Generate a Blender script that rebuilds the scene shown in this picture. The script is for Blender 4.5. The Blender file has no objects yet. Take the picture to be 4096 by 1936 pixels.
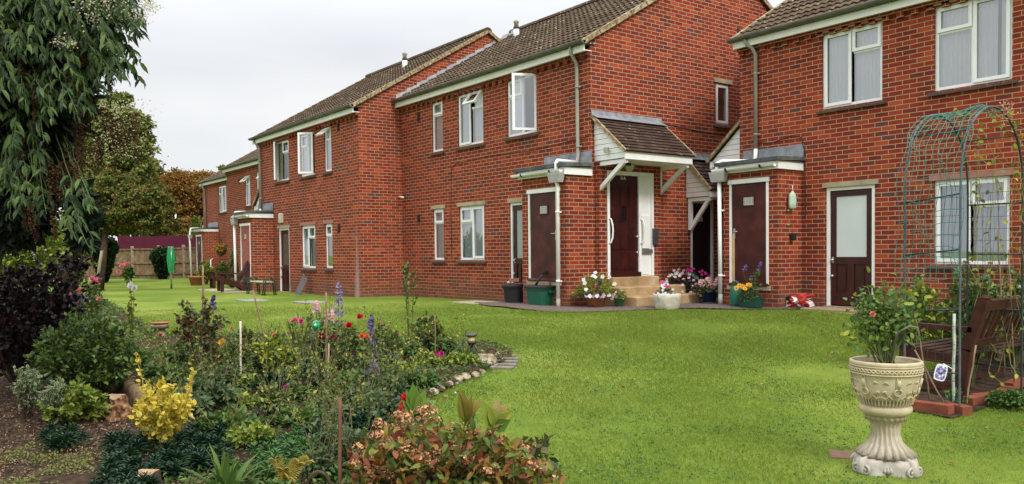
import bpy, math, random
import numpy as np
from mathutils import Vector, Matrix
SC = bpy.context.scene
C = SC.collection
rnd = random.Random(7)
RN = np.random.default_rng(11)
PI = math.pi

# ------------------------------------------------------------------ camera
F_PX, PITCH, ROLL, HEAD, CY = 3283.79, math.radians(1.602), math.radians(0.5926), math.radians(-36.7916), 1102.64
def cam_axes():
    ch, sh = math.cos(HEAD), math.sin(HEAD)
    f = np.array([ch, sh, 0.]); rt = np.array([sh, -ch, 0.]); dn = np.array([0, 0, -1.])
    f2 = f*math.cos(PITCH)+dn*math.sin(PITCH); dn2 = dn*math.cos(PITCH)-f*math.sin(PITCH)
    r2 = rt*math.cos(ROLL)+dn2*math.sin(ROLL); d3 = dn2*math.cos(ROLL)-rt*math.sin(ROLL)
    m = np.array([r2, d3, f2]); m[:, 0] *= -1; m[:, 1] *= -1
    return m
CM = cam_axes()
cd = bpy.data.cameras.new("camera"); cam = bpy.data.objects.new("camera", cd); C.objects.link(cam)
cd.sensor_width = 36; cd.lens = F_PX/4096*36; cd.shift_y = (CY-968)/4096
cd.clip_start = 0.05; cd.clip_end = 2000
R_, U_, B_ = CM[0], -CM[1], -CM[2]
cam.matrix_world = Matrix(((R_[0], U_[0], B_[0], 0), (R_[1], U_[1], B_[1], 0), (R_[2], U_[2], B_[2], 0), (0, 0, 0, 1)))
SC.camera = cam

# ------------------------------------------------------------------ sky, sun, exposure
SUN_EL, SUN_AZ = math.radians(42), math.radians(-9)      # azimuth from +x (towards -y)
sd = (math.cos(SUN_EL)*math.cos(SUN_AZ), math.cos(SUN_EL)*math.sin(SUN_AZ), math.sin(SUN_EL))
w = bpy.data.worlds.new("World"); SC.world = w; w.use_nodes = True
nt = w.node_tree; nt.nodes.clear()
def N(t, **k):
    n = nt.nodes.new(t)
    for a, b in k.items(): setattr(n, a, b)
    return n
out = N('ShaderNodeOutputWorld'); bgs = N('ShaderNodeBackground'); sky = N('ShaderNodeTexSky')
sky.sky_type = 'NISHITA'; sky.sun_disc = False; sky.sun_elevation = SUN_EL
sky.sun_rotation = math.atan2(sd[0], sd[1])
bgs.inputs['Strength'].default_value = 0.10
nt.links.new(sky.outputs[0], bgs.inputs['Color'])
# overcast cloud deck over that sky, brighter overhead
tc = N('ShaderNodeTexCoord'); sx = N('ShaderNodeSeparateXYZ'); nt.links.new(tc.outputs['Generated'], sx.inputs[0])
mp = N('ShaderNodeMapping'); mp.inputs['Scale'].default_value = (1.2, 1.2, 5.0); nt.links.new(tc.outputs['Generated'], mp.inputs[0])
nz = N('ShaderNodeTexNoise'); nz.inputs['Scale'].default_value = 1.6; nz.inputs['Detail'].default_value = 6; nz.inputs['Roughness'].default_value = 0.5
nt.links.new(mp.outputs[0], nz.inputs['Vector'])
cr = N('ShaderNodeValToRGB'); e = cr.color_ramp.elements
e[0].position = 0.30; e[0].color = (0.81, 0.825, 0.86, 1); e[1].position = 0.62; e[1].color = (0.99, 0.99, 0.99, 1)
nt.links.new(nz.outputs['Fac'], cr.inputs[0])
mr = N('ShaderNodeMapRange'); mr.inputs['From Min'].default_value = 0.22; mr.inputs['From Max'].default_value = 1.0
mr.inputs['To Min'].default_value = 0.645; mr.inputs['To Max'].default_value = 2.2
nt.links.new(sx.outputs['Z'], mr.inputs['Value'])
bgc = N('ShaderNodeBackground'); nt.links.new(cr.outputs[0], bgc.inputs['Color']); nt.links.new(mr.outputs[0], bgc.inputs['Strength'])
mx = N('ShaderNodeMixShader'); mx.inputs[0].default_value = 0.93
nt.links.new(bgs.outputs[0], mx.inputs[1]); nt.links.new(bgc.outputs[0], mx.inputs[2]); nt.links.new(mx.outputs[0], out.inputs[0])
sl = bpy.data.lights.new("sun", 'SUN'); sl.energy = 1.5; sl.angle = math.radians(14); sl.color = (1, 0.96, 0.9)
so = bpy.data.objects.new("sun", sl); C.objects.link(so)
so.rotation_euler = Vector(sd).to_track_quat('Z', 'Y').to_euler(); so.location = (20, -20, 30)
SC.view_settings.view_transform = 'Standard'; SC.view_settings.look = 'None'
SC.view_settings.exposure = 0.58; SC.view_settings.gamma = 1; SC.view_settings.use_curve_mapping = False
SC.cycles.max_bounces = 6; SC.cycles.transparent_max_bounces = 12
SC.cycles.use_adaptive_sampling = True; SC.cycles.use_denoising = True

# ------------------------------------------------------------------ ground height and placement
def sm(t): t = np.clip(t, 0, 1); return t*t*(3-2*t)
def gz(x, y):
    s = -0.8*np.asarray(x, float)+0.6*np.asarray(y, float)
    z = -1.41+0.41*sm((s-5)/8.5)-0.08*sm((s-15)/8)-0.10*sm((s-24)/14)
    return z
def ray(px, py): return CM.T@np.array([(px-2048)/F_PX, (py-CY)/F_PX, 1.])
def at_depth(px, py, Z): return ray(px, py)*Z
def on_ground(px, py, dz=0.0):
    r = ray(px, py); t = 1.3/(-r[2])
    for _ in range(30):
        p = r*t; t = (-(float(gz(p[0], p[1]))+dz))/(-r[2])
    p = r*t; return np.array([p[0], p[1], float(gz(p[0], p[1]))])
def px_m(p): return F_PX/float(CM[2]@np.asarray(p))     # source pixels per metre at p
def in_poly(X, Y, poly):
    X = np.asarray(X); Y = np.asarray(Y); ins = np.zeros(X.shape, bool); n = len(poly)
    for i in range(n):
        x1, y1 = poly[i]; x2, y2 = poly[(i+1) % n]
        c = ((y1 > Y) != (y2 > Y)) & (X < (x2-x1)*(Y-y1)/((y2-y1)+1e-12)+x1)
        ins ^= c
    return ins

# ------------------------------------------------------------------ materials
MATS = {}
def newmat(name):
    m = bpy.data.materials.new(name); m.use_nodes = True; t = m.node_tree; t.nodes.clear()
    o = t.nodes.new('ShaderNodeOutputMaterial'); b = t.nodes.new('ShaderNodeBsdfPrincipled'); t.links.new(b.outputs[0], o.inputs[0])
    return m, t, b, o
def ramp(t, fac, stops):
    r = t.nodes.new('ShaderNodeValToRGB'); el = r.color_ramp.elements
    while len(el) < len(stops): el.new(0.5)
    for i, (p, c) in enumerate(stops): el[i].position = p; el[i].color = (*c, 1)
    t.links.new(fac, r.inputs[0]); return r.outputs[0]
def mixc(t, fac, a, b, mode='MIX'):
    n = t.nodes.new('ShaderNodeMix'); n.data_type = 'RGBA'; n.blend_type = mode
    for s, v in ((n.inputs[0], fac), (n.inputs[6], a), (n.inputs[7], b)):
        if hasattr(v, 'is_linked'): t.links.new(v, s)
        else: s.default_value = v if isinstance(v, (int, float)) else (*v, 1)
    return n.outputs[2]
def noise(t, scale, detail=4, vec=None, rough=0.55, dist=0):
    n = t.nodes.new('ShaderNodeTexNoise'); n.inputs['Scale'].default_value = scale; n.inputs['Detail'].default_value = detail
    n.inputs['Roughness'].default_value = rough; n.inputs['Distortion'].default_value = dist
    if vec is None:
        g = t.nodes.new('ShaderNodeNewGeometry'); vec = g.outputs['Position']
    t.links.new(vec, n.inputs['Vector']); return n.outputs['Fac']
def bump(t, b, h, strength=0.4, dist=0.01):
    n = t.nodes.new('ShaderNodeBump'); n.inputs['Strength'].default_value = strength; n.inputs['Distance'].default_value = dist
    t.links.new(h, n.inputs['Height']); t.links.new(n.outputs[0], b.inputs['Normal'])
def mat(name, c1, c2=None, scale=8, rough=0.7, spec=0.3, bmp=0.0, metal=0.0, stops=None, bscale=None, coat=0):
    """plain procedural surface: two or more colours blended by noise, optional bump"""
    if name in MATS: return MATS[name]
    m, t, b, o = newmat(name)
    c2 = c2 or tuple(c*0.7 for c in c1)
    f = noise(t, scale, 6)
    col = ramp(t, f, stops or [(0.3, c2), (0.7, c1)])
    t.links.new(col, b.inputs['Base Color']); b.inputs['Roughness'].default_value = rough
    b.inputs['Specular IOR Level'].default_value = spec; b.inputs['Metallic'].default_value = metal
    if coat: b.inputs['Coat Weight'].default_value = coat
    if bmp: bump(t, b, noise(t, bscale or scale*4, 5), bmp, 0.01)
    MATS[name] = m; return m
def leafmat(name, stops, rough=0.5, trans=0.25, spec=0.35, edge=None):
    """foliage: every leaf (mesh island) takes its own colour from the ramp; edge = colour of a variegated margin (uv)"""
    if name in MATS: return MATS[name]
    m, t, b, o = newmat(name)
    g = t.nodes.new('ShaderNodeNewGeometry')
    n = len(stops); col = ramp(t, g.outputs['Random Per Island'], [(i/max(1, n-1), c) for i, c in enumerate(stops)])
    nf = noise(t, 35, 2)
    dk = mixc(t, nf, col, (0.6, 0.6, 0.6), 'MULTIPLY')
    col = mixc(t, 0.35, col, dk)
    if edge:
        uv = t.nodes.new('ShaderNodeUVMap'); s = t.nodes.new('ShaderNodeSeparateXYZ'); t.links.new(uv.outputs[0], s.inputs[0])
        a = t.nodes.new('ShaderNodeMath'); a.operation = 'GREATER_THAN'; a.inputs[1].default_value = edge[1]; t.links.new(s.outputs[0], a.inputs[0])
        col = mixc(t, a.outputs[0], col, edge[0])
    t.links.new(col, b.inputs['Base Color']); b.inputs['Roughness'].default_value = rough; b.inputs['Specular IOR Level'].default_value = spec
    tr = t.nodes.new('ShaderNodeBsdfTranslucent'); t.links.new(col, tr.inputs['Color'])
    ms = t.nodes.new('ShaderNodeMixShader'); ms.inputs[0].default_value = trans
    t.links.new(b.outputs[0], ms.inputs[1]); t.links.new(tr.outputs[0], ms.inputs[2]); t.links.new(ms.outputs[0], o.inputs[0])
    MATS[name] = m; return m
def brickmat(name='red_brick', stops=None, streak=None):
    if name in MATS: return MATS[name]
    m, t, b, o = newmat(name)
    uv = t.nodes.new('ShaderNodeUVMap')
    nn = t.nodes.new('ShaderNodeTexNoise'); nn.inputs['Scale'].default_value = 9; t.links.new(uv.outputs[0], nn.inputs['Vector'])
    vm = t.nodes.new('ShaderNodeVectorMath'); vm.operation = 'MULTIPLY_ADD'; vm.inputs[1].default_value = (0.006, 0.006, 0)
    t.links.new(nn.outputs['Color'], vm.inputs[0]); t.links.new(uv.outputs[0], vm.inputs[2])
    bt = t.nodes.new('ShaderNodeTexBrick'); t.links.new(vm.outputs[0], bt.inputs['Vector'])
    bt.inputs['Color1'].default_value = (0, 0, 0, 1); bt.inputs['Color2'].default_value = (1, 1, 1, 1); bt.inputs['Mortar'].default_value = (0, 0, 0, 1)
    bt.inputs['Scale'].default_value = 1; bt.inputs['Mortar Size'].default_value = 0.0068; bt.inputs['Mortar Smooth'].default_value = 0.15
    bt.inputs['Bias'].default_value = 0; bt.inputs['Brick Width'].default_value = 0.225; bt.inputs['Row Height'].default_value = 0.075
    bt.offset = 0.5
    st = stops or [(0.0, (0.12, 0.052, 0.055)), (0.02, (0.16, 0.042, 0.038)), (0.10, (0.165, 0.028, 0.022)), (0.30, (0.205, 0.029, 0.018)), (0.6, (0.26, 0.037, 0.020)), (0.88, (0.31, 0.048, 0.022)), (1.0, (0.40, 0.075, 0.030))]
    bc = ramp(t, bt.outputs['Color'], st)
    # weathering that belongs to the wall: large tonal drift, fine grain
    big = noise(t, 0.55, 4); fine = noise(t, 60, 3)
    bc = mixc(t, 0.55, bc, mixc(t, big, (0.62, 0.62, 0.66), (1.25, 1.2, 1.15)), 'MULTIPLY')
    bc = mixc(t, 0.35, bc, mixc(t, fine, (0.6, 0.6, 0.6), (1.3, 1.3, 1.3)), 'MULTIPLY')
    mpv = t.nodes.new('ShaderNodeMapping'); mpv.inputs['Scale'].default_value = (3.5, 3.5, .35); gv = t.nodes.new('ShaderNodeNewGeometry'); t.links.new(gv.outputs['Position'], mpv.inputs[0])
    bc = mixc(t, 0.6, bc, ramp(t, noise(t, 1.0, 6, mpv.outputs[0], .65), [(0.32, (0.66, 0.66, 0.70)), (0.5, (1, 1, 1)), (0.72, (1.2, 1.16, 1.1))]), 'MULTIPLY')
    mo = mixc(t, noise(t, 3.0, 4), (0.30, 0.195, 0.11), (0.52, 0.35, 0.20))
    col = mixc(t, bt.outputs['Fac'], bc, mo)
    # green-brown damp staining low on the wall
    g = t.nodes.new('ShaderNodeNewGeometry'); s = t.nodes.new('ShaderNodeSeparateXYZ'); t.links.new(g.outputs['Position'], s.inputs[0])
    mrn = t.nodes.new('ShaderNodeMapRange'); mrn.inputs['From Min'].default_value = -1.02; mrn.inputs['From Max'].default_value = -0.45
    mrn.inputs['To Min'].default_value = 1.05; mrn.inputs['To Max'].default_value = 0.0
    t.links.new(s.outputs['Z'], mrn.inputs['Value'])
    mu = t.nodes.new('ShaderNodeMath'); mu.operation = 'MULTIPLY'; t.links.new(mrn.outputs[0], mu.inputs[0]); t.links.new(noise(t, 2.2, 5), mu.inputs[1])
    col = mixc(t, mu.outputs[0], col, (0.13, 0.085, 0.055))
    if streak:                                   # pale lime bloom running down the corner: (x, z_top, z_bottom, width)
        def mth(op, a, c=None, cl=False):
            n = t.nodes.new('ShaderNodeMath'); n.operation = op; n.use_clamp = cl
            for i, v in enumerate((a, c)):
                if v is None: continue
                if hasattr(v, 'is_linked'): t.links.new(v, n.inputs[i])
                else: n.inputs[i].default_value = v
            return n.outputs[0]
        X, zt, zb, wd = streak; hz_ = mth('DIVIDE', mth('SUBTRACT', zt, s.outputs['Z']), zt-zb, True)
        ww = mth('ADD', mth('MULTIPLY', hz_, wd), .015); dx = mth('DIVIDE', mth('ABSOLUTE', mth('SUBTRACT', s.outputs['X'], X)), ww)
        mk = mth('MULTIPLY', mth('SUBTRACT', 1.0, dx, True), mth('MULTIPLY', hz_, .95)); mk = mth('MULTIPLY', mk, mth('ADD', noise(t, 5, 4), .25), True)
        col = mixc(t, mk, col, (0.46, 0.36, 0.36))
    t.links.new(col, b.inputs['Base Color']); b.inputs['Roughness'].default_value = 0.85; b.inputs['Specular IOR Level'].default_value = 0.15
    iv = t.nodes.new('ShaderNodeMath'); iv.operation = 'SUBTRACT'; iv.inputs[0].default_value = 1; t.links.new(bt.outputs['Fac'], iv.inputs[1])
    bump(t, b, iv.outputs[0], 0.7, 0.006)
    MATS[name] = m; return m
def glassmat(name='window_glass', refl=0.5, tint=(0.9, 0.95, 1)):
    if name in MATS: return MATS[name]
    m, t, b, o = newmat(name); t.nodes.remove(b)
    tr = t.nodes.new('ShaderNodeBsdfTransparent'); tr.inputs[0].default_value = (*tint, 1)
    gl = t.nodes.new('ShaderNodeBsdfGlossy'); gl.inputs['Roughness'].default_value = 0.02
    fr = t.nodes.new('ShaderNodeFresnel'); fr.inputs[0].default_value = 1.45
    ml = t.nodes.new('ShaderNodeMath'); ml.operation = 'MULTIPLY_ADD'; ml.inputs[1].default_value = 1.0; ml.inputs[2].default_value = refl*0.6; ml.use_clamp = True
    t.links.new(fr.outputs[0], ml.inputs[0])
    ms = t.nodes.new('ShaderNodeMixShader'); t.links.new(ml.outputs[0], ms.inputs[0]); t.links.new(tr.outputs[0], ms.inputs[1]); t.links.new(gl.outputs[0], ms.inputs[2])
    t.links.new(ms.outputs[0], o.inputs[0]); MATS[name] = m; return m

# ------------------------------------------------------------------ mesh builder
ORG = {}
class MB:
    def __init__(s): s.v = []; s.f = []; s.m = []; s.sm = []
    def add(s, vs, fs, mi=0, smooth=False):
        o = len(s.v); s.v += [tuple(map(float, p)) for p in vs]
        for f in fs: s.f.append(tuple(i+o for i in f)); s.m.append(mi); s.sm.append(smooth)
    def quad(s, a, b, c, d, mi=0): s.add([a, b, c, d], [(0, 1, 2, 3)], mi)
    def box(s, x0, x1, y0, y1, z0, z1, mi=0, tf=None, bev=0):
        if x0 > x1: x0, x1 = x1, x0
        if y0 > y1: y0, y1 = y1, y0
        if z0 > z1: z0, z1 = z1, z0
        P = [(x, y, z) for z in (z0, z1) for y in (y0, y1) for x in (x0, x1)]
        if bev:
            b = bev; P = []; 
            for z, k in ((z0, b), (z0+b, 0), (z1-b, 0), (z1, b)):
                P += [(x0+k, y0+k, z), (x1-k, y0+k, z), (x1-k, y1-k, z), (x0+k, y1-k, z)]
            F = [(3, 2, 1, 0), (12, 13, 14, 15)]
            for l in range(3):
                for i in range(4): a = l*4; F.append((a+i, a+(i+1) % 4, a+4+(i+1) % 4, a+4+i))
        else: F = [(0, 2, 3, 1), (4, 5, 7, 6), (0, 1, 5, 4), (2, 6, 7, 3), (0, 4, 6, 2), (1, 3, 7, 5)]
        if tf: P = [tf(*p) for p in P]
        s.add(P, F, mi)
    def beam(s, a, b, w, h, mi=0, up=(0, 0, 1)):
        a = Vector(a); b = Vector(b); d = (b-a).normalized(); u = Vector(up)
        if abs(d.dot(u)) > 0.98: u = Vector((0, 1, 0))
        r = d.cross(u).normalized(); u2 = r.cross(d).normalized()
        P = [p+r*(w/2*i)+u2*(h/2*j) for p in (a, b) for i, j in ((-1, -1), (1, -1), (1, 1), (-1, 1))]
        s.add(P, [(0, 1, 2, 3), (7, 6, 5, 4), (0, 4, 5, 1), (1, 5, 6, 2), (2, 6, 7, 3), (3, 7, 4, 0)], mi)
    def tube(s, pts, r, n=8, mi=0, cap=True):
        pts = [Vector(p) for p in pts]; k = len(pts); rs = r if hasattr(r, '__len__') else [r]*k
        V = []; prev = None
        for i, p in enumerate(pts):
            d = (pts[min(i+1, k-1)]-pts[max(i-1, 0)])
            d = d.normalized() if d.length > 1e-9 else Vector((0, 0, 1))
            if prev is None:
                u = Vector((0, 0, 1)) if abs(d.z) < 0.9 else Vector((1, 0, 0)); a = d.cross(u).normalized()
            else:
                a = prev-d*prev.dot(d); a = a.normalized() if a.length > 1e-6 else d.orthogonal().normalized()
            prev = a; b = d.cross(a)
            for j in range(n): t = 2*PI*j/n; V.append(p+(a*math.cos(t)+b*math.sin(t))*rs[i])
        Fc = [(i*n+j, i*n+(j+1) % n, (i+1)*n+(j+1) % n, (i+1)*n+j) for i in range(k-1) for j in range(n)]
        if cap: Fc += [tuple(range(n-1, -1, -1)), tuple((k-1)*n+j for j in range(n))]
        s.add(V, Fc, mi, n > 5)
    def lathe(s, c, prof, n=24, mi=0, f=None):
        """prof: list of (r,z); f(angle, i, r, z)->(r,z) modulates"""
        V = []
        for i, (r, z) in enumerate(prof):
            for j in range(n):
                a = 2*PI*j/n; rr, zz = (f(a, i, r, z) if f else (r, z))
                V.append((c[0]+rr*math.cos(a), c[1]+rr*math.sin(a), c[2]+zz))
        Fc = [(i*n+j, i*n+(j+1) % n, (i+1)*n+(j+1) % n, (i+1)*n+j) for i in range(len(prof)-1) for j in range(n)]
        if prof[0][0] > 1e-4: Fc.append(tuple(range(n-1, -1, -1)))
        if prof[-1][0] > 1e-4: Fc.append(tuple((len(prof)-1)*n+j for j in range(n)))
        s.add(V, Fc, mi, True)
    def rock(s, c, r, mi=0, seed=0, sub=2):
        import bmesh
        bm = bmesh.new(); bmesh.ops.create_icosphere(bm, subdivisions=sub, radius=1)
        rr = random.Random(seed); ph = [rr.uniform(0, 6) for _ in range(6)]
        V = []
        for v in bm.verts:
            p = v.co; k = 1+0.22*math.sin(3*p.x+ph[0])*math.cos(2.6*p.y+ph[1])+0.14*math.sin(5*p.z+ph[2]+3*p.x)+rr.uniform(-.09, .09)
            V.append((c[0]+p.x*r[0]*k, c[1]+p.y*r[1]*k, c[2]+p.z*r[2]*k))
        s.add(V, [tuple(v.index for v in f.verts) for f in bm.faces], mi, False); bm.free()
    def build(s, name, mats, parent=None, label=None, org=None):
        if not isinstance(mats, (list, tuple)): mats = [mats]
        me = bpy.data.meshes.new(name)
        O = Vector(ORG.get(parent.name, (0, 0, 0))) if parent else Vector(org or (0, 0, 0))
        V = np.array(s.v, dtype=np.float64).reshape(-1, 3)-np.array(O)
        me.from_pydata(V.tolist(), [], s.f)
        for m_ in mats: me.materials.append(m_)
        me.polygons.foreach_set('material_index', s.m); me.polygons.foreach_set('use_smooth', s.sm)
        # metric box-projected uv
        uvl = me.uv_layers.new(name='UVMap'); W = np.array(s.v).reshape(-1, 3)
        me.update()
        nl = len(me.loops); vi = np.empty(nl, int); me.loops.foreach_get('vertex_index', vi)
        npoly = len(me.polygons); nrm = np.empty(npoly*3); me.polygons.foreach_get('normal', nrm); nrm = np.abs(nrm.reshape(-1, 3))
        tot = np.empty(npoly, int); me.polygons.foreach_get('loop_total', tot)
        pn = np.repeat(np.argmax(nrm+np.array([0, 1e-4, 0]), axis=1), tot)
        co = W[vi]; uv = np.empty((nl, 2))
        uv[:, 0] = np.where(pn == 0, co[:, 1], co[:, 0]); uv[:, 1] = np.where(pn == 2, co[:, 1], co[:, 2])
        uvl.data.foreach_set('uv', uv.ravel())
        o = bpy.data.objects.new(name, me); C.objects.link(o)
        if parent: o.parent = parent; ORG[o.name] = tuple(O)
        else: o.location = O; ORG[o.name] = tuple(O)
        if label: o['label'] = label
        return o
def thing(name, label, cat, loc, group=None):
    o = bpy.data.objects.new(name, None); C.objects.link(o); o.location = loc; o.empty_display_size = 0.2
    o['label'] = label; o['category'] = cat
    if group: o['group'] = group
    ORG[o.name] = tuple(map(float, loc)); return o
def tag(o, label, cat, group=None):
    o['label'] = label; o['category'] = cat
    if group: o['group'] = group
    return o
def kind(o, k, label=None, cat=None):
    o['kind'] = k
    if label: o['label'] = label
    if cat: o['category'] = cat
    return o

# ---- fast leaf scatter
def leaves(name, P, D, U, L, W, mats, parent=None, shape=0, droop=0.15, fold=0.25, label=None, mi=None, org=None):
    """P base points, D directions, U up hints, L lengths, W widths. shape 0 rhombus (2 faces) 1 full leaf (6 faces)"""
    P = np.asarray(P, float); n = len(P)
    D = np.asarray(D, float); D = D/np.linalg.norm(D, axis=1, keepdims=True)
    S = np.cross(D, U); S = S/np.maximum(np.linalg.norm(S, axis=1, keepdims=True), 1e-6); Nn = np.cross(S, D)
    L = np.broadcast_to(np.asarray(L, float), (n,)); W = np.broadcast_to(np.asarray(W, float), (n,))
    if shape == 0: T = [(0, 0, 0), (.5, .5, fold*.3), (1, 0, -droop), (.5, -.5, fold*.3)]; Fc = [(0, 1, 2), (0, 2, 3)]; uvx = [0, 1, 0, 1]
    else:
        T = [(0, 0, 0), (.33, 0, .04), (.7, 0, .0-droop*.4), (1, 0, -droop), (.25, .42, .04+fold*.4), (.62, .44, fold*.4-droop*.3), (.25, -.42, .04+fold*.4), (.62, -.44, fold*.4-droop*.3)]
        Fc = [(0, 4, 1), (4, 5, 2, 1), (5, 3, 2), (0, 1, 6), (1, 2, 7, 6), (2, 3, 7)]; uvx = [0, 0, 0, 0.9, 1, 1, 1, 1]
    T = np.array(T); k = len(T)
    V = (P[:, None, :]+D[:, None, :]*(T[None, :, 0:1]*L[:, None, None])+S[:, None, :]*(T[None, :, 1:2]*W[:, None, None])+Nn[:, None, :]*(T[None, :, 2:3]*L[:, None, None])).reshape(-1, 3)
    O = np.array(ORG.get(parent.name, (0, 0, 0)) if parent else (org or (0, 0, 0)))
    V = V-O
    me = bpy.data.meshes.new(name)
    off = (np.arange(n)*k)
    lt = np.array([len(f) for f in Fc]); fl = np.concatenate([np.array(f) for f in Fc])
    loops = (off[:, None]+fl[None, :]).ravel(); tot = np.tile(lt, n); st = np.concatenate([[0], np.cumsum(tot)[:-1]])
    me.vertices.add(n*k); me.vertices.foreach_set('co', V.ravel())
    me.loops.add(len(loops)); me.loops.foreach_set('vertex_index', loops.astype(np.int32))
    me.polygons.add(len(tot)); me.polygons.foreach_set('loop_start', st.astype(np.int32)); me.polygons.foreach_set('loop_total', tot.astype(np.int32))
    if not isinstance(mats, (list, tuple)): mats = [mats]
    for m_ in mats: me.materials.append(m_)
    if mi is not None: me.polygons.foreach_set('material_index', np.repeat(np.asarray(mi), len(Fc)).astype(np.int32))
    me.update(calc_edges=True)
    uvl = me.uv_layers.new(name='UVMap'); ux = np.array(uvx)[np.tile(fl, n)]
    uvl.data.foreach_set('uv', np.stack([ux, ux*0], 1).ravel())
    if shape == 1: me.polygons.foreach_set('use_smooth', [True]*len(tot))
    me.validate()
    o = bpy.data.objects.new(name, me); C.objects.link(o)
    if parent: o.parent = parent
    else: o.location = O
    ORG[o.name] = tuple(O)
    if label: o['label'] = label
    return o
def rdir(n, up=0.0, spread=1.0):
    v = RN.normal(size=(n, 3))*spread; v[:, 2] += up; return v/np.linalg.norm(v, axis=1, keepdims=True)
# ------------------------------------------------------------------ materials of the buildings
BR = brickmat()
WHITE = mat('white_upvc', (0.86, 0.87, 0.88), (0.80, 0.81, 0.82), 3, 0.35, 0.5)
WPAINT = mat('white_painted_timber', (0.86, 0.86, 0.85), (0.76, 0.76, 0.74), 5, 0.55, 0.4)
CREAM = mat('cream_render', (0.66, 0.61, 0.50), (0.5, 0.46, 0.36), 6, 0.7)
GREYPIPE = mat('weathered_grey_pipe', (0.36, 0.345, 0.29), (0.25, 0.245, 0.21), 4, 0.6)
GUTTER = mat('weathered_gutter', (0.15, 0.155, 0.14), (0.08, 0.085, 0.078), 5, 0.55, 0.4)
TILE = mat('roof_tile', (0, 0, 0), None, 3, 0.9, 0.1, 0.3, stops=[(0.25, (0.055, 0.036, 0.025)), (0.5, (0.10, 0.066, 0.043)), (0.66, (0.15, 0.105, 0.066)), (0.78, (0.27, 0.24, 0.18))], bscale=40)
def tilemat(name, base, lich, lam=0.70):
    if name in MATS: return MATS[name]
    m, t, b, o = newmat(name)
    g = t.nodes.new('ShaderNodeNewGeometry')
    c = ramp(t, g.outputs['Random Per Island'], [(0, tuple(v*.72 for v in base)), (0.5, base), (1, tuple(v*1.35 for v in base))])
    c = mixc(t, 0.7, c, mixc(t, noise(t, 1.3, 5), (0.7, 0.72, 0.7), (1.35, 1.25, 1.1)), 'MULTIPLY')
    v = t.nodes.new('ShaderNodeTexVoronoi'); v.inputs['Scale'].default_value = 11; t.links.new(g.outputs['Position'], v.inputs['Vector'])
    a = t.nodes.new('ShaderNodeMath'); a.operation = 'LESS_THAN'; a.inputs[1].default_value = 0.2; t.links.new(v.outputs['Distance'], a.inputs[0])
    n2 = t.nodes.new('ShaderNodeMath'); n2.operation = 'GREATER_THAN'; n2.inputs[1].default_value = lam-0.18; t.links.new(noise(t, 3.5, 3), n2.inputs[0])
    mm = t.nodes.new('ShaderNodeMath'); mm.operation = 'MULTIPLY'; t.links.new(a.outputs[0], mm.inputs[0]); t.links.new(n2.outputs[0], mm.inputs[1])
    c = mixc(t, mm.outputs[0], c, lich)
    t.links.new(c, b.inputs['Base Color']); b.inputs['Roughness'].default_value = 0.92; b.inputs['Specular IOR Level'].default_value = 0.12
    bump(t, b, noise(t, 60, 4), 0.4, 0.004); MATS[name] = m; return m
RTILE = tilemat('pantile', (0.088, 0.064, 0.044), (0.42, 0.38, 0.28))
PTILE = tilemat('porch_tile', (0.07, 0.045, 0.036), (0.30, 0.26, 0.21), 0.72)
VERGE = mat('mossy_verge_mortar', (0, 0, 0), None, 14, 0.9, 0.1, 0.3, stops=[(0.3, (0.14, 0.10, 0.05)), (0.5, (0.28, 0.20, 0.11)), (0.62, (0.44, 0.38, 0.27))])
FELT = mat('roofing_felt', (0.13, 0.14, 0.125), (0.05, 0.055, 0.055), 5, 0.9, 0.2, 0.3)
LEAD = mat('lead_flashing', (0.30, 0.31, 0.34), (0.14, 0.15, 0.17), 6, 0.55, 0.4, 0.3)
DOOR = mat('maroon_door_paint', (0.055, 0.011, 0.009), (0.026, 0.007, 0.006), 5, 0.38, 0.35)
DOORP = mat('faded_maroon_door', (0.34, 0.095, 0.075), (0.26, 0.075, 0.06), 5, 0.6)
DOORM = mat('maroon_flush_door', (0, 0, 0), None, 3.5, 0.5, 0.3, stops=[(0.3, (0.034, 0.008, 0.007)), (0.55, (0.070, 0.015, 0.012)), (0.72, (0.12, 0.030, 0.024))])
SILL = mat('tile_sill', (0.13, 0.085, 0.065), (0.06, 0.05, 0.045), 12, 0.8, 0.2, 0.3)
CONC = mat('pale_concrete', (0.44, 0.38, 0.26), (0.28, 0.235, 0.16), 5, 0.85, 0.2, 0.2)
PINKL = mat('painted_lintel', (0.40, 0.20, 0.16), (0.27, 0.13, 0.11), 6, 0.8)
METAL = mat('steel', (0.55, 0.55, 0.54), (0.4, 0.4, 0.4), 6, 0.35, 0.5, metal=0.8)
BLACKP = mat('black_plastic', (0.02, 0.021, 0.023), (0.012, 0.012, 0.013), 6, 0.5, 0.4)
AIRB = mat('dark_airbrick', (0.045, 0.025, 0.022), (0.03, 0.017, 0.015), 8, 0.9)
ROOM = mat('dim_room', (0.26, 0.24, 0.21), (0.18, 0.17, 0.15), 1, 0.9)
PAPER = mat('paper_notice', (0.62, 0.62, 0.60), (0.42, 0.43, 0.43), 60, 0.7)
GLASS = glassmat()
FROST = mat('frosted_glass', (0.62, 0.68, 0.67), (0.56, 0.62, 0.62), 2, 0.3, 0.5)
def curtainmat(name, a, b_, alpha=1):
    if name in MATS: return MATS[name]
    m, t, b, o = newmat(name)
    t.links.new(mixc(t, noise(t, 30, 2), a, b_), b.inputs['Base Color']); b.inputs['Roughness'].default_value = 0.9
    tr = t.nodes.new('ShaderNodeBsdfTranslucent'); tr.inputs[0].default_value = (*a, 1)
    ms = t.nodes.new('ShaderNodeMixShader'); ms.inputs[0].default_value = 0.05
    t.links.new(b.outputs[0], ms.inputs[1]); t.links.new(tr.outputs[0], ms.inputs[2]); t.links.new(ms.outputs[0], o.inputs[0])
    MATS[name] = m; return m
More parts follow.
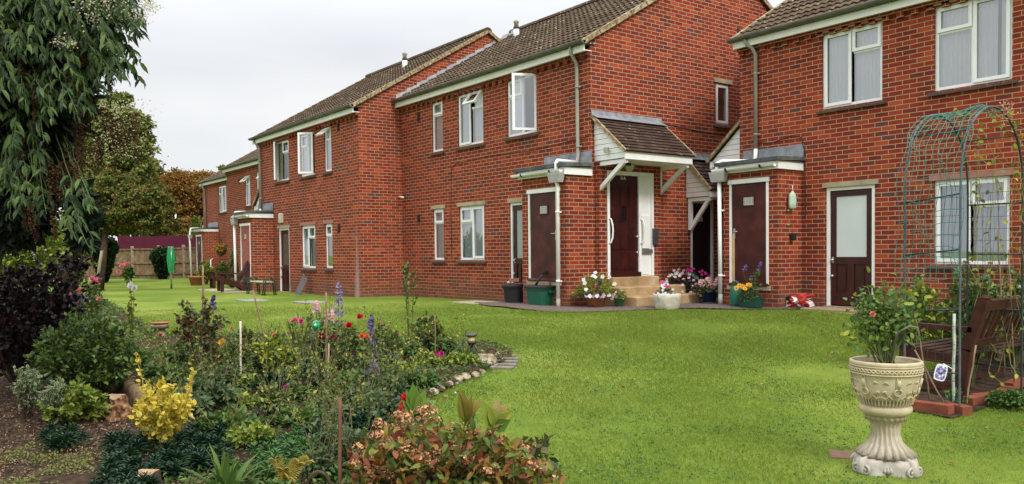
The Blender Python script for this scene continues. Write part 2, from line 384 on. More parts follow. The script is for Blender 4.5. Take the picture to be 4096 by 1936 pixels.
CUR = {'white': curtainmat('white_net', (0.95, 0.95, 0.95), (0.86, 0.87, 0.88)), 'blue': curtainmat('lilac_drape', (0.66, 0.70, 0.86), (0.5, 0.54, 0.72)),
       'green': curtainmat('green_drape', (0.34, 0.37, 0.32), (0.27, 0.30, 0.27)), 'cream': curtainmat('cream_drape', (0.42, 0.37, 0.28), (0.36, 0.31, 0.24)), 'grey': curtainmat('grey_net', (0.30, 0.31, 0.31), (0.22, 0.23, 0.23))}

def facade_tf(Y): return lambda u, v, w: (u, Y-w, v)          # faces -y; u along x, v up, w outwards
def gable_tf(X): return lambda u, v, w: (X+w, u, v)           # faces +x; u along y
def wallgrid(mb, tf, u0, u1, v0, v1, holes, rev=0.10, room=0.9):
    us = sorted({u0, u1, *[h[0] for h in holes], *[h[1] for h in holes]}); vs = sorted({v0, v1, *[h[2] for h in holes], *[h[3] for h in holes]})
    for a, b in zip(us, us[1:]):
        for c, d in zip(vs, vs[1:]):
            um, vm = (a+b)/2, (c+d)/2
            if any(h[0] < um < h[1] and h[2] < vm < h[3] for h in holes): continue
            mb.quad(tf(a, c, 0), tf(b, c, 0), tf(b, d, 0), tf(a, d, 0))
    for h in holes:
        a, b, c, d = h[:4]; r = rev
        mb.quad(tf(a, c, 0), tf(a, d, 0), tf(a, d, -r), tf(a, c, -r)); mb.quad(tf(b, c, -r), tf(b, d, -r), tf(b, d, 0), tf(b, c, 0))
        mb.quad(tf(a, d, 0), tf(b, d, 0), tf(b, d, -r), tf(a, d, -r)); mb.quad(tf(a, c, -r), tf(b, c, -r), tf(b, c, 0), tf(a, c, 0))
        if len(h) > 4 and h[4] == 'w':
            e = 0.25; A, B, Cc, Dd = a-e, b+e, c-e, d+e; q = room
            mb.quad(tf(A, Cc, -q), tf(B, Cc, -q), tf(B, Dd, -q), tf(A, Dd, -q), 1)
            mb.quad(tf(A, Cc, -r), tf(A, Dd, -r), tf(A, Dd, -q), tf(A, Cc, -q), 1); mb.quad(tf(B, Cc, -r), tf(B, Dd, -r), tf(B, Dd, -q), tf(B, Cc, -q), 1)
            mb.quad(tf(A, Dd, -r), tf(B, Dd, -r), tf(B, Dd, -q), tf(A, Dd, -q), 1); mb.quad(tf(A, Cc, -r), tf(B, Cc, -r), tf(B, Cc, -q), tf(A, Cc, -q), 1)
        elif len(h) > 4 and h[4] == 'd':
            mb.quad(tf(a, c, -r-.05), tf(b, c, -r-.05), tf(b, d, -r-.05), tf(a, d, -r-.05), 1)
def bxl(mb, tf, u0, u1, v0, v1, w0, w1, mi=0): mb.box(u0, u1, v0, v1, w0, w1, mi, tf=tf)
def ring(mb, tf, u0, u1, v0, v1, t, w0, w1, mi=0):
    bxl(mb, tf, u0, u1, v0, v0+t, w0, w1, mi); bxl(mb, tf, u0, u1, v1-t, v1, w0, w1, mi)
    bxl(mb, tf, u0, u0+t, v0+t, v1-t, w0, w1, mi); bxl(mb, tf, u1-t, u1, v0+t, v1-t, w0, w1, mi)
def curtain(name, tf, segs, v0, v1, w, m, parent, amp=0.018, period=0.07):
    mb = MB()
    for a, b in segs:
        n = max(6, int((b-a)/period*6)); V = []; ph = rnd.uniform(0, 6)
        for i in range(n+1):
            u = a+(b-a)*i/n; o = amp*math.sin(u/period*2*PI+ph+0.8*math.sin(u*13))
            V += [tf(u, v0, w+o*1.2), tf(u, v1, w+o*0.7)]
        mb.add(V, [(2*i, 2*i+2, 2*i+3, 2*i+1) for i in range(n)], 0, True)
    return mb.build(name, m, parent)
def window(parent, tf, u0, u1, v0, v1, lights, cur=None, curm='white', sill=True, lintel=None, fr=0.05, opened=()):
    """lights: list of (fu0,fu1,fv0,fv1,sash) in fractions of the opening"""
    mb = MB(); gl = MB(); W, H = u1-u0, v1-v0; F0, F1 = -0.085, -0.035
    ring(mb, tf, u0, u1, v0, v1, fr, F0, F1)
    ub = sorted({l[0] for l in lights if l[0] > 0.01})
    for l in lights:
        a, b, c, d = u0+l[0]*W, u0+l[1]*W, v0+l[2]*H, v0+l[3]*H
        if l[0] > 0.01: bxl(mb, tf, a-fr*.45, a+fr*.45, v0+fr, v1-fr, F0+.002, F1-.002)
        if l[2] > 0.01: bxl(mb, tf, (u0+fr if l[0] <= .01 else a+fr*.45), (u1-fr if l[1] > .99 else b-fr*.45), c-fr*.45, c+fr*.45, F0+.004, F1-.004)
        ia = a+(fr if l[0] <= .01 else fr*.45); ib = b-(fr if l[1] > .99 else fr*.45); ic = c+(fr if l[2] <= .01 else fr*.45); id_ = d-(fr if l[3] > .99 else fr*.45)
        if l in opened: continue
        if l[4]:
            e = 0.014; ring(mb, tf, ia-e, ib+e, ic-e, id_+e, 0.05, F1+.001, F1+.022); q = 0.036
        else: q = 0.0
        gl.quad(tf(ia+q, ic+q, F1-.012), tf(ib-q, ic+q, F1-.012), tf(ib-q, id_-q, F1-.012), tf(ia+q, id_-q, F1-.012))
    wo = mb.build('window', WHITE, parent)
    if gl.v: gl.build('pane', GLASS, wo)
    if sill:
        s = MB(); n = int((W+.16)/.11)+1
        for i in range(n):
            a = u0-.08+(W+.16)*i/n; b = u0-.08+(W+.16)*(i+1)/n-.004
            P = [tf(a, v0-.002, -.06), tf(b, v0-.002, -.06), tf(b, v0-.035, .055), tf(a, v0-.035, .055), tf(a, v0-.04, -.06), tf(b, v0-.04, -.06), tf(b, v0-.075, .055), tf(a, v0-.075, .055)]
            s.add(P, [(0, 1, 2, 3), (3, 2, 6, 7), (4, 7, 6, 5), (0, 3, 7, 4), (1, 5, 6, 2), (0, 4, 5, 1)])
        s.build('sill', SILL, wo)
    if lintel:
        s = MB(); bxl(s, tf, u0-.06, u1+.06, v1+.002, v1+.085, -.05, 0.03); s.build('lintel', lintel, wo)
    if cur:
        for sg in cur: curtain('curtain', tf, [sg], v0+0.02, v1-0.02, -0.115, CUR[curm], wo)
    return wo
def sash(parent, hinge, d1, d2, w, h, name='open_casement', fr=0.05):
    """an opened sash: hinge point, unit vector along width, along height"""
    O = Vector(hinge); A = Vector(d1).normalized(); B = Vector(d2).normalized(); Nn = A.cross(B)
    tf = lambda u, v, k: tuple(O+A*u+B*v+Nn*k)
    mb = MB(); ring(mb, tf, 0, w, 0, h, fr, -.02, .02); o = mb.build(name, WHITE, parent)
    g = MB(); g.quad(tf(fr, fr, 0), tf(w-fr, fr, 0), tf(w-fr, h-fr, 0), tf(fr, h-fr, 0)); g.build('pane', GLASS, o); return o
TWO = lambda fan='r': [(0, .5, 0, 1, True), (.5, 1, 0, .68, False), (.5, 1, .68, 1, True)] if fan == 'r' else [(0, .5, 0, .68, False), (0, .5, .68, 1, True), (.5, 1, 0, 1, True)]
ONE = [(0, 1, 0, .72, False), (0, 1, .72, 1, True)]

def tiles(mb, tf, a0, a1, b0, b1, h0, h1, row=0.30, per=0.15, amp=0.028, lift=0.03, ns=6, mi=0, tilew=None):
    """tiled slope: a along eaves, b horizontal run, h height; tf(a,b,h)->world. tiles are separate islands for colour variation"""
    run = math.hypot(b1-b0, h1-h0); n = max(1, round(run/row)); sb, sh = (b1-b0)/run, (h1-h0)/run
    nb, nh = -sh, sb
    if nh < 0: nb, nh = -nb, -nh
    tw = tilew or per*2; nt_ = max(1, round((a1-a0)/tw)); tw = (a1-a0)/nt_
    k = max(1, round(tw/per*ns)) if amp > 0 else 1
    for r in range(n):
        s0, s1 = run*r/n, run*(r+1)/n+0.01
        off = 0 if amp > 0 else (0.5*tw if r % 2 else 0)
        for c in range(nt_+(1 if off else 0)):
            x0 = a0+tw*c-off; x1 = x0+tw-(0 if amp > 0 else .004); x0 = max(x0, a0); x1 = min(x1, a1)
            if x1-x0 < .02: continue
            jl = rnd.uniform(-.003, .003); V = []
            for i in range(k+1):
                f = i/k; x = x0+(x1-x0)*f
                hh = amp*(abs(math.sin(PI*f*tw/per))**1.6) if amp > 0 else 0
                for s_, l in ((s0, lift+jl), (s0, lift-0.02+jl), (s1, 0.0)):
                    q = hh+l; V.append(tf(x, b0+sb*s_+nb*q, h0+sh*s_+nh*q))
            Fc = []
            for i in range(k): a = i*3; Fc += [(a, a+3, a+5, a+2), (a+1, a+4, a+3, a)]
            mb.add(V, Fc, mi, False)
def house(name, label, X0, X1, Y0, zE, holes, gable_holes=(), depth=7.7, ridge=None, pitch=0.59, gut=True, brick_=None):
    """terraced block: front wall on y=Y0 from x=X0..X1, eaves height zE, gables in x=X0 and x=X1"""
    gb = float(gz((X0+X1)/2, Y0)); H = thing('brick_house', label, 'house', ((X0+X1)/2, Y0, gb), 'brick blocks of the terrace')
    zb = -1.5; yr = Y0+depth/2; zr = zE+0.19+pitch*depth/2
    mb = MB(); wallgrid(mb, facade_tf(Y0), X0, X1, zb, zE, holes)
    wallgrid(mb, gable_tf(X1), Y0, Y0+depth, zb, zE, list(gable_holes))
    mb.quad((X0, Y0, zb), (X0, Y0+depth, zb), (X0, Y0+depth, zE), (X0, Y0, zE)); mb.quad((X0, Y0+depth, zb), (X1, Y0+depth, zb), (X1, Y0+depth, zE), (X0, Y0+depth, zE))
    for X in (X0, X1):
        mb.add([(X, Y0, zE), (X, Y0+depth, zE), (X, Y0+depth, zE+.16), (X, yr, zr-.02), (X, Y0, zE+.16)], [(0, 1, 2, 3, 4)])
    mb.build('wall', [brick_ or BR, ROOM], H)
    # dentil course under the eaves
    d = MB(); n = int((X1-X0)/.225)
    for i in range(n):
        x = X0+.02+i*(X1-X0)/n
        d.box(x, x+.1125, Y0-.06, Y0+.004, zE-.19, zE-.122)
    d.box(X0+.002, X1-.002, Y0-.075, Y0+.004, zE-.12, zE-.068); d.build('dentil_course', BR, H)
    f = MB(); f.box(X0-.02, X1+.02, Y0-.165, Y0-.14, zE-.078, zE+.10); f.box(X0-.02, X1+.02, Y0-.14, Y0+.02, zE-.066, zE-.05); f.build('fascia', WPAINT, H)
    # roof
    r = MB(); ye = Y0-.21
    ze = zE+.19+pitch*(ye-Y0)
    tiles(r, lambda a, b, h: (a, b, h), X0-.06, X1+.06, ye, yr, ze, zr)
    r.box(X0-.04, X1+.04, Y0-.12, Y0+.1, zE+.06, zE+.10)
    # back slope, soffit sheet under the tiles
    r.quad((X0-.05, yr, zr-.0), (X1+.05, yr, zr-.0), (X1+.05, Y0+depth+.2, ze), (X0-.05, Y0+depth+.2, ze))
    r.quad((X0-.05, ye+.02, ze-.03), (X0-.05, yr, zr-.04), (X1+.05, yr, zr-.04), (X1+.05, ye+.02, ze-.03))
    r.quad((X0-.05, yr, zr-.05), (X0-.05, Y0+depth+.2, ze-.05), (X1+.05, Y0+depth+.2, ze-.05), (X1+.05, yr, zr-.05))
    ro = r.build('roof', RTILE, H)
    rg = MB(); n = int((X1-X0+.12)/.42)
    for i in range(n):
        a = X0-.06+(X1-X0+.12)*i/n; b = X0-.06+(X1-X0+.12)*(i+1)/n-.012
        V = []
        for x in (a, b):
            for j in range(7): t = PI*j/6; V.append((x, yr+.13*math.cos(t), zr+.0+.11*math.sin(t)))
        rg.add(V, [(j, j+1, j+8, j+7) for j in range(6)]+[(6, 5, 4, 3, 2, 1, 0), tuple(range(7, 14))], 0, False)
    rg.build('ridge_tiles', RTILE, ro)
    for X, s in ((X1, 1), (X0, -1)):
        v = MB()
        for (ya, za, yb, zb_) in ((ye, ze, yr, zr), (Y0+depth+.2, ze, yr, zr)):
            ns = 10
            for i in range(ns):
                t0, t1 = i/ns, (i+1)/ns-.004
                A = (X+s*.035, ya+(yb-ya)*t0, za+(zb_-za)*t0+.005+rnd.uniform(-.004, .004)); B = (X+s*.035, ya+(yb-ya)*t1, za+(zb_-za)*t1+.005)
                v.beam(A, B, .09, .085)
        v.build('verge', VERGE, ro)
    if gut:
        g = MB(); V = []; yc = Y0-.225; zc = zE+.10; xs = (X0-.08, X1+.08)
        for x in xs:
            for j in range(9): t = PI+PI*j/8; V.append((x, yc+.058*math.cos(t), zc+.058*math.sin(t)))
        g.add(V, [(j, j+1, j+10, j+9) for j in range(8)], 0, True)
        V2 = [(x, yc+.052*math.cos(PI+PI*j/8), zc+.004+.052*math.sin(PI+PI*j/8)) for x in xs for j in range(9)]
        g.add(V2, [(j+9, j+10, j+1, j) for j in range(8)], 0, True)
        for x in xs: g.add([(x, yc+.058*math.cos(PI+PI*j/8), zc+.058*math.sin(PI+PI*j/8)) for j in range(9)], [tuple(range(9))])
        k = max(2, int((X1-X0)/1.1))
        for i in range(k):
            x = X0+.3+(X1-X0-.4)*i/(k-1)
            V = [(x+dx, yc+.066*math.cos(PI+PI*j/8), zc+.066*math.sin(PI+PI*j/8)) for dx in (-.02, .02) for j in range(9)]
            g.add(V, [(j, j+1, j+10, j+9) for j in range(8)]+[tuple(range(9)), tuple(range(17, 8, -1))], 0, True)
        g.build('gutter', GUTTER, H)
    return H, dict(zE=zE, zr=zr, yr=yr, ye=ye, ze=ze)
def airbrick(H, tf, u, v, n=1):
    m = MB(); bxl(m, tf, u-.06, u+.06, v-.1, v+.1, -.01, .012)
    for i in range(5): bxl(m, tf, u-.05, u+.05, v-.085+i*.035, v-.07+i*.035, .012, .02)
    return m.build('air_vent', AIRB, H)
def flue(H, x, y, z, h=0.42):
    m = MB(); m.lathe((x, y, z), [(.075, -.12), (.075, h*.5), (.068, h*.5)], 14, 0); m.lathe((x, y, z), [(.078, h*.5-.03), (.078, h*.5+.03), (.06, h*.5+.03)], 14, 1)
    m.lathe((x, y, z), [(.058, h*.5), (.058, h*.8), (.075, h*.85), (.075, h*.93), (.045, h*.95), (.04, h)], 14, 2)
    for i in range(5): m.box(x-.14, x+.14, y-.17+i*.02, y-.16+i*.02, z-.10+i*.012, z-.085+i*.012, 3)
    m.build('flue_pipe', [WHITE, BLACKP, CONC, LEAD], H)
def pipe(H, pts, r=.034, m=None, brackets=(), name='downpipe'):
    mb = MB(); mb.tube(pts, r, 12)
    for (x, y, z) in brackets:
        mb.lathe((x, y, z), [(r*1.18, -.018), (r*1.18, .018), (r, .018)], 12); mb.box(x, x+.095, y-.008, y+.012, z-.012, z+.012); mb.box(x-.01, x+.01, y, y+.09, z-.012, z+.012)
    return mb.build(name, m or GREYPIPE, H)
def store(H, x0, x1, yf, yb, zt, door_u, door_z, doorm, pipeside='l', sidedoor=False, sign=True, hinge='r'):
    """flat-roofed brick bin store against the facade, with its door"""
    mb = MB(); zb = -1.5; tf = facade_tf(yf)
    wallgrid(mb, tf, x0, x1, zb, zt, [(door_u[0], door_u[1], door_z[0], door_z[1], 'd')], rev=.05)
    mb.quad((x1, yf, zb), (x1, yb, zb), (x1, yb, zt), (x1, yf, zt)); mb.quad((x0, yf, zb), (x0, yb, zb), (x0, yb, zt), (x0, yf, zt))
    S = mb.build('bin_store', [BR, DOOR], H)
    r = MB(); r.box(x0-.06, x1+.07, yf-.12, yb-.003, zt+.12, zt+.135)
    P = [(x0-.08, yf-.15, zt+.125), (x1+.09, yf-.15, zt+.125), (x1+.09, yb-.004, zt+.16), (x0-.08, yb-.004, zt+.16)]
    r.add(P+[(p[0], p[1], p[2]+.065) for p in P], [(0, 1, 2, 3), (4, 7, 6, 5), (0, 4, 5, 1), (1, 5, 6, 2), (2, 6, 7, 3), (3, 7, 4, 0)])
    r.build('flat_roof', FELT, S)
    f = MB(); f.box(x0-.03, x1+.05, yf-.075, yf-.05, zt-.01, zt+.125); f.box(x1+.025, x1+.05, yf-.05, yb-.004, zt-.01, zt+.125); f.box(x0-.03, x0-.005, yf-.05, yb-.004, zt-.01, zt+.125)
    f.build('fascia', WPAINT, S)
    l = MB(); n = 14
    V = []
    for i in range(n+1):
        x = x0-.04+(x1-x0+.1)*i/n; k = rnd.uniform(-.004, .004); V += [(x, yb-.03+k, zt+.20), (x, yb-.012, zt+.45+rnd.uniform(-.006, .006)), (x, yb-.001, zt+.452)]
    l.add(V, [(3*i, 3*i+3, 3*i+4, 3*i+1) for i in range(n)]+[(3*i+1, 3*i+4, 3*i+5, 3*i+2) for i in range(n)]); l.build('lead_flashing', LEAD, S)
    g = MB(); yc = yf-.135; zc = zt+.075; V = []
    for x in (x0-.12, x1+.02):
        for j in range(9): t = PI+PI*j/8; V.append((x, yc+.052*math.cos(t), zc+.052*math.sin(t)))
    g.add(V, [(j, j+1, j+10, j+9) for j in range(8)]+[tuple(range(9)), tuple(range(17, 8, -1))], 0, True)
    for x in (x0+.2, x1-.25): g.add([(x+dx, yc+.058*math.cos(PI+PI*j/8), zc+.058*math.sin(PI+PI*j/8)) for dx in (-.02, .02) for j in range(9)], [(j, j+1, j+10, j+9) for j in range(8)], 1, True)
    g.build('gutter', [WPAINT, BLACKP], S)
    # door
    a, b, c, d_ = *door_u, *door_z
    fr = MB(); t = .045; bxl(fr, tf, a, a+t, c+.03, d_, -.045, .012); bxl(fr, tf, b-t, b, c+.03, d_, -.045, .012); bxl(fr, tf, a-.02, b+.02, d_-t, d_+.03, -.04, .03)
    D = fr.build('door', WPAINT, H)
    lf = MB(); bxl(lf, tf, a+t+.004, b-t-.004, c+.05, d_-t-.004, -.04, -.004); lf.build('door_leaf', doorm, D)
    sl_ = MB(); bxl(sl_, tf, a-.04, b+.04, c-.075, c-.002, -.03, .035); sl_.build('sill', CONC, D)
    wb = MB(); P = [tf(a+.01, c+.055, -.003), tf(b-.01, c+.055, -.003), tf(b-.01, c+.012, .06), tf(a+.01, c+.012, .06), tf(a+.01, c+.0, -.003), tf(b-.01, c+.0, -.003), tf(b-.01, c+.0, .055), tf(a+.01, c+.0, .055)]
    wb.add(P, [(0, 1, 2, 3), (3, 2, 6, 7), (4, 7, 6, 5), (0, 3, 7, 4), (1, 5, 6, 2)]); wb.build('weather_bar', DOOR, D)
    if sign:
        s = MB(); um = (a+b)/2; vm = d_-.36; ring(s, tf, um-.125, um+.125, vm-.09, vm+.09, .02, -.004, .010, 0); bxl(s, tf, um-.105, um+.105, vm-.07, vm+.07, -.003, .004, 1)
        for i in range(6): bxl(s, tf, um-.09+i*.033, um-.075+i*.033, vm-.055, vm+.055, .004, .006, 2)
        s.build('vent_grille', [doorm, PAPER, GREYPIPE], D)
    h = MB(); hu = b-.10 if hinge == 'l' else a+.10; vm = (c+d_)/2+.0
    bxl(h, tf, hu-.02, hu+.02, vm-.09, vm+.09, -.003, .006); h.tube([tf(hu, vm+.03, .0), tf(hu, vm+.03, .05), tf(hu+(-.1 if hinge == 'l' else .1), vm+.035, .05)], .009, 6); h.build('handle', METAL, D)
    return S, D
def hopper(H, x, y, z, w=.33, m=None):
    mb = MB(); P = []
    for (k, zz) in ((.78, z-.13), (1, z+.02), (1, z+.05)):
        P += [(x-w/2*k, y-.07*k, zz), (x+w/2*k, y-.07*k, zz), (x+w/2*k, y+.07*k, zz), (x-w/2*k, y+.07*k, zz)]
    F = [(3, 2, 1, 0), (8, 9, 10, 11)]
    for l in range(2):
        for i in range(4): F.append((l*4+i, l*4+(i+1) % 4, l*4+4+(i+1) % 4, l*4+4+i))
    mb.add(P, F); return mb.build('hopper_head', m or mat('grey_plastic', (0.42, 0.42, 0.40), (0.34, 0.34, 0.33), 4, 0.5), H)
def porch(H, X, s, y0, y1, zt, drop, proj, zpost, two=True, fl=True):
    """tiled lean-to porch canopy on the gable wall x=X, falling away in direction s (+1/-1) between y0..y1"""
    xe = X+s*proj; ze = zt-drop
    Q = None                                                       # boarded triangular cheeks
    for side in ((y0, y0+.03), (y1-.03, y1)):
        P = MB()
        zlow = ze-.16; cnt = 8; H_ = (zt-.06-zlow)
        for i in range(cnt):
            a = zlow+H_*i/cnt; b = zlow+H_*(i+1)/cnt-.006
            xa = lambda z: proj*min(1, max(0.0, (zt-.06-z)/drop))
            k = .006*1
            P.add([(X, side[0]-k, a), (X+s*xa(a), side[0]-k, a), (X+s*xa(b), side[0], b), (X, side[0], b), (X, side[1], a), (X+s*xa(a), side[1], a), (X+s*xa(b), side[1], b), (X, side[1], b)],
                  [(0, 1, 2, 3), (4, 7, 6, 5), (0, 4, 5, 1), (1, 5, 6, 2), (2, 6, 7, 3), (3, 7, 4, 0)])
        Q = P.build('boarded_cheek', WPAINT, Q) if Q else P.build('porch', WPAINT, H)
    r = MB(); tiles(r, lambda a, b, h: (b, a, h), y0-.07, y1+.07, xe+s*.06, X+s*.01, ze-.05, zt, row=.105, amp=0, lift=.022, tilew=.165)
    r.quad((xe+s*.06, y0-.05, ze-.06), (X, y0-.05, zt-.03), (X, y1+.05, zt-.03), (xe+s*.06, y1+.05, ze-.06))
    R0 = r.build('canopy_roof', PTILE, Q)
    for yy in (y0-.075, y1+.075): v = MB(); v.beam((xe+s*.065, yy, ze-.055), (X, yy, zt-.005), .035, .06); v.build('verge', VERGE, Q)
    l = MB(); l.add([(X+s*.002, y0-.08, zt+.10), (X+s*.002, y1+.08, zt+.10), (X+s*.02, y1+.08, zt+.02), (X+s*.02, y0-.08, zt+.02), (X+s*.16, y1+.09, zt-.06), (X+s*.16, y0-.09, zt-.06)], [(0, 1, 2, 3), (3, 2, 4, 5)])
    l.build('lead_flashing', LEAD, Q)
    f = MB(); f.box(xe, xe+s*.025, y0-.03, y1+.03, ze-.19, ze-.05); f.box(X+s*.01, xe, y0+.03, y1-.03, ze-.185, ze-.17); f.build('fascia', WPAINT, Q)
    for yy in (y0+.05, y1-.05)[:2 if two else 1]:
        b = MB(); b.box(X+s*.03, X+s*.10, yy-.035, yy+.035, zpost, ze-.19); b.box(X+s*.03, xe-s*.02, yy-.034, yy+.034, ze-.25, ze-.188)
        b.beam((X+s*.09, yy, zpost+.05), (xe-s*.08, yy, ze-.22), .06, .075); b.build('bracket', WPAINT, Q)
    return Q

# ================================================================== block B (centre, with raised porch door)
YB = 10.2; XB1 = -11.2; XB0 = -18.6; ZE = 3.72
uH, uL = 3.57, 2.39; gH, gL = 1.05, -0.15
wB = [(-16.74, -16.26, uL, uH, 'w'), (-15.62, -14.62, uL, uH, 'w'), (-13.75, -12.77, uL, uH, 'w'), (-16.74, -16.27, gL, gH, 'w'), (-15.61, -14.62, gL, gH, 'w'), (-13.68, -12.9, -0.92, 1.03, 'd')]
GW = (13.72, 14.17, 2.64, 3.50, 'w')
D1 = (10.49, 11.71, -0.47, 1.50, 'd'); D2 = (12.92, 13.62, -0.93, 1.02, 'd')
HB, iB = house('B', 'central brick block with copper-planter porch steps and maroon door', XB0, XB1, YB, ZE, wB, [GW, D2])
tB = facade_tf(YB)
window(HB, tB, *wB[0][:4], ONE, [(-16.73, -16.27)], 'white')
w2 = window(HB, tB, *wB[1][:4], TWO(), [(-15.6, -15.14), (-15.1, -14.64)], 'white', opened=[TWO()[2]])
sash(w2, (-15.12, YB+.02, uH-.04), (1, 0, 0), (0, -.62, -.78), .46, .36, 'open_fanlight')
w3 = window(HB, tB, *wB[2][:4], TWO('l'), [(-13.75, -13.3)], 'white', opened=[TWO('l')[2]])
sash(w3, (-12.80, YB+.03, uL+.03), (-.42, -.91, 0), (0, 0, 1), .50, uH-uL-.06)
window(HB, tB, *wB[3][:4], ONE, [(-16.74, -16.27)], 'white', lintel=CONC)
window(HB, tB, *wB[4][:4], [(0, .5, 0, .7, False), (0, .5, .7, 1, True), (.5, 1, 0, 1, True)], [(-15.6, -14.63)], 'white', lintel=CONC)
window(HB, gable_tf(XB1), *GW[:4], [(0, 1, 0, 1, True)], [(13.73, 14.16)], 'grey', lintel=CONC)
for u0, u1 in ((-16.80, -16.2), (-15.68, -14.56), (-13.8, -12.7)):
    l = MB(); bxl(l, tB, u0, u1, uH+.002, uH+.062, -.04, .05); l.build('head_lintel', PINKL, HB)
for u, v in ((-17.35, 3.32), (-17.4, 0.86)): airbrick(HB, tB, u, v)
def glazed_door(H, tf, a, b, c, d, pane=None):
    fr = MB(); t = .055
    bxl(fr, tf, a, a+t, c, d, -.08, -.01); bxl(fr, tf, b-t, b, c, d, -.08, -.01); bxl(fr, tf, a+t, b-t, d-t, d, -.08, -.012)
    D = fr.build('door', WPAINT, H)
    lf = MB(); A, B, Cc, Dd = a+t+.004, b-t-.004, c+.02, d-t-.004; zm = Cc+(Dd-Cc)*.42; st = .10
    bxl(lf, tf, A, A+st, Cc, Dd, -.075, -.035); bxl(lf, tf, B-st, B, Cc, Dd, -.075, -.035); bxl(lf, tf, A+st, B-st, Dd-st, Dd, -.075, -.037)
    bxl(lf, tf, A+st, B-st, zm-.12, zm, -.075, -.037); bxl(lf, tf, A+st, B-st, Cc, Cc+.2, -.075, -.037); um = (A+B)/2
    bxl(lf, tf, um-.05, um+.05, Cc+.2, zm-.12, -.075, -.037)
    for p, q in ((A+st, um-.05), (um+.05, B-st)): bxl(lf, tf, p, q, Cc+.2, zm-.12, -.075, -.058); bxl(lf, tf, p+.05, q-.05, Cc+.26, zm-.18, -.058, -.044)
    lf.build('door_leaf', DOOR, D)
    g = MB(); bxl(g, tf, A+st, B-st, zm, Dd-st, -.065, -.052); g.build('frosted_pane', pane or FROST, D)
    k = MB(); ku = A+.045
    for v in (zm-.05, zm-.32): k.tube([tf(ku, v, -.036), tf(ku, v, .012)], .022, 8)
    bxl(k, tf, ku-.018, ku+.018, zm-.1, zm+.0, -.036, -.03); k.build('handle', METAL, D)
    l = MB(); bxl(l, tf, a-.06, b+.06, d+.002, d+.085, -.05, 0.03); l.build('lintel', CONC, D)
    s = MB(); bxl(s, tf, a-.03, b+.03, c-.09, c-.002, -.09, .05); s.build('threshold', CONC, D)
    return D
glazed_door(HB, tB, *wB[5][:4], mat('green_patterned_glass', (0.36, 0.42, 0.40), (0.22, 0.27, 0.26), 40, 0.3, 0.5))
store(HB, -12.49, -11.2, 9.6, YB, 1.40, (-12.29, -11.38), (-0.53, 1.15), DOORM, hinge='l')
pipe(HB, [(-11.51, YB-.2, ZE+.05), (-11.51, YB-.2, ZE-.04), (-11.50, YB-.06, ZE-.24), (-11.48, YB-.06, 1.78), (-11.48, YB-.08, 1.66), (-11.50, YB-.12, 1.64)], .034, GREYPIPE, [(-11.49, YB-.06, 3.05), (-11.48, YB-.06, 1.95)])
pipe(HB, [(-11.48, YB-.14, 1.66), (-11.31, 9.5, 1.64), (-11.31, 9.47, 1.60), (-11.31, 9.47, 1.35)], .034, WPAINT)
hopper(HB, -11.33, 9.48, 1.38)
pipe(HB, [(-11.31, 9.47, 1.27), (-11.32, 9.50, 1.2), (-11.32, 9.50, -0.85)], .034, WPAINT, [(-11.32, 9.5, .72), (-11.32, 9.5, -.52)])
pipe(HB, [(-11.32, 9.50, -0.84), (-11.32, 9.50, -1.05)], .038, GREYPIPE)
# projecting brick door surround on the gable wall and its door
TG = gable_tf(XB1+.12)
sr = MB(); wallgrid(sr, TG, 10.29, 11.92, -1.5, 1.66, [D1], rev=.06)
for yy, flip in ((10.29, 0), (11.92, 1)): sr.quad((XB1+.001, yy, -1.5), (XB1+.12, yy, -1.5), (XB1+.12, yy, 1.66), (XB1+.001, yy, 1.66))
sr.quad((XB1+.001, 10.29, 1.66), (XB1+.12, 10.29, 1.66), (XB1+.12, 11.92, 1.66), (XB1+.001, 11.92, 1.66)); sr.build('door_surround', [BR, DOOR], HB)
fr = MB(); a, b, c, d = D1[:4]
bxl(fr, TG, a, a+.06, c, d, -.05, .015); bxl(fr, TG, b-.06, b, c, d, -.05, .015); bxl(fr, TG, a+.06, b-.06, d-.075, d, -.05, .013); bxl(fr, TG, 11.31, 11.37, c, d-.075, -.05, .012)
bxl(fr, TG, 11.37, b-.06, c, d-.075, -.05, -.02)
bxl(fr, TG, 11.385, 11.60, 0.30, d-.10, -.02, -.008); bxl(fr, TG, 11.385, 11.61, 0.06, 0.68, -.008, .02); bxl(fr, TG, 11.385, 11.60, c+.03, -.06, -.02, -.010)
FD = fr.build('front_door', WPAINT, HB)
lf = MB(); A, B, Cc, Dd = a+.064, 11.306, c+.03, d-.08
bxl(lf, TG, A, B, Cc, Dd, -.045, -.018)
cw = (B-A-.16)/3
rows = [(0.05, .36), (.42, .73), (.79, 1.18), (1.24, 1.62)]
for (p, q) in rows:
    for i in range(3):
        u = A+.06+i*(cw+.02)
        if i == 1 and p > .7 and p < 1.2: continue
        bxl(lf, TG, u, u+cw-.01, Cc+p+.06, Cc+q+.06, -.018, -.008); bxl(lf, TG, u+.03, u+cw-.04, Cc+p+.09, Cc+q+.03, -.008, -.003)
u = A+.06+cw+.02; ring(lf, TG, u, u+cw-.01, Cc+1.0, Cc+1.42, .02, -.018, -.004)
lf.build('door_leaf', DOOR, FD)
g = MB(); bxl(g, TG, u+.02, u+cw-.03, Cc+1.02, Cc+1.40, -.018, -.012); g.build('glazed_slot', mat('black_glass', (0.01, 0.01, 0.011), (0.008, 0.008, 0.008), 2, 0.05, 0.8), FD)
wbm = MB(); bxl(wbm, TG, A-.01, B+.02, Cc-.03, Cc+.05, -.018, .045); wbm.build('weather_bar', DOOR, FD)
k = MB()
for v in (0.28, -.02): k.tube([TG(B-.05, v, -.018), TG(B-.05, v, .03)], .024, 10)
k.build('door_knob', METAL, FD)
gr = MB()
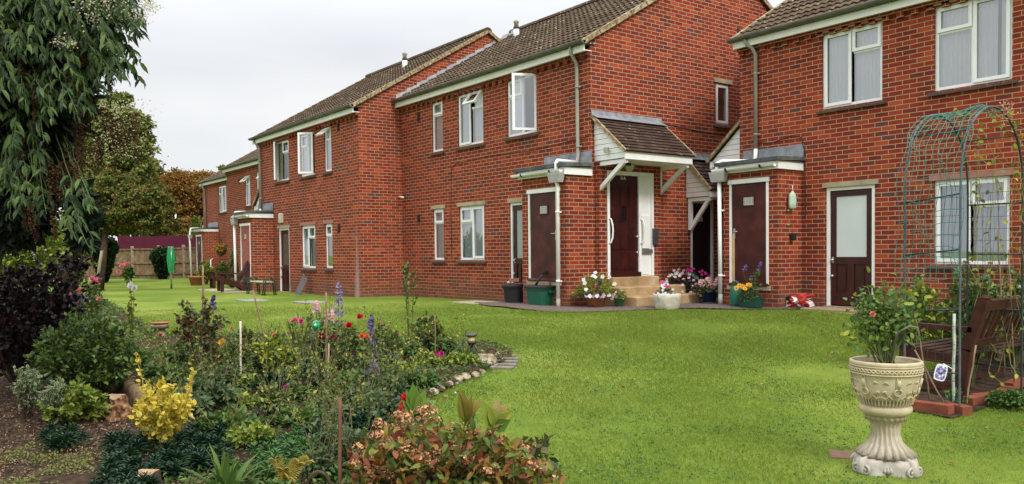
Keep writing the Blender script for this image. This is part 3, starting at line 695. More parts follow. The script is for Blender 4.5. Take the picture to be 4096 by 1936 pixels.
for uu, r0 in ((a+.03, .0), (11.35, 0)):
    gr.tube([TG(uu, .62, .015), TG(uu+.02, .60, .05), TG(uu+.035, .50, .075), TG(uu+.04, .38, .08), TG(uu+.035, .26, .075), TG(uu+.02, .17, .05), TG(uu, .15, .015)], .016, 8)
gr.build('grab_handle', WHITE, FD)
lb = MB(); bxl(lb, TG, 11.39, 11.66, -.04, .04, -.01, .03); lb.build('letter_plate', METAL, FD)
kb = MB(); bxl(kb, TG, 11.66, 11.78, .13, .44, .001, .07); kb.build('key_safe', mat('pewter', (0.12, 0.12, 0.13), (0.08, 0.08, 0.09), 5, 0.4, metal=.5), FD)
def text(name, s, size, M, m, parent):
    cu = bpy.data.curves.new(name, 'FONT'); cu.body = s; cu.size = size; cu.align_x = 'CENTER'; cu.align_y = 'CENTER'; cu.extrude = 0.002
    cu.materials.append(m); tmp = bpy.data.objects.new('tmp', cu); C.objects.link(tmp); bpy.context.view_layer.update()
    me = bpy.data.meshes.new_from_object(tmp.evaluated_get(bpy.context.evaluated_depsgraph_get())); bpy.data.objects.remove(tmp)
    o = bpy.data.objects.new(name, me); C.objects.link(o); o.parent = parent
    o.matrix_local = Matrix.Translation(-Vector(ORG[parent.name]))@M; return o
np_ = MB(); bxl(np_, TG, 10.86, 10.97, Cc+1.77, Cc+1.85, -.018, -.014); npo = np_.build('number_plate', DOOR, FD)
text('door_number', '31A', .085, Matrix.Translation((XB1+.12-.012, 10.915, Cc+1.81))@Matrix(((0, 0, 1, 0), (1, 0, 0, 0), (0, 1, 0, 0), (0, 0, 0, 1))), WHITE, FD)
# lights under the porch
lt = MB(); lt.lathe((0, 0, 0), [(.001, -.02), (.09, -.02), (.10, 0), (.10, .05), (.085, .085), (.001, .10)], 20)
V = [(XB1+.14+p[2], 11.02+p[0], 1.60+p[1]) for p in lt.v]; lt.v = V; lt.build('bulkhead_lamp', mat('cream_plastic', (0.60, 0.56, 0.45), (0.5, 0.47, 0.38), 4, 0.4), HB)
cm = MB(); cm.beam((XB1+.15, 10.80, 1.66), (XB1+.38, 10.84, 1.60), .06, .05, 0); cm.beam((XB1+.14, 10.80, 1.69), (XB1+.42, 10.85, 1.63), .075, .008, 1)
cm.lathe((XB1+.2, 10.66, 1.47), [(.02, .1), (.045, .06), (.05, 0), (.001, -.03)], 10, 0); cm.build('security_camera', [BLACKP, WHITE], HB)
bx_ = MB(); bx_.box(-10.86, -10.78, 10.20, 10.262, 1.78, 1.87); bx_.build('junction_box', mat('grey_green_box', (0.35, 0.40, 0.33), (0.3, 0.34, 0.28), 4, 0.5), HB)
porch(HB, XB1, 1, 10.30, 12.0, 2.50, 0.68, 0.80, 1.10)
porch(HB, XB1, 1, 12.80, 14.3, 1.90, 0.66, 0.62, 0.42)
# ground-level door of the passage
fr = MB(); TG2 = gable_tf(XB1); a, b, c, d = D2[:4]
ring(fr, TG2, a, b, c-.02, d, .05, -.06, .01); DD = fr.build('passage_door', WPAINT, HB)
lf = MB(); bxl(lf, TG2, a+.052, b-.052, c+.03, d-.052, -.05, -.03); lf.build('door_leaf', mat('black_door', (0.012, 0.008, 0.008), (0.009, 0.006, 0.006), 3, 0.4), DD)
pp = MB(); bxl(pp, TG2, 13.18, 13.32, .60, .70, -.03, -.022); pp.build('notice', PAPER, DD)
# entrance steps
st = thing('entrance_steps', 'worn sandy concrete steps up to the maroon front door', 'steps', (XB1+.5, 11.1, -1.0))
s = MB(); s.box(XB1+.14, XB1+.26, 10.49, 11.71, -1.1, -.475, bev=.012); s.box(XB1+.125, XB1+.62, 10.30, 12.05, -1.1, -.64, bev=.02); s.box(XB1+.60, XB1+.95, 10.40, 12.05, -1.1, -.80, bev=.02)
s.build('step_block', mat('sandy_concrete', (0.44, 0.30, 0.15), (0.28, 0.185, 0.09), 3.5, 0.85, 0.2, 0.35, stops=[(0.25, (0.17, 0.13, 0.07)), (0.45, (0.36, 0.24, 0.12)), (0.6, (0.42, 0.29, 0.15)), (0.75, (0.52, 0.42, 0.29))]), st)
flue(HB, -17.23, 13.11, 5.66)
wr = MB()
pts = [(-15.9, YB-.012, 1.95), (-15.7, YB-.012, 2.03), (-14.4, YB-.012, 2.08), (-13.0, YB-.012, 2.03), (-11.6, YB-.012, 2.1), (-11.25, YB-.012, 2.12)]
wr.tube(pts, .007, 5); wr.tube([(-15.9, YB-.012, 1.95), (-15.95, YB-.012, .9), (-15.93, YB-.012, -.1)], .006, 5)
wr.tube([(XB1+.012, 11.95, 2.52), (XB1+.012, 13.2, 2.44), (XB1+.012, 14.6, 2.42)], .008, 5); wr.tube([(XB1+.012, 14.55, 4.6), (XB1+.012, 14.55, 3.8), (XB1+.012, 14.56, 3.65), (XB1+.012, 15.2, 3.62)], .007, 5)
wr.build('cable', BLACKP, HB)
vs = MB(); vs.box(XB1-.02, XB1+.012, 14.42, 14.5, 4.35, 4.72); vs.build('wall_slot', AIRB, HB)

# ================================================================== block A (right, nearest)
YA = 12.6; XA0 = -9.73; XA1 = -1.2
wA = [(-8.03, -6.97, 2.37, 3.63, 'w'), (-6.15, -5.07, 2.37, 3.63, 'w'), (-6.15, -5.09, -.24, 1.02, 'w'), (-7.95, -7.09, -.95, 1.04, 'd'), (-3.4, -2.4, 2.37, 3.63, 'w'), (-3.4, -2.4, -.24, 1.02, 'w')]
HA, iA = house('A', 'nearest brick block on the right behind the garden arch', XA0, XA1, YA, 3.78, wA)
tA = facade_tf(YA)
window(HA, tA, *wA[0][:4], TWO(), [(-8.0, -7.52), (-7.49, -6.98)], 'white')
window(HA, tA, *wA[1][:4], TWO('l'), [(-6.15, -5.63), (-5.59, -5.3), (-5.25, -5.08)], 'white')
window(HA, tA, *wA[2][:4], TWO(), [(-6.14, -5.1)], 'blue', lintel=PINKL)
window(HA, tA, *wA[4][:4], TWO(), [(-3.4, -2.4)], 'white'); window(HA, tA, *wA[5][:4], TWO(), [(-3.4, -2.4)], 'blue', lintel=PINKL)
for u0, u1 in ((-8.12, -6.88), (-6.25, -4.98), (-3.5, -2.3)):
    l = MB(); bxl(l, tA, u0, u1, 3.632, 3.70, -.04, .06); l.build('head_lintel', PINKL, HA)
DA = glazed_door(HA, tA, *wA[3][:4])
SA, DSA = store(HA, -9.60, -8.43, 11.95, YA, 1.38, (-9.45, -8.63), (-.62, 1.22), DOORM, hinge='r')
pl = MB(); pl.box(-9.40, -9.345, 11.942, 11.952, -.55, .30); pl.build('bare_plywood_strip', mat('plywood', (0.62, 0.42, 0.20), (0.5, 0.32, 0.15), 10, 0.8), DSA)
pipe(HA, [(-9.45, YA-.2, 3.84), (-9.45, YA-.2, 3.76), (-9.36, YA-.12, 3.66), (-9.33, YA-.06, 3.55), (-9.33, YA-.06, 1.85)], .034, GREYPIPE, [(-9.33, YA-.06, 3.2), (-9.33, YA-.06, 2.1)])
pipe(HA, [(-9.33, YA-.06, 1.84), (-9.33, YA-.07, 1.68), (-9.36, YA-.10, 1.62), (-9.60, 11.9, 1.60), (-9.64, 11.84, 1.57), (-9.64, 11.83, 1.35)], .036, WPAINT)
hopper(HA, -9.60, 11.83, 1.36)
pipe(HA, [(-9.60, 11.85, 1.25), (-9.60, 11.87, -.8)], .036, WPAINT, [(-9.6, 11.87, .72), (-9.6, 11.87, -.45)]); pipe(HA, [(-9.60, 11.87, -.79), (-9.60, 11.87, -1.05)], .040, GREYPIPE)
porch(HA, XA0, -1, 12.75, 14.4, 2.46, 0.68, 0.78, 1.2)
wr = MB(); wr.tube([(-9.33, YA-.02, 1.95), (-9.0, YA-.015, 1.92), (-8.6, YA-.015, 2.0), (-8.42, YA-.015, 1.95), (-8.36, YA-.015, 1.7), (-8.34, YA-.015, .55)], .008, 5); wr.build('cable', BLACKP, HA)

# ================================================================== block C (left of centre)
YC = 9.03; XC1 = -18.22; XC0 = -25.15
cu = (2.16, 3.33)
wC = [(-23.70, -22.68, *cu, 'w'), (-21.82, -20.88, *cu, 'w'), (-20.24, -19.80, 2.17, 3.33, 'w'), (-21.83, -20.91, -.36, .81, 'w'), (-20.27, -19.83, -.35, .81, 'w'), (-23.53, -22.75, -1.06, .78, 'd')]
HC, iC = house('C', 'left-hand brick block with pale streaked corner and two open upstairs windows', XC0, XC1, YC, 3.50, wC, brick_=brickmat('streaked_brick', streak=(-18.42, 1.15, -1.1, .20)))
tC = facade_tf(YC)
w1 = window(HC, tC, *wC[0][:4], TWO('r'), [(-23.68, -23.3), (-23.1, -22.7)], 'cream', opened=[TWO('r')[0]])
sash(w1, (-23.66, YC+.03, 2.19), (.86, -.50, 0), (0, 0, 1), .46, 1.1)
w1 = window(HC, tC, *wC[1][:4], TWO('l'), [(-21.8, -21.4)], 'white', opened=[TWO('l')[2]])
sash(w1, (-20.92, YC-.02, 2.19), (-.70, -.71, 0), (0, 0, 1), .42, 1.1)
w1 = window(HC, tC, *wC[2][:4], ONE, [(-20.22, -19.82)], 'white', opened=[ONE[1]])
sash(w1, (-20.20, YC+.02, 3.30), (1, 0, 0), (0, -.80, -.60), .36, .34, 'open_fanlight')
window(HC, tC, *wC[3][:4], [(0, .5, 0, 1, True), (.5, 1, 0, .7, False), (.5, 1, .7, 1, True)], [(-21.82, -20.92)], 'white', lintel=PINKL)
window(HC, tC, *wC[4][:4], ONE, [(-20.26, -19.84)], 'green', lintel=PINKL)
for u0, u1 in ((-23.78, -22.6), (-21.9, -20.8), (-20.3, -19.72)):
    l = MB(); bxl(l, tC, u0, u1, 3.332, 3.39, -.04, .05); l.build('head_lintel', PINKL, HC)
DGL = mat('dim_reeded_glass', (0.12, 0.10, 0.09), (0.07, 0.055, 0.05), 3, 0.25, 0.5)
glazed_door(HC, tC, *wC[5][:4], DGL)
store(HC, -25.18, -24.0, 8.38, YC, 1.12, (-24.97, -24.12), (-.72, .93), DOORP)
for u, v in ((-19.35, 3.23), (-19.4, .68)): airbrick(HC, tC, u, v)
pipe(HC, [(-24.95, YC-.2, 3.56), (-24.95, YC-.2, 3.48), (-24.85, YC-.07, 3.30), (-24.83, YC-.06, 1.4)], .036, GREYPIPE, [(-24.83, YC-.06, 2.9), (-24.83, YC-.06, 1.75)])
pipe(HC, [(-24.83, YC-.06, 1.42), (-24.85, YC-.1, 1.34), (-25.20, 8.3, 1.32), (-25.24, 8.27, 1.28), (-25.24, 8.27, 1.1)], .038, WPAINT)
hopper(HC, -25.22, 8.27, 1.08); pipe(HC, [(-25.24, 8.28, 1.0), (-25.24, 8.29, -1.1)], .038, WPAINT)
porch(HC, XC0, -1, 9.2, 10.8, 2.3, .68, .8, 1.0)
lt = MB(); lt.box(-23.33, -23.17, YC-.09, YC-.001, .93, 1.22, bev=.02); lt.build('wall_light', mat('cream_plastic', (0.60, 0.56, 0.45), None), HC)
ov = MB(); ov.tube([(XC1+.001, 10.10, 1.43), (XC1+.28, 10.08, 1.40)], .02, 8); ov.build('overflow_pipe', WHITE, HC)
flue(HC, -20.95, 11.88, 5.40)
# stepped lead flashing where the lower roof meets C's gable
fl = MB(); 
for i in range(13):
    y0_ = YB-.15+i*.30; z0_ = ZE+.19+.59*(y0_-YB)
    fl.add([(XC1+.012, y0_, z0_+.02), (XC1+.012, y0_+.30, z0_+.20), (XC1+.012, y0_+.30, z0_+.23+.05), (XC1+.012, y0_+.02, z0_+.16), (XC1+.16, y0_, z0_+.03), (XC1+.16, y0_+.30, z0_+.21)], [(0, 1, 2, 3), (0, 4, 5, 1)])
fl.build('stepped_flashing', mat('bright_lead', (0.46, 0.46, 0.49), (0.28, 0.28, 0.31), 6, 0.5), HB)

# ================================================================== blocks D and E (far left)
YD = 11.2
wD = [(-32.75, -32.15, 1.98, 3.18, 'w'), (-31.4, -30.3, 1.98, 3.2, 'w')]
HD, iD = house('D', 'far brick block just left of the grey downpipe', -35.0, -26.6, YD, 3.56, wD)
tD = facade_tf(YD)
o_ = window(HD, tD, *wD[0][:4], ONE, [(-32.7, -32.2)], 'white', opened=[ONE[1]]); sash(o_, (-32.72, YD+.02, 3.14), (1, 0, 0), (0, -.75, -.66), .5, .34, 'open_fanlight')
o_ = window(HD, tD, *wD[1][:4], TWO('r'), [(-31.3, -30.4)], 'white', opened=[TWO('r')[2]]); sash(o_, (-30.83, YD+.02, 3.16), (1, 0, 0), (0, -.7, -.7), .48, .36, 'open_fanlight')
airbrick(HD, tD, -33.4, 3.0)
YE = 12.5
wE = [(-40.3, -39.2, 2.08, 3.33, 'w'), (-39.0, -38.0, -1.1, .85, 'd')]
HE, iE = house('E', 'farthest brick block at the end of the terrace by the fence', -42.9, -35.0, YE, 3.60, wE)
tE = facade_tf(YE)
window(HE, tE, *wE[0][:4], TWO('l'), [(-40.2, -39.3)], 'grey'); glazed_door(HE, tE, *wE[1][:4])
store(HE, -42.0, -40.5, YE-.65, YE, 1.18, (-41.85, -40.95), (-.8, 1.0), DOORM)
pipe(HE, [(-42.4, YE-.2, 3.6), (-42.35, YE-.07, 3.3), (-42.3, YE-.06, 1.4)], .045, GREYPIPE); pipe(HE, [(-42.3, YE-.06, 1.4), (-42.3, YE-.8, 1.36), (-42.3, YE-.85, 1.0), (-42.3, YE-.8, -1.1)], .045, WPAINT)
hopper(HE, -42.3, YE-.82, 1.0, .4)
porch(HE, -42.9, -1, 12.7, 14.2, 2.3, .68, .8, 1.0)
rl = MB(); p1 = at_depth(843, 1040, 39.5); p2 = at_depth(872, 1021, 40.5); rl.tube([(p1[0], p1[1], -1.2), tuple(p1), tuple(p2), (p2[0], YE, p2[2]+.02)], .028, 8)
tag(rl.build('handrail', WHITE), 'bent white tubular handrail beside the farthest block door', 'handrail')
# ------------------------------------------------------------------ ground
def poly_px(pts): return [tuple(on_ground(*p)[:2]) for p in pts]
BED = poly_px([(2035, 1405), (2050, 1435), (1960, 1478), (1850, 1530), (1740, 1580), (1700, 1640), (1690, 1700), (1760, 1790), (1950, 1850), (2250, 1900)])
BED += [(-2.9, 1.9), (-2.0, 0.6), (-3.5, -3.5), (-22, -6.0), (-26, 0.5)]
BED += poly_px([(180, 1190), (300, 1195), (430, 1215), (560, 1290), (640, 1345), (800, 1350), (1000, 1345), (1300, 1352), (1600, 1360), (1800, 1368), (1930, 1375)])
BED2 = [tuple(on_ground(*p)[:2]) for p in ((3560, 1625), (3800, 1675), (3930, 1640), (4096, 1560), (4400, 1500), (4400, 1330), (4096, 1380), (3900, 1440), (3650, 1500), (3480, 1560))]
PATH = [(-13.9, 9.4), (-13.2, 9.0), (-12.3, 8.72), (-11.2, 8.65), (-10.35, 8.9), (-10.0, 9.45), (-9.75, 10.2), (-9.4, 10.75), (-8.95, 11.1), (-8.6, 11.45), (-8.4, 11.75), (-8.0, 12.05), (-7.0, 12.2), (-6.9, 12.6), (-9.7, 12.6), (-9.7, 20), (-11.2, 20), (-11.2, 10.2), (-12.49, 10.2), (-13.9, 9.9)]
lawnm, t, b, o = newmat('lawn')
f1 = noise(t, 0.45, 5); f2 = noise(t, 6, 6); f3 = noise(t, 70, 3)
c = ramp(t, f1, [(0.34, (0.115, 0.185, 0.025)), (0.5, (0.162, 0.240, 0.034)), (0.66, (0.235, 0.300, 0.057))])
c = mixc(t, 0.7, c, mixc(t, f2, (0.62, 0.66, 0.6), (1.3, 1.22, 1.2)), 'MULTIPLY')
c = mixc(t, 0.6, c, mixc(t, f3, (0.5, 0.55, 0.5), (1.5, 1.4, 1.4)), 'MULTIPLY')
t.links.new(c, b.inputs['Base Color']); b.inputs['Roughness'].default_value = 0.95; b.inputs['Specular IOR Level'].default_value = 0.1
bump(t, b, noise(t, 90, 4), 0.8, 0.03); MATS['lawn'] = lawnm
xs = np.concatenate([[-900, -400, -200, -120], np.linspace(-80, 6, 130), [15, 40, 100, 300]]); ys = np.concatenate([[-300, -100, -30], np.linspace(-10, 20, 70), [30, 60, 150, 400, 900]])
gx, gy = np.meshgrid(xs, ys); hz = gz(gx, gy)
bump_ = 0.012*np.sin(gx*1.3+2)*np.cos(gy*1.7)+0.008*np.sin(gx*3.1)*np.sin(gy*2.3)
near = (np.abs(gx+20) < 60) & (gy > -10) & (gy < 20); hz = hz+np.where(near, bump_, 0)
nx, ny = len(xs), len(ys); me = MB()
me.v = [(float(x), float(y), float(z)) for x, y, z in zip(gx.ravel(), gy.ravel(), hz.ravel())]
for j in range(ny-1):
    for i in range(nx-1): me.f.append((j*nx+i, j*nx+i+1, (j+1)*nx+i+1, (j+1)*nx+i)); me.m.append(0); me.sm.append(True)
kind(me.build('ground', lawnm), 'structure', 'mown green lawn running back to the brick houses', 'lawn')
def sheet(name, poly, dz, m, step=.12, amp=0.0, fs=1.0):
    """dense sheet clipped to polygon, following the ground"""
    P = np.array(poly); x0, y0 = P.min(0); x1, y1 = P.max(0)
    X = np.arange(x0, x1+step, step); Y = np.arange(y0, y1+step, step); GX, GY = np.meshgrid(X, Y)
    # snap inside test on cell centres
    cx, cy = GX[:-1, :-1]+step/2, GY[:-1, :-1]+step/2; ins = in_poly(cx, cy, poly)
    Z = gz(GX, GY)+dz+0.012*np.sin(GX*1.3+2)*np.cos(GY*1.7)+0.008*np.sin(GX*3.1)*np.sin(GY*2.3)
    if amp: Z = Z+amp*(np.sin(GX*5.1+GY*2)*np.cos(GY*4.3-GX)+0.6*np.sin(GX*13+1)*np.sin(GY*11)+RN.normal(size=GX.shape)*.35)
    mb = MB(); n = GX.shape[1]; mb.v = [(float(a), float(b_), float(c_)) for a, b_, c_ in zip(GX.ravel(), GY.ravel(), Z.ravel())]
    for j, i in zip(*np.nonzero(ins)): mb.f.append((j*n+i, j*n+i+1, (j+1)*n+i+1, (j+1)*n+i)); mb.m.append(0); mb.sm.append(True)
    return mb.build(name, m)
soil = mat('dark_soil', (0, 0, 0), None, 14, 0.95, 0.1, 0.9, stops=[(0.3, (0.022, 0.014, 0.009)), (0.5, (0.05, 0.032, 0.02)), (0.65, (0.085, 0.055, 0.035)), (0.75, (0.15, 0.11, 0.075))], bscale=45)
kind(sheet('flower_bed_soil', BED, 0.03, soil, .075, .018), 'structure', 'dark soil of the flower bed with bark and leaf litter', 'soil')
kind(sheet('rose_bed_soil', BED2, 0.014, soil, .05, .006), 'structure', 'soil under the garden bench and arch', 'soil')
asph = mat('worn_asphalt', (0, 0, 0), None, 30, 0.95, 0.15, 0.6, stops=[(0.3, (0.075, 0.055, 0.05)), (0.5, (0.14, 0.105, 0.095)), (0.7, (0.22, 0.17, 0.15))], bscale=120)
kind(sheet('path', PATH, 0.024, asph, .07), 'structure', 'worn tarmac path round the block corner to the porch', 'path')
pav = MB()
for (x0, x1, y0, y1, ang) in ((-8.05, -6.95, 12.0, 12.5, 0),):
    pav.box(x0, x1, y0, y1, -1.08, -.965, bev=.01)
kind(pav.build('door_slab', mat('doorstep', (0.34, 0.24, 0.15), (0.22, 0.155, 0.10), 5, 0.85, bmp=.2)), 'structure', 'low concrete slab under the glazed maroon back door', 'paving')
pc = MB(); z_ = float(gz(-13.4, 9.3)); pc.box(-14.0, -12.45, 8.95, 9.58, -1.1, z_+.03, bev=.01); pc.box(-26.6, -23.9, 7.55, 8.36, -1.2, float(gz(-25, 8))+.03, bev=.01)
kind(pc.build('paving', CONC), 'structure', 'concrete paving strips at the foot of the bin stores', 'paving')
def slab_px(name, px, py, w, d, label):
    p = on_ground(px, py); m = MB(); m.box(p[0]-w/2, p[0]+w/2, p[1]-d/2, p[1]+d/2, p[2]-.05, p[2]+.03, bev=.008); return tag(m.build(name, mat('cover_concrete', (0.30, 0.31, 0.27), (0.2, 0.21, 0.18), 6, 0.8)), label, 'manhole cover', 'manhole covers in the lawn')
slab_px('manhole_cover', 1008, 1204, .75, .5, 'pale grey manhole cover in the lawn before the garden kneeler')
slab_px('manhole_cover', 1240, 1212, .75, .45, 'pale grey manhole cover in the lawn before the left block windows')

# grass blades: density falls with distance; short turf
def grass(n_px, name):
    pts = []
    X = RN.uniform(-16, -0.2, 900000); Y = RN.uniform(0.2, 12.4, 900000)
    c = CM@np.stack([X, Y, gz(X, Y)]); Z = c[2]; u = 2048+F_PX*c[0]/Z; v = CY+F_PX*c[1]/Z
    ok = (Z > 1.5) & (u > -60) & (u < 4160) & (v < 1980) & (Z < 17) & ~in_poly(X, Y, BED) & ~in_poly(X, Y, BED2) & ~in_poly(X, Y, PATH)
    ok &= RN.random(len(X)) < np.clip((7.5/Z)**1.3, 0, 1)*np.clip((17-Z)/5, 0, 1)
    ok &= ~((Y > 9.5) & (X < -11)) & ~((X > -8.1) & (X < -6.9) & (Y > 11.9))
    X, Y, Z = X[ok], Y[ok], Z[ok]; return X, Y, Z
X, Y, Z = grass(0, 'grass')
n = len(X); P = np.stack([X, Y, gz(X, Y)-.004], 1)
tuft = 0.75+0.45*np.clip(0.5+0.5*np.sin(X*2.1+1.7*np.sin(Y*1.3))*np.cos(Y*2.7+X), 0, 1)
L = (0.014+0.015*RN.random(n))*tuft*np.clip(Z/6.5, 1.0, 1.5); Wd = 0.0032*np.clip(Z/4, 1, 3.0)*(0.7+.6*RN.random(n))
D = rdir(n, 1.25, .65); gm = leafmat('grass_blade', [(0.17, 0.27, 0.030), (0.23, 0.345, 0.040), (0.29, 0.40, 0.054), (0.32, 0.39, 0.08), (0.40, 0.385, 0.14)], 0.6, 0.3, 0.2)
kind(leaves('grass', P, D, np.tile([0.3, .9, .1], (n, 1)), L, Wd, gm, shape=0, droop=.25, fold=0), 'stuff', 'short green turf of the lawn', 'grass')
print('grass blades', n)
# ------------------------------------------------------------------ street-of-the-garden objects
WOOD = mat('weathered_fence_wood', (0, 0, 0), None, 5, 0.9, 0.15, 0.4, stops=[(0.3, (0.10, 0.065, 0.038)), (0.55, (0.19, 0.13, 0.075)), (0.75, (0.27, 0.20, 0.12))], bscale=30)
DWOOD = mat('dark_stained_wood', (0.070, 0.022, 0.014), (0.028, 0.010, 0.007), 9, 0.7, 0.2, 0.2)
BWOOD = mat('bench_slat_wood', (0.085, 0.042, 0.030), (0.04, 0.02, 0.015), 12, 0.7, 0.2, 0.2)
TERRA = mat('terracotta', (0.42, 0.15, 0.075), (0.28, 0.10, 0.055), 8, 0.85, 0.2, 0.2)
CANE = mat('bamboo_cane', (0.30, 0.20, 0.11), (0.18, 0.12, 0.07), 20, 0.7)
BARK = mat('bark', (0.11, 0.075, 0.05), (0.045, 0.03, 0.022), 18, 0.95, 0.1, 0.8)
STEM = mat('green_stem', (0.11, 0.14, 0.04), (0.07, 0.085, 0.03), 20, 0.7)
BSTEM = mat('brown_stem', (0.10, 0.06, 0.04), (0.05, 0.032, 0.022), 20, 0.85)
def gp(px, py): p = on_ground(px, py); return p
# far fence, across the end of the garden
FZ = 44.0
fpx = [(300, -1.22), (425, -1.24), (530, -1.24), (636, -1.2), (735, -1.16), (795, -1.14)]
FP = []
for px, zb in fpx: q = at_depth(px, 1050, FZ); FP.append((q[0], q[1], float(gz(q[0], q[1]))))
fe = thing('wooden_fence', 'weathered close-board timber fence closing the far end of the lawn', 'fence', FP[3])
for i in range(len(FP)-1):
    A, B = Vector(FP[i]), Vector(FP[i+1]); zt = 0.36+.02*i; m = MB(); d = (B-A); d.z = 0; L_ = d.length; n = int(L_/.12)
    off = Vector((d.y, -d.x, 0)).normalized()
    for k in range(n):
        a = A+d*((k+.04)/n); b = A+d*((k+1.0)/n); o1 = off*(.0 if k % 2 else .012)
        V = [a+o1, b+o1, b+o1+off*.014, a+o1+off*.014]; zb = min(A.z, B.z)-.1
        m.add([(v.x, v.y, zb) for v in V]+[(v.x, v.y, zt) for v in V], [(3, 2, 1, 0), (4, 5, 6, 7)]+[(j, (j+1) % 4, (j+1) % 4+4, j+4) for j in range(4)])
    for zz in (zt+.0, zt-.75, zt-1.35): m.beam((A.x+off.x*.05, A.y+off.y*.05, zz), (B.x+off.x*.05, B.y+off.y*.05, zz), .06, .08)
    m.build('panel', WOOD, fe)
for i, p in enumerate(FP):
    m = MB(); m.box(p[0]-.07, p[0]+.07, p[1]-.07, p[1]+.07, p[2]-.2, .52+.02*i, bev=.02); m.build('post', mat('fence_post', (0.30, 0.25, 0.17), (0.2, 0.165, 0.11), 6, 0.9), fe)
A = at_depth(470, 950, 49); B = at_depth(830, 950, 49); m = MB(); nseg = 16; top = 1.22
V = []
for i in range(nseg+1):
    q = A+(B-A)*i/nseg; V += [(q[0], q[1], -1.3), (q[0], q[1], top+.03*math.sin(i*1.7)), (q[0]-.1, q[1]+.06, top+.03*math.sin(i*1.7)), (q[0]-.1, q[1]+.06, -1.3)]
m.add(V, [(4*i+j, 4*i+4+j, 4*i+4+(j+1) % 4, 4*i+(j+1) % 4) for i in range(nseg) for j in range(4)])
tag(m.build('hoarding', mat('maroon_sheeting', (0.085, 0.006, 0.024), (0.06, 0.005, 0.018), 3, 0.8)), 'dark maroon hoarding standing above and behind the timber fence', 'hoarding')
q = at_depth(705, 990, 60); m = MB(); m.tube([(q[0], q[1], -1), (q[0], q[1], 3.1)], .06, 8); m.tube([(q[0], q[1], 3.1), (q[0], q[1], 3.2)], [.06, .02], 8)
tag(m.build('pole', WPAINT), 'thin white pole rising beyond the maroon hoarding', 'pole')
# covered rotary dryer
p = gp(686, 1156); Zc = F_PX/px_m(p); k = Zc/F_PX
rd = thing('rotary_dryer', 'folded rotary clothes dryer with green line on a silver pole in the lawn', 'clothes dryer', p)
m = MB(); m.tube([(p[0], p[1], p[2]-.05), (p[0], p[1], p[2]+.16)], .032, 10, 1); m.tube([(p[0], p[1], p[2]+.16), (p[0], p[1], p[2]+.75)], .024, 10, 0); m.build('pole', [METAL, BLACKP], rd)
GRN = mat('green_line', (0.03, 0.42, 0.13), (0.015, 0.26, 0.08), 14, 0.6)
m = MB(); H_ = 170*k
for i in range(4): a = i*PI/2; m.tube([(p[0]+.03*math.cos(a), p[1]+.03*math.sin(a), p[2]+.45), (p[0]+.075*math.cos(a), p[1]+.075*math.sin(a), p[2]+H_)], .012, 6)
m.build('arm', METAL, rd)
m = MB()
for i in range(46):
    a = rnd.uniform(0, 2*PI); r = rnd.uniform(.03, .11); z0 = p[2]+rnd.uniform(.5, .75); z1 = p[2]+H_-rnd.uniform(0, .1)
    pts = [(p[0]+r*.9*math.cos(a), p[1]+r*.9*math.sin(a), z1), (p[0]+r*1.25*math.cos(a+.3), p[1]+r*1.25*math.sin(a+.3), (z0+z1)/2), (p[0]+r*.7*math.cos(a+.5), p[1]+r*.7*math.sin(a+.5), z0)]
    m.tube(pts, .012, 4, 0, False)
m.build('line', GRN, rd)
# adirondack style chairs
def chair(px, py, ang, label, sc=1.0, m1=DWOOD, grp='brown reclining garden chairs'):
    p = gp(px, py); t = thing('garden_chair', label, 'chair', p, grp); c, s_ = math.cos(ang), math.sin(ang)
    T = lambda x, y, z: (p[0]+sc*(x*c-y*s_), p[1]+sc*(x*s_+y*c), p[2]+sc*z)          # local +x is the direction the chair faces
    def bm(a, b, w, h, name='seat', up=(0, 0, 1)): mm = MB(); mm.beam(T(*a), T(*b), w*sc, h*sc, up=up); return mm
    mm = MB()
    for i in range(6): x = .30-.085*i; z = .36-.025*i; mm.beam(T(x, -.26, z), T(x, .26, z), .075*sc, .02*sc)
    for yy in (-.25, .25): mm.beam(T(.34, yy, .345), T(-.42, yy, .10), .03*sc, .09*sc)
    mm.build('seat', m1, t)
    mm = MB()
    for i in range(6): yy = -.225+.09*i; tp = .92-.010*abs(i-2.5)**2*1.6; mm.beam(T(-.16, yy, .23), T(-.46-.02, yy*1.12, tp), .078*sc, .02*sc, up=(c, s_, 0.3))
    mm.beam(T(-.24, -.28, .44), T(-.24, .28, .44), .03*sc, .07*sc); mm.build('backrest', m1, t)
    for yy in (-.29, .29):
        mm = MB(); mm.beam(T(.30, yy, 0), T(.30, yy, .54), .04*sc, .09*sc, up=(c, s_, 0)); mm.build('leg', m1, t)
        mm = MB(); mm.beam(T(-.42, yy*.9, .0), T(.0, yy*.9, .34), .04*sc, .09*sc, up=(0, 0, 1)); mm.build('leg', m1, t)
        mm = MB(); mm.beam(T(.42, yy*1.05, .56), T(-.34, yy*1.05, .54), .13*sc, .025*sc); mm.build('armrest', m1, t)
    return t
chair(925, 1168, -1.7, 'brown slatted garden chair, the right one of the pair by the faded door', 1.0)
chair(888, 1152, -1.7, 'brown slatted garden chair, the left one of the pair by the faded door', 1.0)
GP_ = mat('teal_grey_plastic', (0.10, 0.15, 0.15), (0.07, 0.10, 0.10), 8, 0.5)
chair(893, 1112, -2.3, 'grey-green garden chair behind the brown pair', .95, GP_, None)
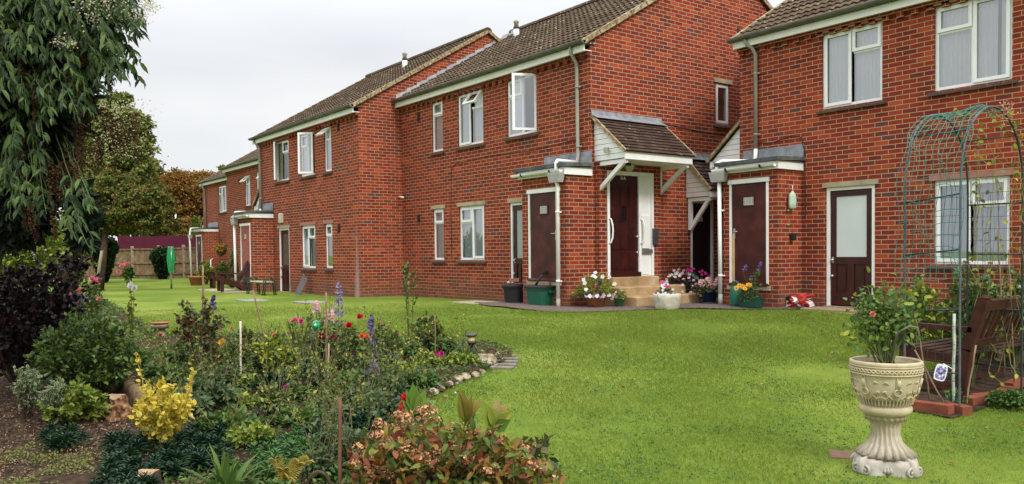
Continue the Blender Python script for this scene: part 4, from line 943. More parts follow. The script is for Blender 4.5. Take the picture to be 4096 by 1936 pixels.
# garden kneeler and leaning mat
p = gp(1045, 1178); kn = thing('garden_kneeler', 'folding garden kneeler with dark green legs and pale slats by the brick store', 'kneeler', p)
GM = mat('dark_green_metal', (0.025, 0.07, 0.045), (0.015, 0.04, 0.028), 8, 0.5)
hw = .62
for sx in (-1, 1):
    m = MB(); x = p[0]+sx*hw
    for dx in (-.07, .07): m.tube([(x+dx, p[1]-.16, p[2]), (x+dx, p[1]-.12, p[2]+.40), (x+dx, p[1]-.05, p[2]+.46), (x+dx, p[1]+.05, p[2]+.46), (x+dx, p[1]+.12, p[2]+.40), (x+dx, p[1]+.16, p[2])], .018, 6)
    for zz in (.12, .3, .45): m.tube([(x-.07, p[1]-.13, p[2]+zz), (x+.07, p[1]-.13, p[2]+zz)], .014, 6)
    m.build('leg_frame', GM, kn)
m = MB(); m.box(p[0]-hw, p[0]+hw, p[1]-.12, p[1]+.12, p[2]+.31, p[2]+.33, 0); m.box(p[0]-hw, p[0]+hw, p[1]-.12, p[1]-.05, p[2]+.34, p[2]+.37, 1); m.box(p[0]-hw, p[0]+hw, p[1]+.02, p[1]+.12, p[2]+.34, p[2]+.37, 1); m.build('seat', [BLACKP, mat('pale_slat', (0.6, 0.55, 0.35), (0.5, 0.45, 0.3), 5, 0.6)], kn)
p = gp(1103, 1182); m = MB(); V = []
for i in range(7):
    for j in range(5):
        u = i/6; v = j/4; w_ = .30*(1-.55*max(0, v-.35)); V.append((p[0]-.15+w_*u+.10*v*(1-u), YC-.38+.27*v-.08*math.sin(PI*u), p[2]+.68*v*(1-.35*u)))
m.add(V+[(a, b_+.012, c_) for a, b_, c_ in V], [(i*5+j, i*5+5+j, i*5+6+j, i*5+j+1) for i in range(6) for j in range(4)]+[(35+i*5+j, 35+i*5+j+1, 35+i*5+6+j, 35+i*5+5+j) for i in range(6) for j in range(4)])
tag(m.build('doormat', mat('grey_rubber', (0.12, 0.115, 0.11), (0.07, 0.07, 0.07), 30, 0.8)), 'grey mat leaning curled against the brick wall beside the dim glazed door', 'mat')
# pots
def pot_prof(r, h, taper=.72, rim=.06): return [(r*taper*.9, 0), (r*taper, .01), (r*.96, h*(1-rim*2.2)), (r*1.08, h*(1-rim*2.0)), (r*1.08, h), (r*.95, h), (r*.93, h*.88), (.001, h*.86)]
def pot(px, py, r, h, m_, name, label, cat='pot', prof=None, sq=False, f=None, grp=None):
    p = gp(px, py) if py > 100 else wall_pt(px, py); t = thing(name, label, cat, p, grp); mm = MB(); mm.lathe(p, prof or pot_prof(r, h), 28, 0, f); mm.build('bowl', m_, t)
    s = MB(); s.lathe((p[0], p[1], p[2]+h*.84), [(r*.94, 0), (r*.5, .015), (.001, .02)], 16); s.build('compost', soil, t)
    return p, t
pot(788, 1143, .30, .36, TERRA, 'flower_pot', 'large terracotta pot on the lawn by the farthest block')
# recycling boxes
def crate(px, py, w_, d_, h, mm_, label, ang=0, extra=None):
    p = gp(px, py); t = thing('recycling_box', label, 'recycling box', p, 'recycling boxes by the bin store'); c, s_ = math.cos(ang), math.sin(ang)
    T = lambda x, y, z: (p[0]+x*c-y*s_, p[1]+x*s_+y*c, p[2]+z)
    m = MB(); lv = [(0, .78), (.015, .80), (h*.86, .95), (h*.86, 1.0), (h*.94, 1.01), (h*.94, 1.06), (h, 1.06)]
    V = []; n = 24
    for z, k in lv:
        for j in range(n):
            a = 2*PI*(j+.5)/n; cx, sx_ = math.cos(a), math.sin(a); q = (abs(cx)**8+abs(sx_)**8)**(-1/8); V.append(T(w_/2*k*cx*q, d_/2*k*sx_*q, z))
    m.add(V, [(i*n+j, i*n+(j+1) % n, (i+1)*n+(j+1) % n, (i+1)*n+j) for i in range(len(lv)-1) for j in range(n)]+[tuple(range(n-1, -1, -1))])
    m.build('tub', mm_, t)
    m = MB(); lv = [(h-.02, 1.07), (h+.012, 1.08), (h+.02, 1.04), (h+.035, .9), (h+.03, .8)]; V = []
    for z, k in lv:
        for j in range(n):
            a = 2*PI*(j+.5)/n; cx, sx_ = math.cos(a), math.sin(a); q = (abs(cx)**8+abs(sx_)**8)**(-1/8); V.append(T(w_/2*k*cx*q, d_/2*k*sx_*q, z))
    m.add(V, [(i*n+j, i*n+(j+1) % n, (i+1)*n+(j+1) % n, (i+1)*n+j) for i in range(len(lv)-1) for j in range(n)]+[tuple((len(lv)-1)*n+j for j in range(n))])
    m.build('lid', BLACKP, t)
    m = MB()
    for sx in (-1, 1): m.box(-.07, .07, sx*d_/2*1.0-.02, sx*d_/2*1.0+.03*1, h*.70, h*.84, tf=lambda x, y, z: T(y/d_*w_, x, z), bev=.008)
    m.build('handle', mm_, t); return p, T, h
GBOX = mat('green_recycling_plastic', (0.012, 0.105, 0.062), (0.009, 0.08, 0.047), 5, 0.5, 0.4)
BBOX = mat('black_recycling_plastic', (0.016, 0.018, 0.022), (0.011, 0.012, 0.015), 5, 0.55, 0.4)
pG, TG_, hG = crate(2165, 1226, .56, .40, .36, GBOX, 'dark green recycling box with black lid by the store door', .05)
pK, TK_, hK = crate(2068, 1216, .40, .50, .36, BBOX, 'black recycling box half behind the green one', .15)
BRK = mat('loose_brick', (0.36, 0.15, 0.09), (0.22, 0.09, 0.055), 14, 0.9, 0.15, 0.4)
BRK2 = mat('buff_brick', (0.28, 0.21, 0.15), (0.17, 0.13, 0.09), 14, 0.9, 0.15, 0.4)
def brick(name, T, x, y, z, rot, mm_, label, w_=.215, d_=.1025, h_=.065, cat='brick'):
    c, s_ = math.cos(rot), math.sin(rot); m = MB(); m.box(-w_/2, w_/2, -d_/2, d_/2, 0, h_, bev=.005, tf=lambda a, b, q: T(x+a*c-b*s_, y+a*s_+b*c, z+q)); return tag(m.build(name, mm_), label, cat)
brick('brick', TG_, .12, -.02, hG+.035, .1, BRK2, 'buff brick weighing down the green recycling box lid')
brick('brick', TK_, -.02, -.02, hK+.075, .25, BRK, 'orange brick on top of the tile pile on the black box')
brick('roof_tile', TK_, .02, .0, hK+.032, .2, mat('brown_tile', (0.16, 0.075, 0.055), (0.09, 0.045, 0.035), 10, 0.8), 'flat brown tile lying on the black recycling box', .36, .24, .022, 'tile')
m = MB(); a = TG_(-.10, -.05, hG+.03); b = TG_(.02, .05, hG+.26); m.tube([a, b], [.022, .016], 8); m.beam(tuple(Vector(b)-Vector((.05, 0, -.005))), tuple(Vector(b)+Vector((.07, .0, .015))), .06, .03); m.beam(tuple(Vector(a)-Vector((.07, 0, .01))), tuple(Vector(a)+Vector((.05, 0, -.004))), .06, .02)
tag(m.build('scraper', BLACKP), 'black long-handled scraper standing on the green box lid', 'scraper')
m = MB(); q = TK_(.16, .08, hK+.035); m.rock((q[0], q[1], q[2]+.06), (.05, .03, .07), 0, 3, 1); tag(m.build('plastic_bottle', mat('purple_plastic', (0.25, 0.08, 0.55), (0.18, 0.06, 0.4), 5, 0.3)), 'small purple crumpled plastic bottle behind the bricks', 'bottle')
m = MB(); q = TK_(-.17, -.05, hK+.05); m.rock((q[0], q[1], q[2]+.01), (.05, .04, .025), 0, 4, 1); tag(m.build('crumpled_paper', PAPER), 'white crumpled paper on the black box', 'paper')
# bird bath
p = gp(642, 1356); k = 1/px_m(p); t = thing('bird_bath', 'stone bird bath with a shallow terracotta dish at the bed edge', 'bird bath', p)
ST = mat('mossy_stone', (0.33, 0.28, 0.19), (0.14, 0.13, 0.085), 9, 0.9, 0.1, 0.4)
z = lambda py: (1356-py)*k
m = MB(); m.lathe(p, [(24*k, 0), (24*k, z(1345)), (20*k, z(1338)), (17*k, z(1325)), (18*k, z(1316)), (30*k, z(1312)), (34*k, z(1304)), (35*k, z(1298)), (28*k, z(1297)), (.001, z(1300))], 24); m.build('pedestal', ST, t)
m = MB(); m.lathe(p, [(.001, z(1299)), (22*k, z(1299)), (35*k, z(1291)), (36*k, z(1289)), (33*k, z(1290)), (20*k, z(1296)), (.001, z(1296.5))], 24); m.build('dish', TERRA, t)
# solar lamp
p = gp(1886, 1436); k = 1/px_m(p); t = thing('garden_lamp', 'black solar garden lamp with a cream glass band at the tip of the flower bed', 'lamp', p); z = lambda py: (1436-py)*k
m = MB(); m.tube([(p[0], p[1], p[2]-.05), (p[0], p[1]+.004, p[2]+z(1378))], .0125*1.25, 12); m.build('post', BLACKP, t)
m = MB(); m.lathe(p, [(.02, z(1380)), (11*k, z(1379)), (25*k, z(1371)), (26*k, z(1368)), (14*k, z(1366)), (.001, z(1366))], 24); m.build('lower_disc', BLACKP, t)
m = MB(); m.lathe(p, [(14*k, z(1366)), (14.5*k, z(1360)), (14.5*k, z(1346))], 24); m.build('glass_band', mat('cream_glass', (0.66, 0.50, 0.20), (0.55, 0.42, 0.17), 4, 0.3, 0.5), t)
m = MB(); m.lathe(p, [(12*k, z(1347)), (24*k, z(1343)), (25*k, z(1339)), (22*k, z(1335)), (.001, z(1332))], 24); m.build('cap', mat('slate_plastic', (0.06, 0.065, 0.075), (0.035, 0.038, 0.045), 6, 0.45, 0.5), t)
# rocks at the bed tip
RK = mat('pale_flint', (0, 0, 0), None, 12, 0.85, 0.3, 0.5, stops=[(0.3, (0.10, 0.075, 0.05)), (0.48, (0.26, 0.20, 0.13)), (0.6, (0.40, 0.34, 0.25)), (0.75, (0.55, 0.52, 0.46))])
RR = mat('rust_brick_rubble', (0.30, 0.10, 0.055), (0.16, 0.07, 0.045), 10, 0.9, 0.2, 0.4)
rl_ = [(1950, 1465, 34, 30, 0, 'big cream rock with a flint face at the tip of the bed'), (1905, 1462, 16, 14, 1, 'rusty brick rubble beside the lamp foot'), (1990, 1430, 16, 12, 0, 'pale pointed rock at the outermost tip of the bed'), (1925, 1420, 22, 12, 0, 'dark mottled rock behind the lamp'),
       (1955, 1410, 24, 10, 1, 'flat brown rock behind the lamp at the lawn edge'), (1900, 1512, 22, 14, 0, 'upright white flint in the middle of the rock edging'), (1862, 1520, 22, 16, 0, 'grey flint in the middle of the rock edging'), (1830, 1530, 24, 16, 0, 'wide grey flint left of the middle of the rock edging'),
       (1798, 1545, 18, 12, 0, 'creamy rock left in the rock edging'), (1765, 1560, 18, 12, 0, 'tan rock near the left end of the rock edging'), (1735, 1578, 22, 14, 0, 'brown rounded rock at the left end of the edging'), (1925, 1494, 16, 12, 0, 'small pale rock by the sedge tuft'),
       (1750, 1398, 18, 8, 0, 'flat pale rock on the lawn side of the bed, left'), (1800, 1400, 18, 8, 0, 'flat yellowish rock on the lawn side of the bed'), (1840, 1402, 18, 9, 0, 'white block of flint on the lawn side of the bed'), (1785, 1590, 9, 6, 0, 'small stone in front of the rock edging'), (1820, 1578, 8, 6, 0, 'small white pebble in front of the rock edging'),
       (2160, 1925, 36, 26, 0, 'chalky rock at the bottom edge of the picture'), (2215, 1930, 26, 16, 0, 'pale rock right of the chalky one at the bottom edge'), (330, 1870, 14, 16, 1, 'pinkish broken flower pot shard on the soil'), (365, 1850, 12, 10, 1, 'small pinkish shard near the broken pot')]
for i, (px, py, rx, rz_, mi, lb) in enumerate(rl_):
    p = gp(px, py); k = 1/px_m(p); m = MB(); m.rock((p[0], p[1], p[2]+rz_*k*.6), (rx*k*1.05, rx*k*.9, rz_*k*1.15), 0, 30+i, 3 if rx > 20 else 2); tag(m.build('rock', RR if mi else RK), lb, 'rock', 'rocks edging the flower bed')
# grey setts beside the tip
for i, (px, py) in enumerate(((2020, 1428), (2030, 1440), (2028, 1452), (2020, 1464), (2008, 1476))):
    p = gp(px, py); m = MB(); m.box(-.13, .13, -.045, .045, -.03, .028, bev=.006, tf=lambda a, b, c_, p=p: (p[0]+a*.75-b*.66, p[1]+a*.66+b*.75, p[2]+c_)); tag(m.build('paving_brick', mat('grey_sett', (0.23, 0.20, 0.17), (0.14, 0.13, 0.10), 10, 0.9)), ['grey paving brick of the row beside the rocks, the farthest', 'grey paving brick of the row beside the rocks, second farthest', 'grey paving brick of the row beside the rocks, the middle one', 'grey paving brick of the row beside the rocks, second nearest', 'grey paving brick of the row beside the rocks, the nearest'][i], 'brick', 'paving bricks beside the rocks')
# canes and poles in the bed
def wall_pt(px, Y): r = ray(px, 1200); q = r*(Y/r[1]); return np.array([q[0], q[1], float(gz(q[0], q[1]))+.026])
def cane(px0, py0, px1, py1, r, mm_, label, name='cane', cat='cane'):
    p = gp(px0, py0); Z = F_PX/px_m(p); q = at_depth(px1, py1, Z*1.0); m = MB(); n = 6
    pts = [tuple(p+(q-p)*i/n+np.array([math.sin(i*2)*.004, 0, 0])) for i in range(n+1)]; pts[0] = (p[0], p[1], p[2]-.05); m.tube(pts, r, 7); return tag(m.build(name, mm_), label, cat)
cane(963, 1520, 962, 1285, .011, mat('cream_plastic_pole', (0.72, 0.62, 0.52), (0.6, 0.52, 0.44), 8, 0.5), 'cream plastic pole standing in the flower bed', 'plant_pole', 'pole')
cane(812, 1450, 812, 1060, .011, CANE, 'tall brown cane through the reddish rose at the left of the bed')
cane(1080, 1440, 1012, 1160, .010, CANE, 'leaning bamboo cane in the middle left of the bed')
cane(1306, 1500, 1305, 1170, .010, CANE, 'upright cane just left of the tall delphinium')
cane(1310, 1530, 1316, 1375, .009, mat('pale_cane', (0.50, 0.38, 0.25), (0.4, 0.3, 0.2), 9, 0.7), 'short pale cane below the crimson roses')
cane(1742, 1460, 1740, 1262, .006, CANE, 'thin cane in the dark leafed rose near the lamp')
cane(1360, 1990, 1360, 1590, .011, mat('rusty_rod', (0.20, 0.09, 0.05), (0.13, 0.06, 0.04), 9, 0.8), 'rusty rod standing in the foreground left of the faded hydrangea', 'stake', 'stake')
cane(1658, 1850, 1643, 1700, .010, BSTEM, 'dark stake among the faded hydrangea heads', 'stake', 'stake')
cane(2012, 1900, 1990, 1755, .008, BSTEM, 'thin dark stake right in the faded hydrangea', 'stake', 'stake')
# wire hoop support, blue and brown
p0 = gp(1232, 1660); p1 = gp(1160, 1880); p2 = gp(1385, 1700); m = MB(); up = np.array([0, 0, .12])
m.tube([p1, p0+up, p2+up], .004, 6); tag(m.build('wire_support', mat('blue_wire', (0.05, 0.11, 0.17), (0.10, 0.05, 0.04), 30, 0.4)), 'thin blue wire plant support low over the leaves', 'wire')
p = gp(1275, 1990); m = MB(); k = 1/px_m(p); R = [(p[0]+R_[0]*55*k*math.cos(a), p[1]+R_[1]*55*k*math.cos(a), p[2]+105*k*math.sin(a)) for a in [PI*i/10 for i in range(11)]]; m.tube(R, .010, 7); tag(m.build('hoop', BARK), 'brown bent twig hoop at the bottom edge', 'hoop')
# timber edging and stumps at left
A = gp(440, 1535); B = gp(590, 1690); EG = mat('mossy_edging_timber', (0.30, 0.21, 0.115), (0.12, 0.085, 0.05), 12, 0.9, 0.15, 0.5)
t = thing('timber_edging', 'low log-roll timber edging with pale cut tops beside the soil', 'edging', A); n = 24; m = MB()
for i in range(n):
    q = A+(B-A)*(i+.5)/n; L_ = np.linalg.norm(B-A)/n/2; m.tube([(q[0], q[1], q[2]-.05), (q[0], q[1], q[2]+.21+rnd.uniform(-.008, .012))], L_*1.05, 8)
m.build('log_roll', EG, t)
def stump(px, py, r, h, tilt, label, mm_=BARK, rough=.15):
    p = gp(px, py); m = MB(); n = 18; V = []; rr = random.Random(px)
    ph = [rr.uniform(0, 6) for _ in range(3)]
    for i in range(9):
        f = i/8
        for j in range(n):
            a = 2*PI*j/n; q = r*(1+.08*math.sin(3*a+ph[0])+rough*.5*math.sin(9*a+ph[1]+f*1.5)+rough*.4*rr.uniform(-1, 1))*(1.12-.15*f); V.append((p[0]+q*math.cos(a)+tilt[0]*f*h, p[1]+q*math.sin(a)+tilt[1]*f*h, p[2]-.03+f*h+(.02*math.sin(2*a) if i == 8 else 0)))
    m.add(V, [(i*n+j, i*n+(j+1) % n, (i+1)*n+(j+1) % n, (i+1)*n+j) for i in range(8) for j in range(n)], 0, False); m.add(V[-n:], [tuple(range(n))], 1)
    o = m.build('tree_stump', [mm_, mat('sawn_wood', (0.42, 0.28, 0.16), (0.25, 0.165, 0.10), 25, 0.85)]); return tag(o, label, 'stump', 'cut logs in the left bed')
RBARK = mat('ridged_bark', (0, 0, 0), None, 22, 0.9, 0.2, 1.0, stops=[(0.36, (0.05, 0.025, 0.015)), (0.5, (0.20, 0.10, 0.05)), (0.65, (0.44, 0.25, 0.12))])
stump(515, 1690, .065, .24, (-.42, -.25), 'ridged orange-brown log leaning against the timber edging', RBARK, .35)
stump(468, 1700, .05, .17, (-.5, -.2), 'shorter ridged log leaning left of its neighbour', RBARK, .35)
stump(565, 1665, .045, .2, (.1, .1), 'ridged log upright behind the yellow shrub', RBARK, .3)
stump(598, 1985, .062, .17, (0, 0), 'sawn brown stump at the bottom edge of the picture')
stump(768, 2010, .055, .12, (.2, 0), 'low sawn stump cut off by the bottom edge', BARK)
# ---------------- things along the house wall
COP = mat('copper_glaze', (0.36, 0.13, 0.055), (0.18, 0.065, 0.035), 5, 0.3, 0.6, metal=.35)
pC_, tC_ = pot(2385, 9.95, .20, .25, COP, 'planter', 'round copper-glazed planter overflowing with petunias left of the steps', 'planter', prof=[(.13, 0), (.15, .01), (.165, .09), (.17, .10), (.20, .16), (.205, .20), (.18, .235), (.185, .25), (.165, .25), (.16, .22), (.001, .21)])
pGp, tGp = pot(2478, 10.2, .095, .16, mat('green_glaze', (0.03, 0.12, 0.045), (0.02, 0.08, 0.03), 5, 0.3, 0.6), 'flower_pot', 'small green glazed pot beside the steps')
def stonef(a, i, r, z): return (r*(1+.02*math.sin(7*a+i)+.012*math.sin(19*a+2*i)) if r > .02 else r, z+.006*math.sin(4*a+i))
pS, tS = pot(2668, 1238, .235, .27, mat('whitewashed_stone', (0.62, 0.58, 0.50), (0.42, 0.39, 0.32), 12, 0.85, 0.2, 0.9), 'planter', 'whitewashed rough stone planter standing alone on the lawn edge', 'planter', prof=[(.18, 0), (.195, .02), (.215, .08), (.225, .16), (.235, .20), (.24, .26), (.225, .275), (.20, .27), (.195, .23), (.001, .225)], f=stonef)
pB1, tB1 = pot(2742, 12.30, .20, .24, mat('brown_glaze', (0.10, 0.045, 0.035), (0.06, 0.03, 0.025), 5, 0.4, 0.5), 'planter', 'dark brown pot under the pink and white busy lizzies', 'planter')
pB2, tB2 = pot(2838, 12.0, .15, .24, mat('blue_glaze', (0.015, 0.025, 0.075), (0.01, 0.016, 0.045), 5, 0.3, 0.6), 'planter', 'dark blue pot with pale pink hydrangea by the drainpipe', 'planter')
sr_ = MB(); sr_.lathe(pB2, [(.15, -.005), (.18, .005), (.18, .03), (.15, .02), (.001, .015)], 20); sr_.build('saucer', BLACKP, tB2)
GC = mat('green_can_plastic', (0.012, 0.16, 0.11), (0.009, 0.11, 0.075), 5, 0.4, 0.5)
p = wall_pt(2944, 11.76); t = thing('watering_can', 'tall dark green watering can standing by the store wall', 'watering can', p)
m = MB(); m.lathe(p, [(.09, 0), (.105, .012), (.112, .05), (.112, .28), (.10, .33), (.06, .355), (.05, .36), (.001, .36)], 22, 0, lambda a, i, r, z: (r*(1-.12*abs(math.sin(a))), z)); m.build('body', GC, t)
m = MB(); m.tube([(p[0]-.03, p[1], p[2]+.34), (p[0]-.04, p[1], p[2]+.40), (p[0]-.005, p[1], p[2]+.435), (p[0]+.045, p[1], p[2]+.41), (p[0]+.055, p[1], p[2]+.32)], .015, 8); m.build('handle', GC, t)
m = MB(); m.tube([(p[0]-.07, p[1]+.06, p[2]+.10), (p[0]-.10, p[1]+.16, p[2]+.35)], [.02, .013], 8); m.build('spout', GC, t)
p = wall_pt(3002, 11.66); tT = thing('planting_trough', 'dark green plastic trough with yellow coneflowers by the store', 'trough', p); pT = p
m = MB(); lv = [(0, .85), (.01, .87), (.15, .98), (.15, 1.03), (.17, 1.04), (.172, .98), (.14, .93)]; V = []; n = 24
for z_, k in lv:
    for j in range(n):
        a = 2*PI*(j+.5)/n; cx, sx_ = math.cos(a), math.sin(a); q = (abs(cx)**5+abs(sx_)**5)**(-1/5); V.append((p[0]+.235*k*cx*q, p[1]+.11*k*sx_*q, p[2]+z_))
m.add(V, [(i*n+j, i*n+(j+1) % n, (i+1)*n+(j+1) % n, (i+1)*n+j) for i in range(len(lv)-1) for j in range(n)]+[tuple(range(n-1, -1, -1)), tuple((len(lv)-1)*n+j for j in range(n))], 0, False); m.build('tub', mat('deep_green_plastic', (0.008, 0.075, 0.045), (0.006, 0.05, 0.03), 5, 0.4, 0.5), tT)
# crumpled plastic bag, red black white
p = wall_pt(3205, 12.25); m = MB()
import bmesh
bm = bmesh.new(); bmesh.ops.create_icosphere(bm, subdivisions=3, radius=1); rr = random.Random(5); V = []
for v in bm.verts:
    c_ = v.co; f = 1+.30*math.sin(4*c_.x+1)*math.cos(5*c_.z)+.22*math.sin(9*c_.y+3*c_.x)+rr.uniform(-.10, .10); V.append((p[0]+c_.x*.24*f, p[1]-.05+c_.y*.13*f, max(p[2]+.003, p[2]+.10+c_.z*.12*f+.04*c_.x)))
FS = [tuple(v.index for v in f.verts) for f in bm.faces]; m.add(V, FS); 
for i, f in enumerate(FS):
    cx = sum(V[j][0] for j in f)/3-p[0]; cz = sum(V[j][2] for j in f)/3-p[2]; s_ = math.sin(cx*26+cz*17)
    m.m[i] = 2 if (s_ > .55 and cz < .17) else (1 if (cx < -.13 and s_ < .1) or cz > .23 else 0)
bm.free(); tag(m.build('plastic_bag', [mat('red_plastic', (0.50, 0.035, 0.02), (0.36, 0.025, 0.015), 9, 0.3, 0.5), BLACKP, WHITE]), 'crumpled red, black and white plastic sack by the store corner', 'bag')
# peg bag, hook, feeder on the store side wall x=-8.43
XS = -8.425
def on_x(px, py, X): r = ray(px, py); return r*(X/r[0])
t_ = on_x(3170, 800, XS+.07); pb = thing('peg_bag', 'pale green peg bag hanging from a hook on the store wall', 'peg bag', tuple(t_))
PB = mat('pale_green_cloth', (0.50, 0.60, 0.48), (0.38, 0.46, 0.37), 12, 0.85)
m = MB(); V = []; c0 = t_; prof_ = [(-.15, .045, -.12), (-.14, .075, .13), (-.06, .09, .12), (.04, .09, .115), (.095, .075, .10), (.155, .012, .0)]
zz = [(-.155, .03, .06), (-.13, .045, .085), (-.05, .05, .09), (.05, .045, .09), (.10, .035, .075), (.155, .008, .01)]
for (dz_, tx, ty) in zz:
    for j in range(12): a = 2*PI*j/12; V.append((c0[0]+tx*math.cos(a)*(1+.1*math.sin(3*a)), c0[1]+ty*math.sin(a), c0[2]+dz_))
m.add(V, [(i*12+j, i*12+(j+1) % 12, (i+1)*12+(j+1) % 12, (i+1)*12+j) for i in range(5) for j in range(12)]+[tuple(range(11, -1, -1)), tuple(60+j for j in range(12))], 0, True); m.build('bag', PB, pb)
m = MB(); m.tube([(c0[0], c0[1], c0[2]+.15), (c0[0], c0[1]-.005, c0[2]+.20), (c0[0], c0[1]+.012, c0[2]+.235), (c0[0]-.02, c0[1]+.03, c0[2]+.25), (XS, c0[1]+.04, c0[2]+.25)], .006, 6); m.build('hook', WHITE, pb)
q = on_x(3172, 945, XS+.04); m = MB(); m.box(q[0]-.035, q[0]+.035, q[1]-.045, q[1]+.045, q[2]-.07, q[2]+.05, bev=.008); m.tube([(q[0], q[1]-.02, q[2]+.05), (q[0], q[1]-.03, q[2]+.10)], .005, 5); tag(m.build('box', BLACKP), 'small black box fixed low on the store side wall', 'box')
q = on_x(3153, 905, XS+.03); q2 = on_x(3153, 720, XS+.03); m = MB(); m.tube([tuple(q), (q[0], q[1], q2[2])], .003, 5, 0); m.rock((q[0], q[1], q[2]+.03), (.02, .03, .014), 1, 2, 1); m.rock((q[0], q[1], q[2]+.27), (.02, .025, .014), 1, 3, 1)
tag(m.build('peg_string', [CANE, mat('lime_peg', (0.3, 0.55, 0.2), None, 9, 0.5)]), 'thin cord with small pegs hanging below the peg bag', 'cord')
# hanging basket at the far door
q = at_depth(884, 1000, 38.0); t = thing('hanging_basket', 'round hanging basket of orange and red flowers by the far door', 'hanging basket', tuple(q)); HBK = t; pHB = q
m = MB(); m.lathe(q, [(.05, -.28), (.18, -.2), (.24, -.05), (.26, .02), (.001, .03)], 18); m.build('basket', mat('coir', (0.16, 0.11, 0.06), (0.09, 0.065, 0.04), 20, 0.95), t)
m = MB()
for a in (0, 2.1, 4.2): m.tube([(q[0]+.25*math.cos(a), q[1]+.25*math.sin(a), q[2]), (q[0], q[1], q[2]+.55)], .008, 5)
m.tube([(q[0], q[1], q[2]+.55), (q[0]+.02, q[1]+.3, q[2]+.62), (q[0]+.05, YE-.0, q[2]+.5)], .012, 6); m.build('bracket', BLACKP, t)
# ---------------- garden arch
Rv = np.array([R_[0], R_[1], 0]); Fv = np.array([-B_[0], -B_[1], 0]); Fv /= np.linalg.norm(Fv); Rv /= np.linalg.norm(Rv)
def gleg(px, Z): q = at_depth(px, 1600, Z); return np.array([q[0], q[1], float(gz(q[0], q[1]))])
L1 = gleg(3618, 7.15); L2 = gleg(3838, 6.75); HV = Rv*.82+Fv*.50
BLU = mat('blue_grey_tube', (0.10, 0.125, 0.14), (0.05, 0.065, 0.075), 9, 0.5, 0.5)
GT = mat('dark_green_tube', (0.02, 0.045, 0.045), (0.012, 0.03, 0.03), 9, 0.5, 0.4)
GW_ = mat('green_mesh_plastic', (0.03, 0.20, 0.16), (0.02, 0.13, 0.10), 9, 0.5, 0.4)
zap = 1.19; zs = .50
def hoop(L, s):        # s 0..1 from near leg over to the far leg
    a = s*2
    if s < .28: u = 0; z_ = L[2]-.1+(zs-L[2]+.1)*s/.28; return np.array([L[0], L[1], z_])
    if s > .72: z_ = L[2]-.1+(zs-L[2]+.1)*(1-s)/.28; return np.array([L[0]+HV[0], L[1]+HV[1], z_])
    th = PI*(s-.28)/.44; u = .5-.5*math.cos(th); return np.array([L[0]+HV[0]*u, L[1]+HV[1]*u, zs+(zap-zs)*math.sin(th)**.9])
t = thing('garden_arch', 'green and blue tubular garden arch draped with green plastic netting', 'garden arch', (L1+L2)/2+HV/2)
for L in (L1, L2):
    m = MB(); m.tube([hoop(L, s/40) for s in range(0, 21)], .0095, 8, 0); m.tube([hoop(L, s/40) for s in range(20, 41)], .0095, 8, 1); m.build('hoop', [BLU, GT], t)
for s_ in (.055, .13, .20, .265, .38, .5, .62, .735, .80, .87, .945):
    m = MB(); a, b = hoop(L1, s_), hoop(L2, s_)
    m.tube([a, b+np.array([0, 0, .05 if s_ < .3 else 0])], .007, 7); m.build('rung', GT, t)
m = MB(); nS, nW = 60, 9
def net(s, f, seed=0): a, b = hoop(L1, s), hoop(L2, s); q = a+(b-a)*f; w_ = .018*math.sin(s*60+f*5)+.012*math.sin(s*25+f*11); return q-HV*.02*(1 if s < .5 else -1)+np.array([w_, w_*.5, w_])
sv = [.17+.36*i/26 for i in range(27)]
for s_ in sv: m.tube([net(s_, f/10*1.16-.10) for f in range(11)], .0026, 4, 0, False)
for f in range(nW+2): ff = -.10+1.16*f/(nW+1); m.tube([net(s_, ff) for s_ in sv], .0026, 4, 0, False)
m.build('green_netting', GW_, t)
m = MB()
sv = [.03+.26*i/12 for i in range(13)]+[.72+.25*i/16 for i in range(17)]
for s_ in sv: m.tube([hoop(L1, s_), hoop(L2, s_)], .0017, 4, 0, False)
for f in range(8):
    m.tube([hoop(L1, .03)+(hoop(L2, .03)-hoop(L1, .03))*f/7, hoop(L1, .28)+(hoop(L2, .28)-hoop(L1, .28))*f/7], .0017, 4, 0, False); m.tube([hoop(L1, .72)+(hoop(L2, .72)-hoop(L1, .72))*f/7, hoop(L1, .97)+(hoop(L2, .97)-hoop(L1, .97))*f/7], .0017, 4, 0, False)
m.build('wire_mesh', GT, t)
# ---------------- bench, facing -x, back along y
P0 = at_depth(3870, 1600, 7.25); xb, yb_ = float(P0[0]), float(P0[1]); zb = float(gz(xb, yb_)); BL = 1.85
t = thing('park_bench', 'dark brown slatted wooden bench seen from behind under the arch', 'bench', (xb-.3, yb_+BL/2, zb))
for i, yy in enumerate((yb_, yb_+BL)):
    m = MB(); m.beam((xb-.06, yy, zb-.02), (xb, yy, zb+.45), .085, .085, up=(1, 0, 0)); m.beam((xb, yy, zb+.44), (xb+.14, yy, zb+.90), .085, .085, up=(1, 0, 0)); m.lathe((xb+.142, yy, zb+.895), [(.043, 0), (.038, .02), (.02, .035), (.001, .038)], 12); m.build('rear_leg', DWOOD, t)
    m = MB(); m.box(xb-.60, xb-.53, yy-.035, yy+.035, zb, zb+.61, bev=.005); m.build('front_leg', DWOOD, t)
    m = MB(); m.beam((xb-.64, yy, zb+.635), (xb+.05, yy, zb+.625), .085, .045); m.build('armrest', DWOOD, t)
    m = MB(); m.beam((xb-.56, yy, zb+.37), (xb-.02, yy, zb+.34), .04, .09); m.beam((xb-.56, yy, zb+.10), (xb-.04, yy, zb+.10), .04, .05); m.build('side_rail', DWOOD, t)
m = MB()
for i in range(6): x = xb-.575+.095*i; m.box(x-.035, x+.035, yb_-.01+.03, yb_+BL-.02, zb+.415-.008*i, zb+.435-.008*i, bev=.004)
m.build('seat', BWOOD, t)
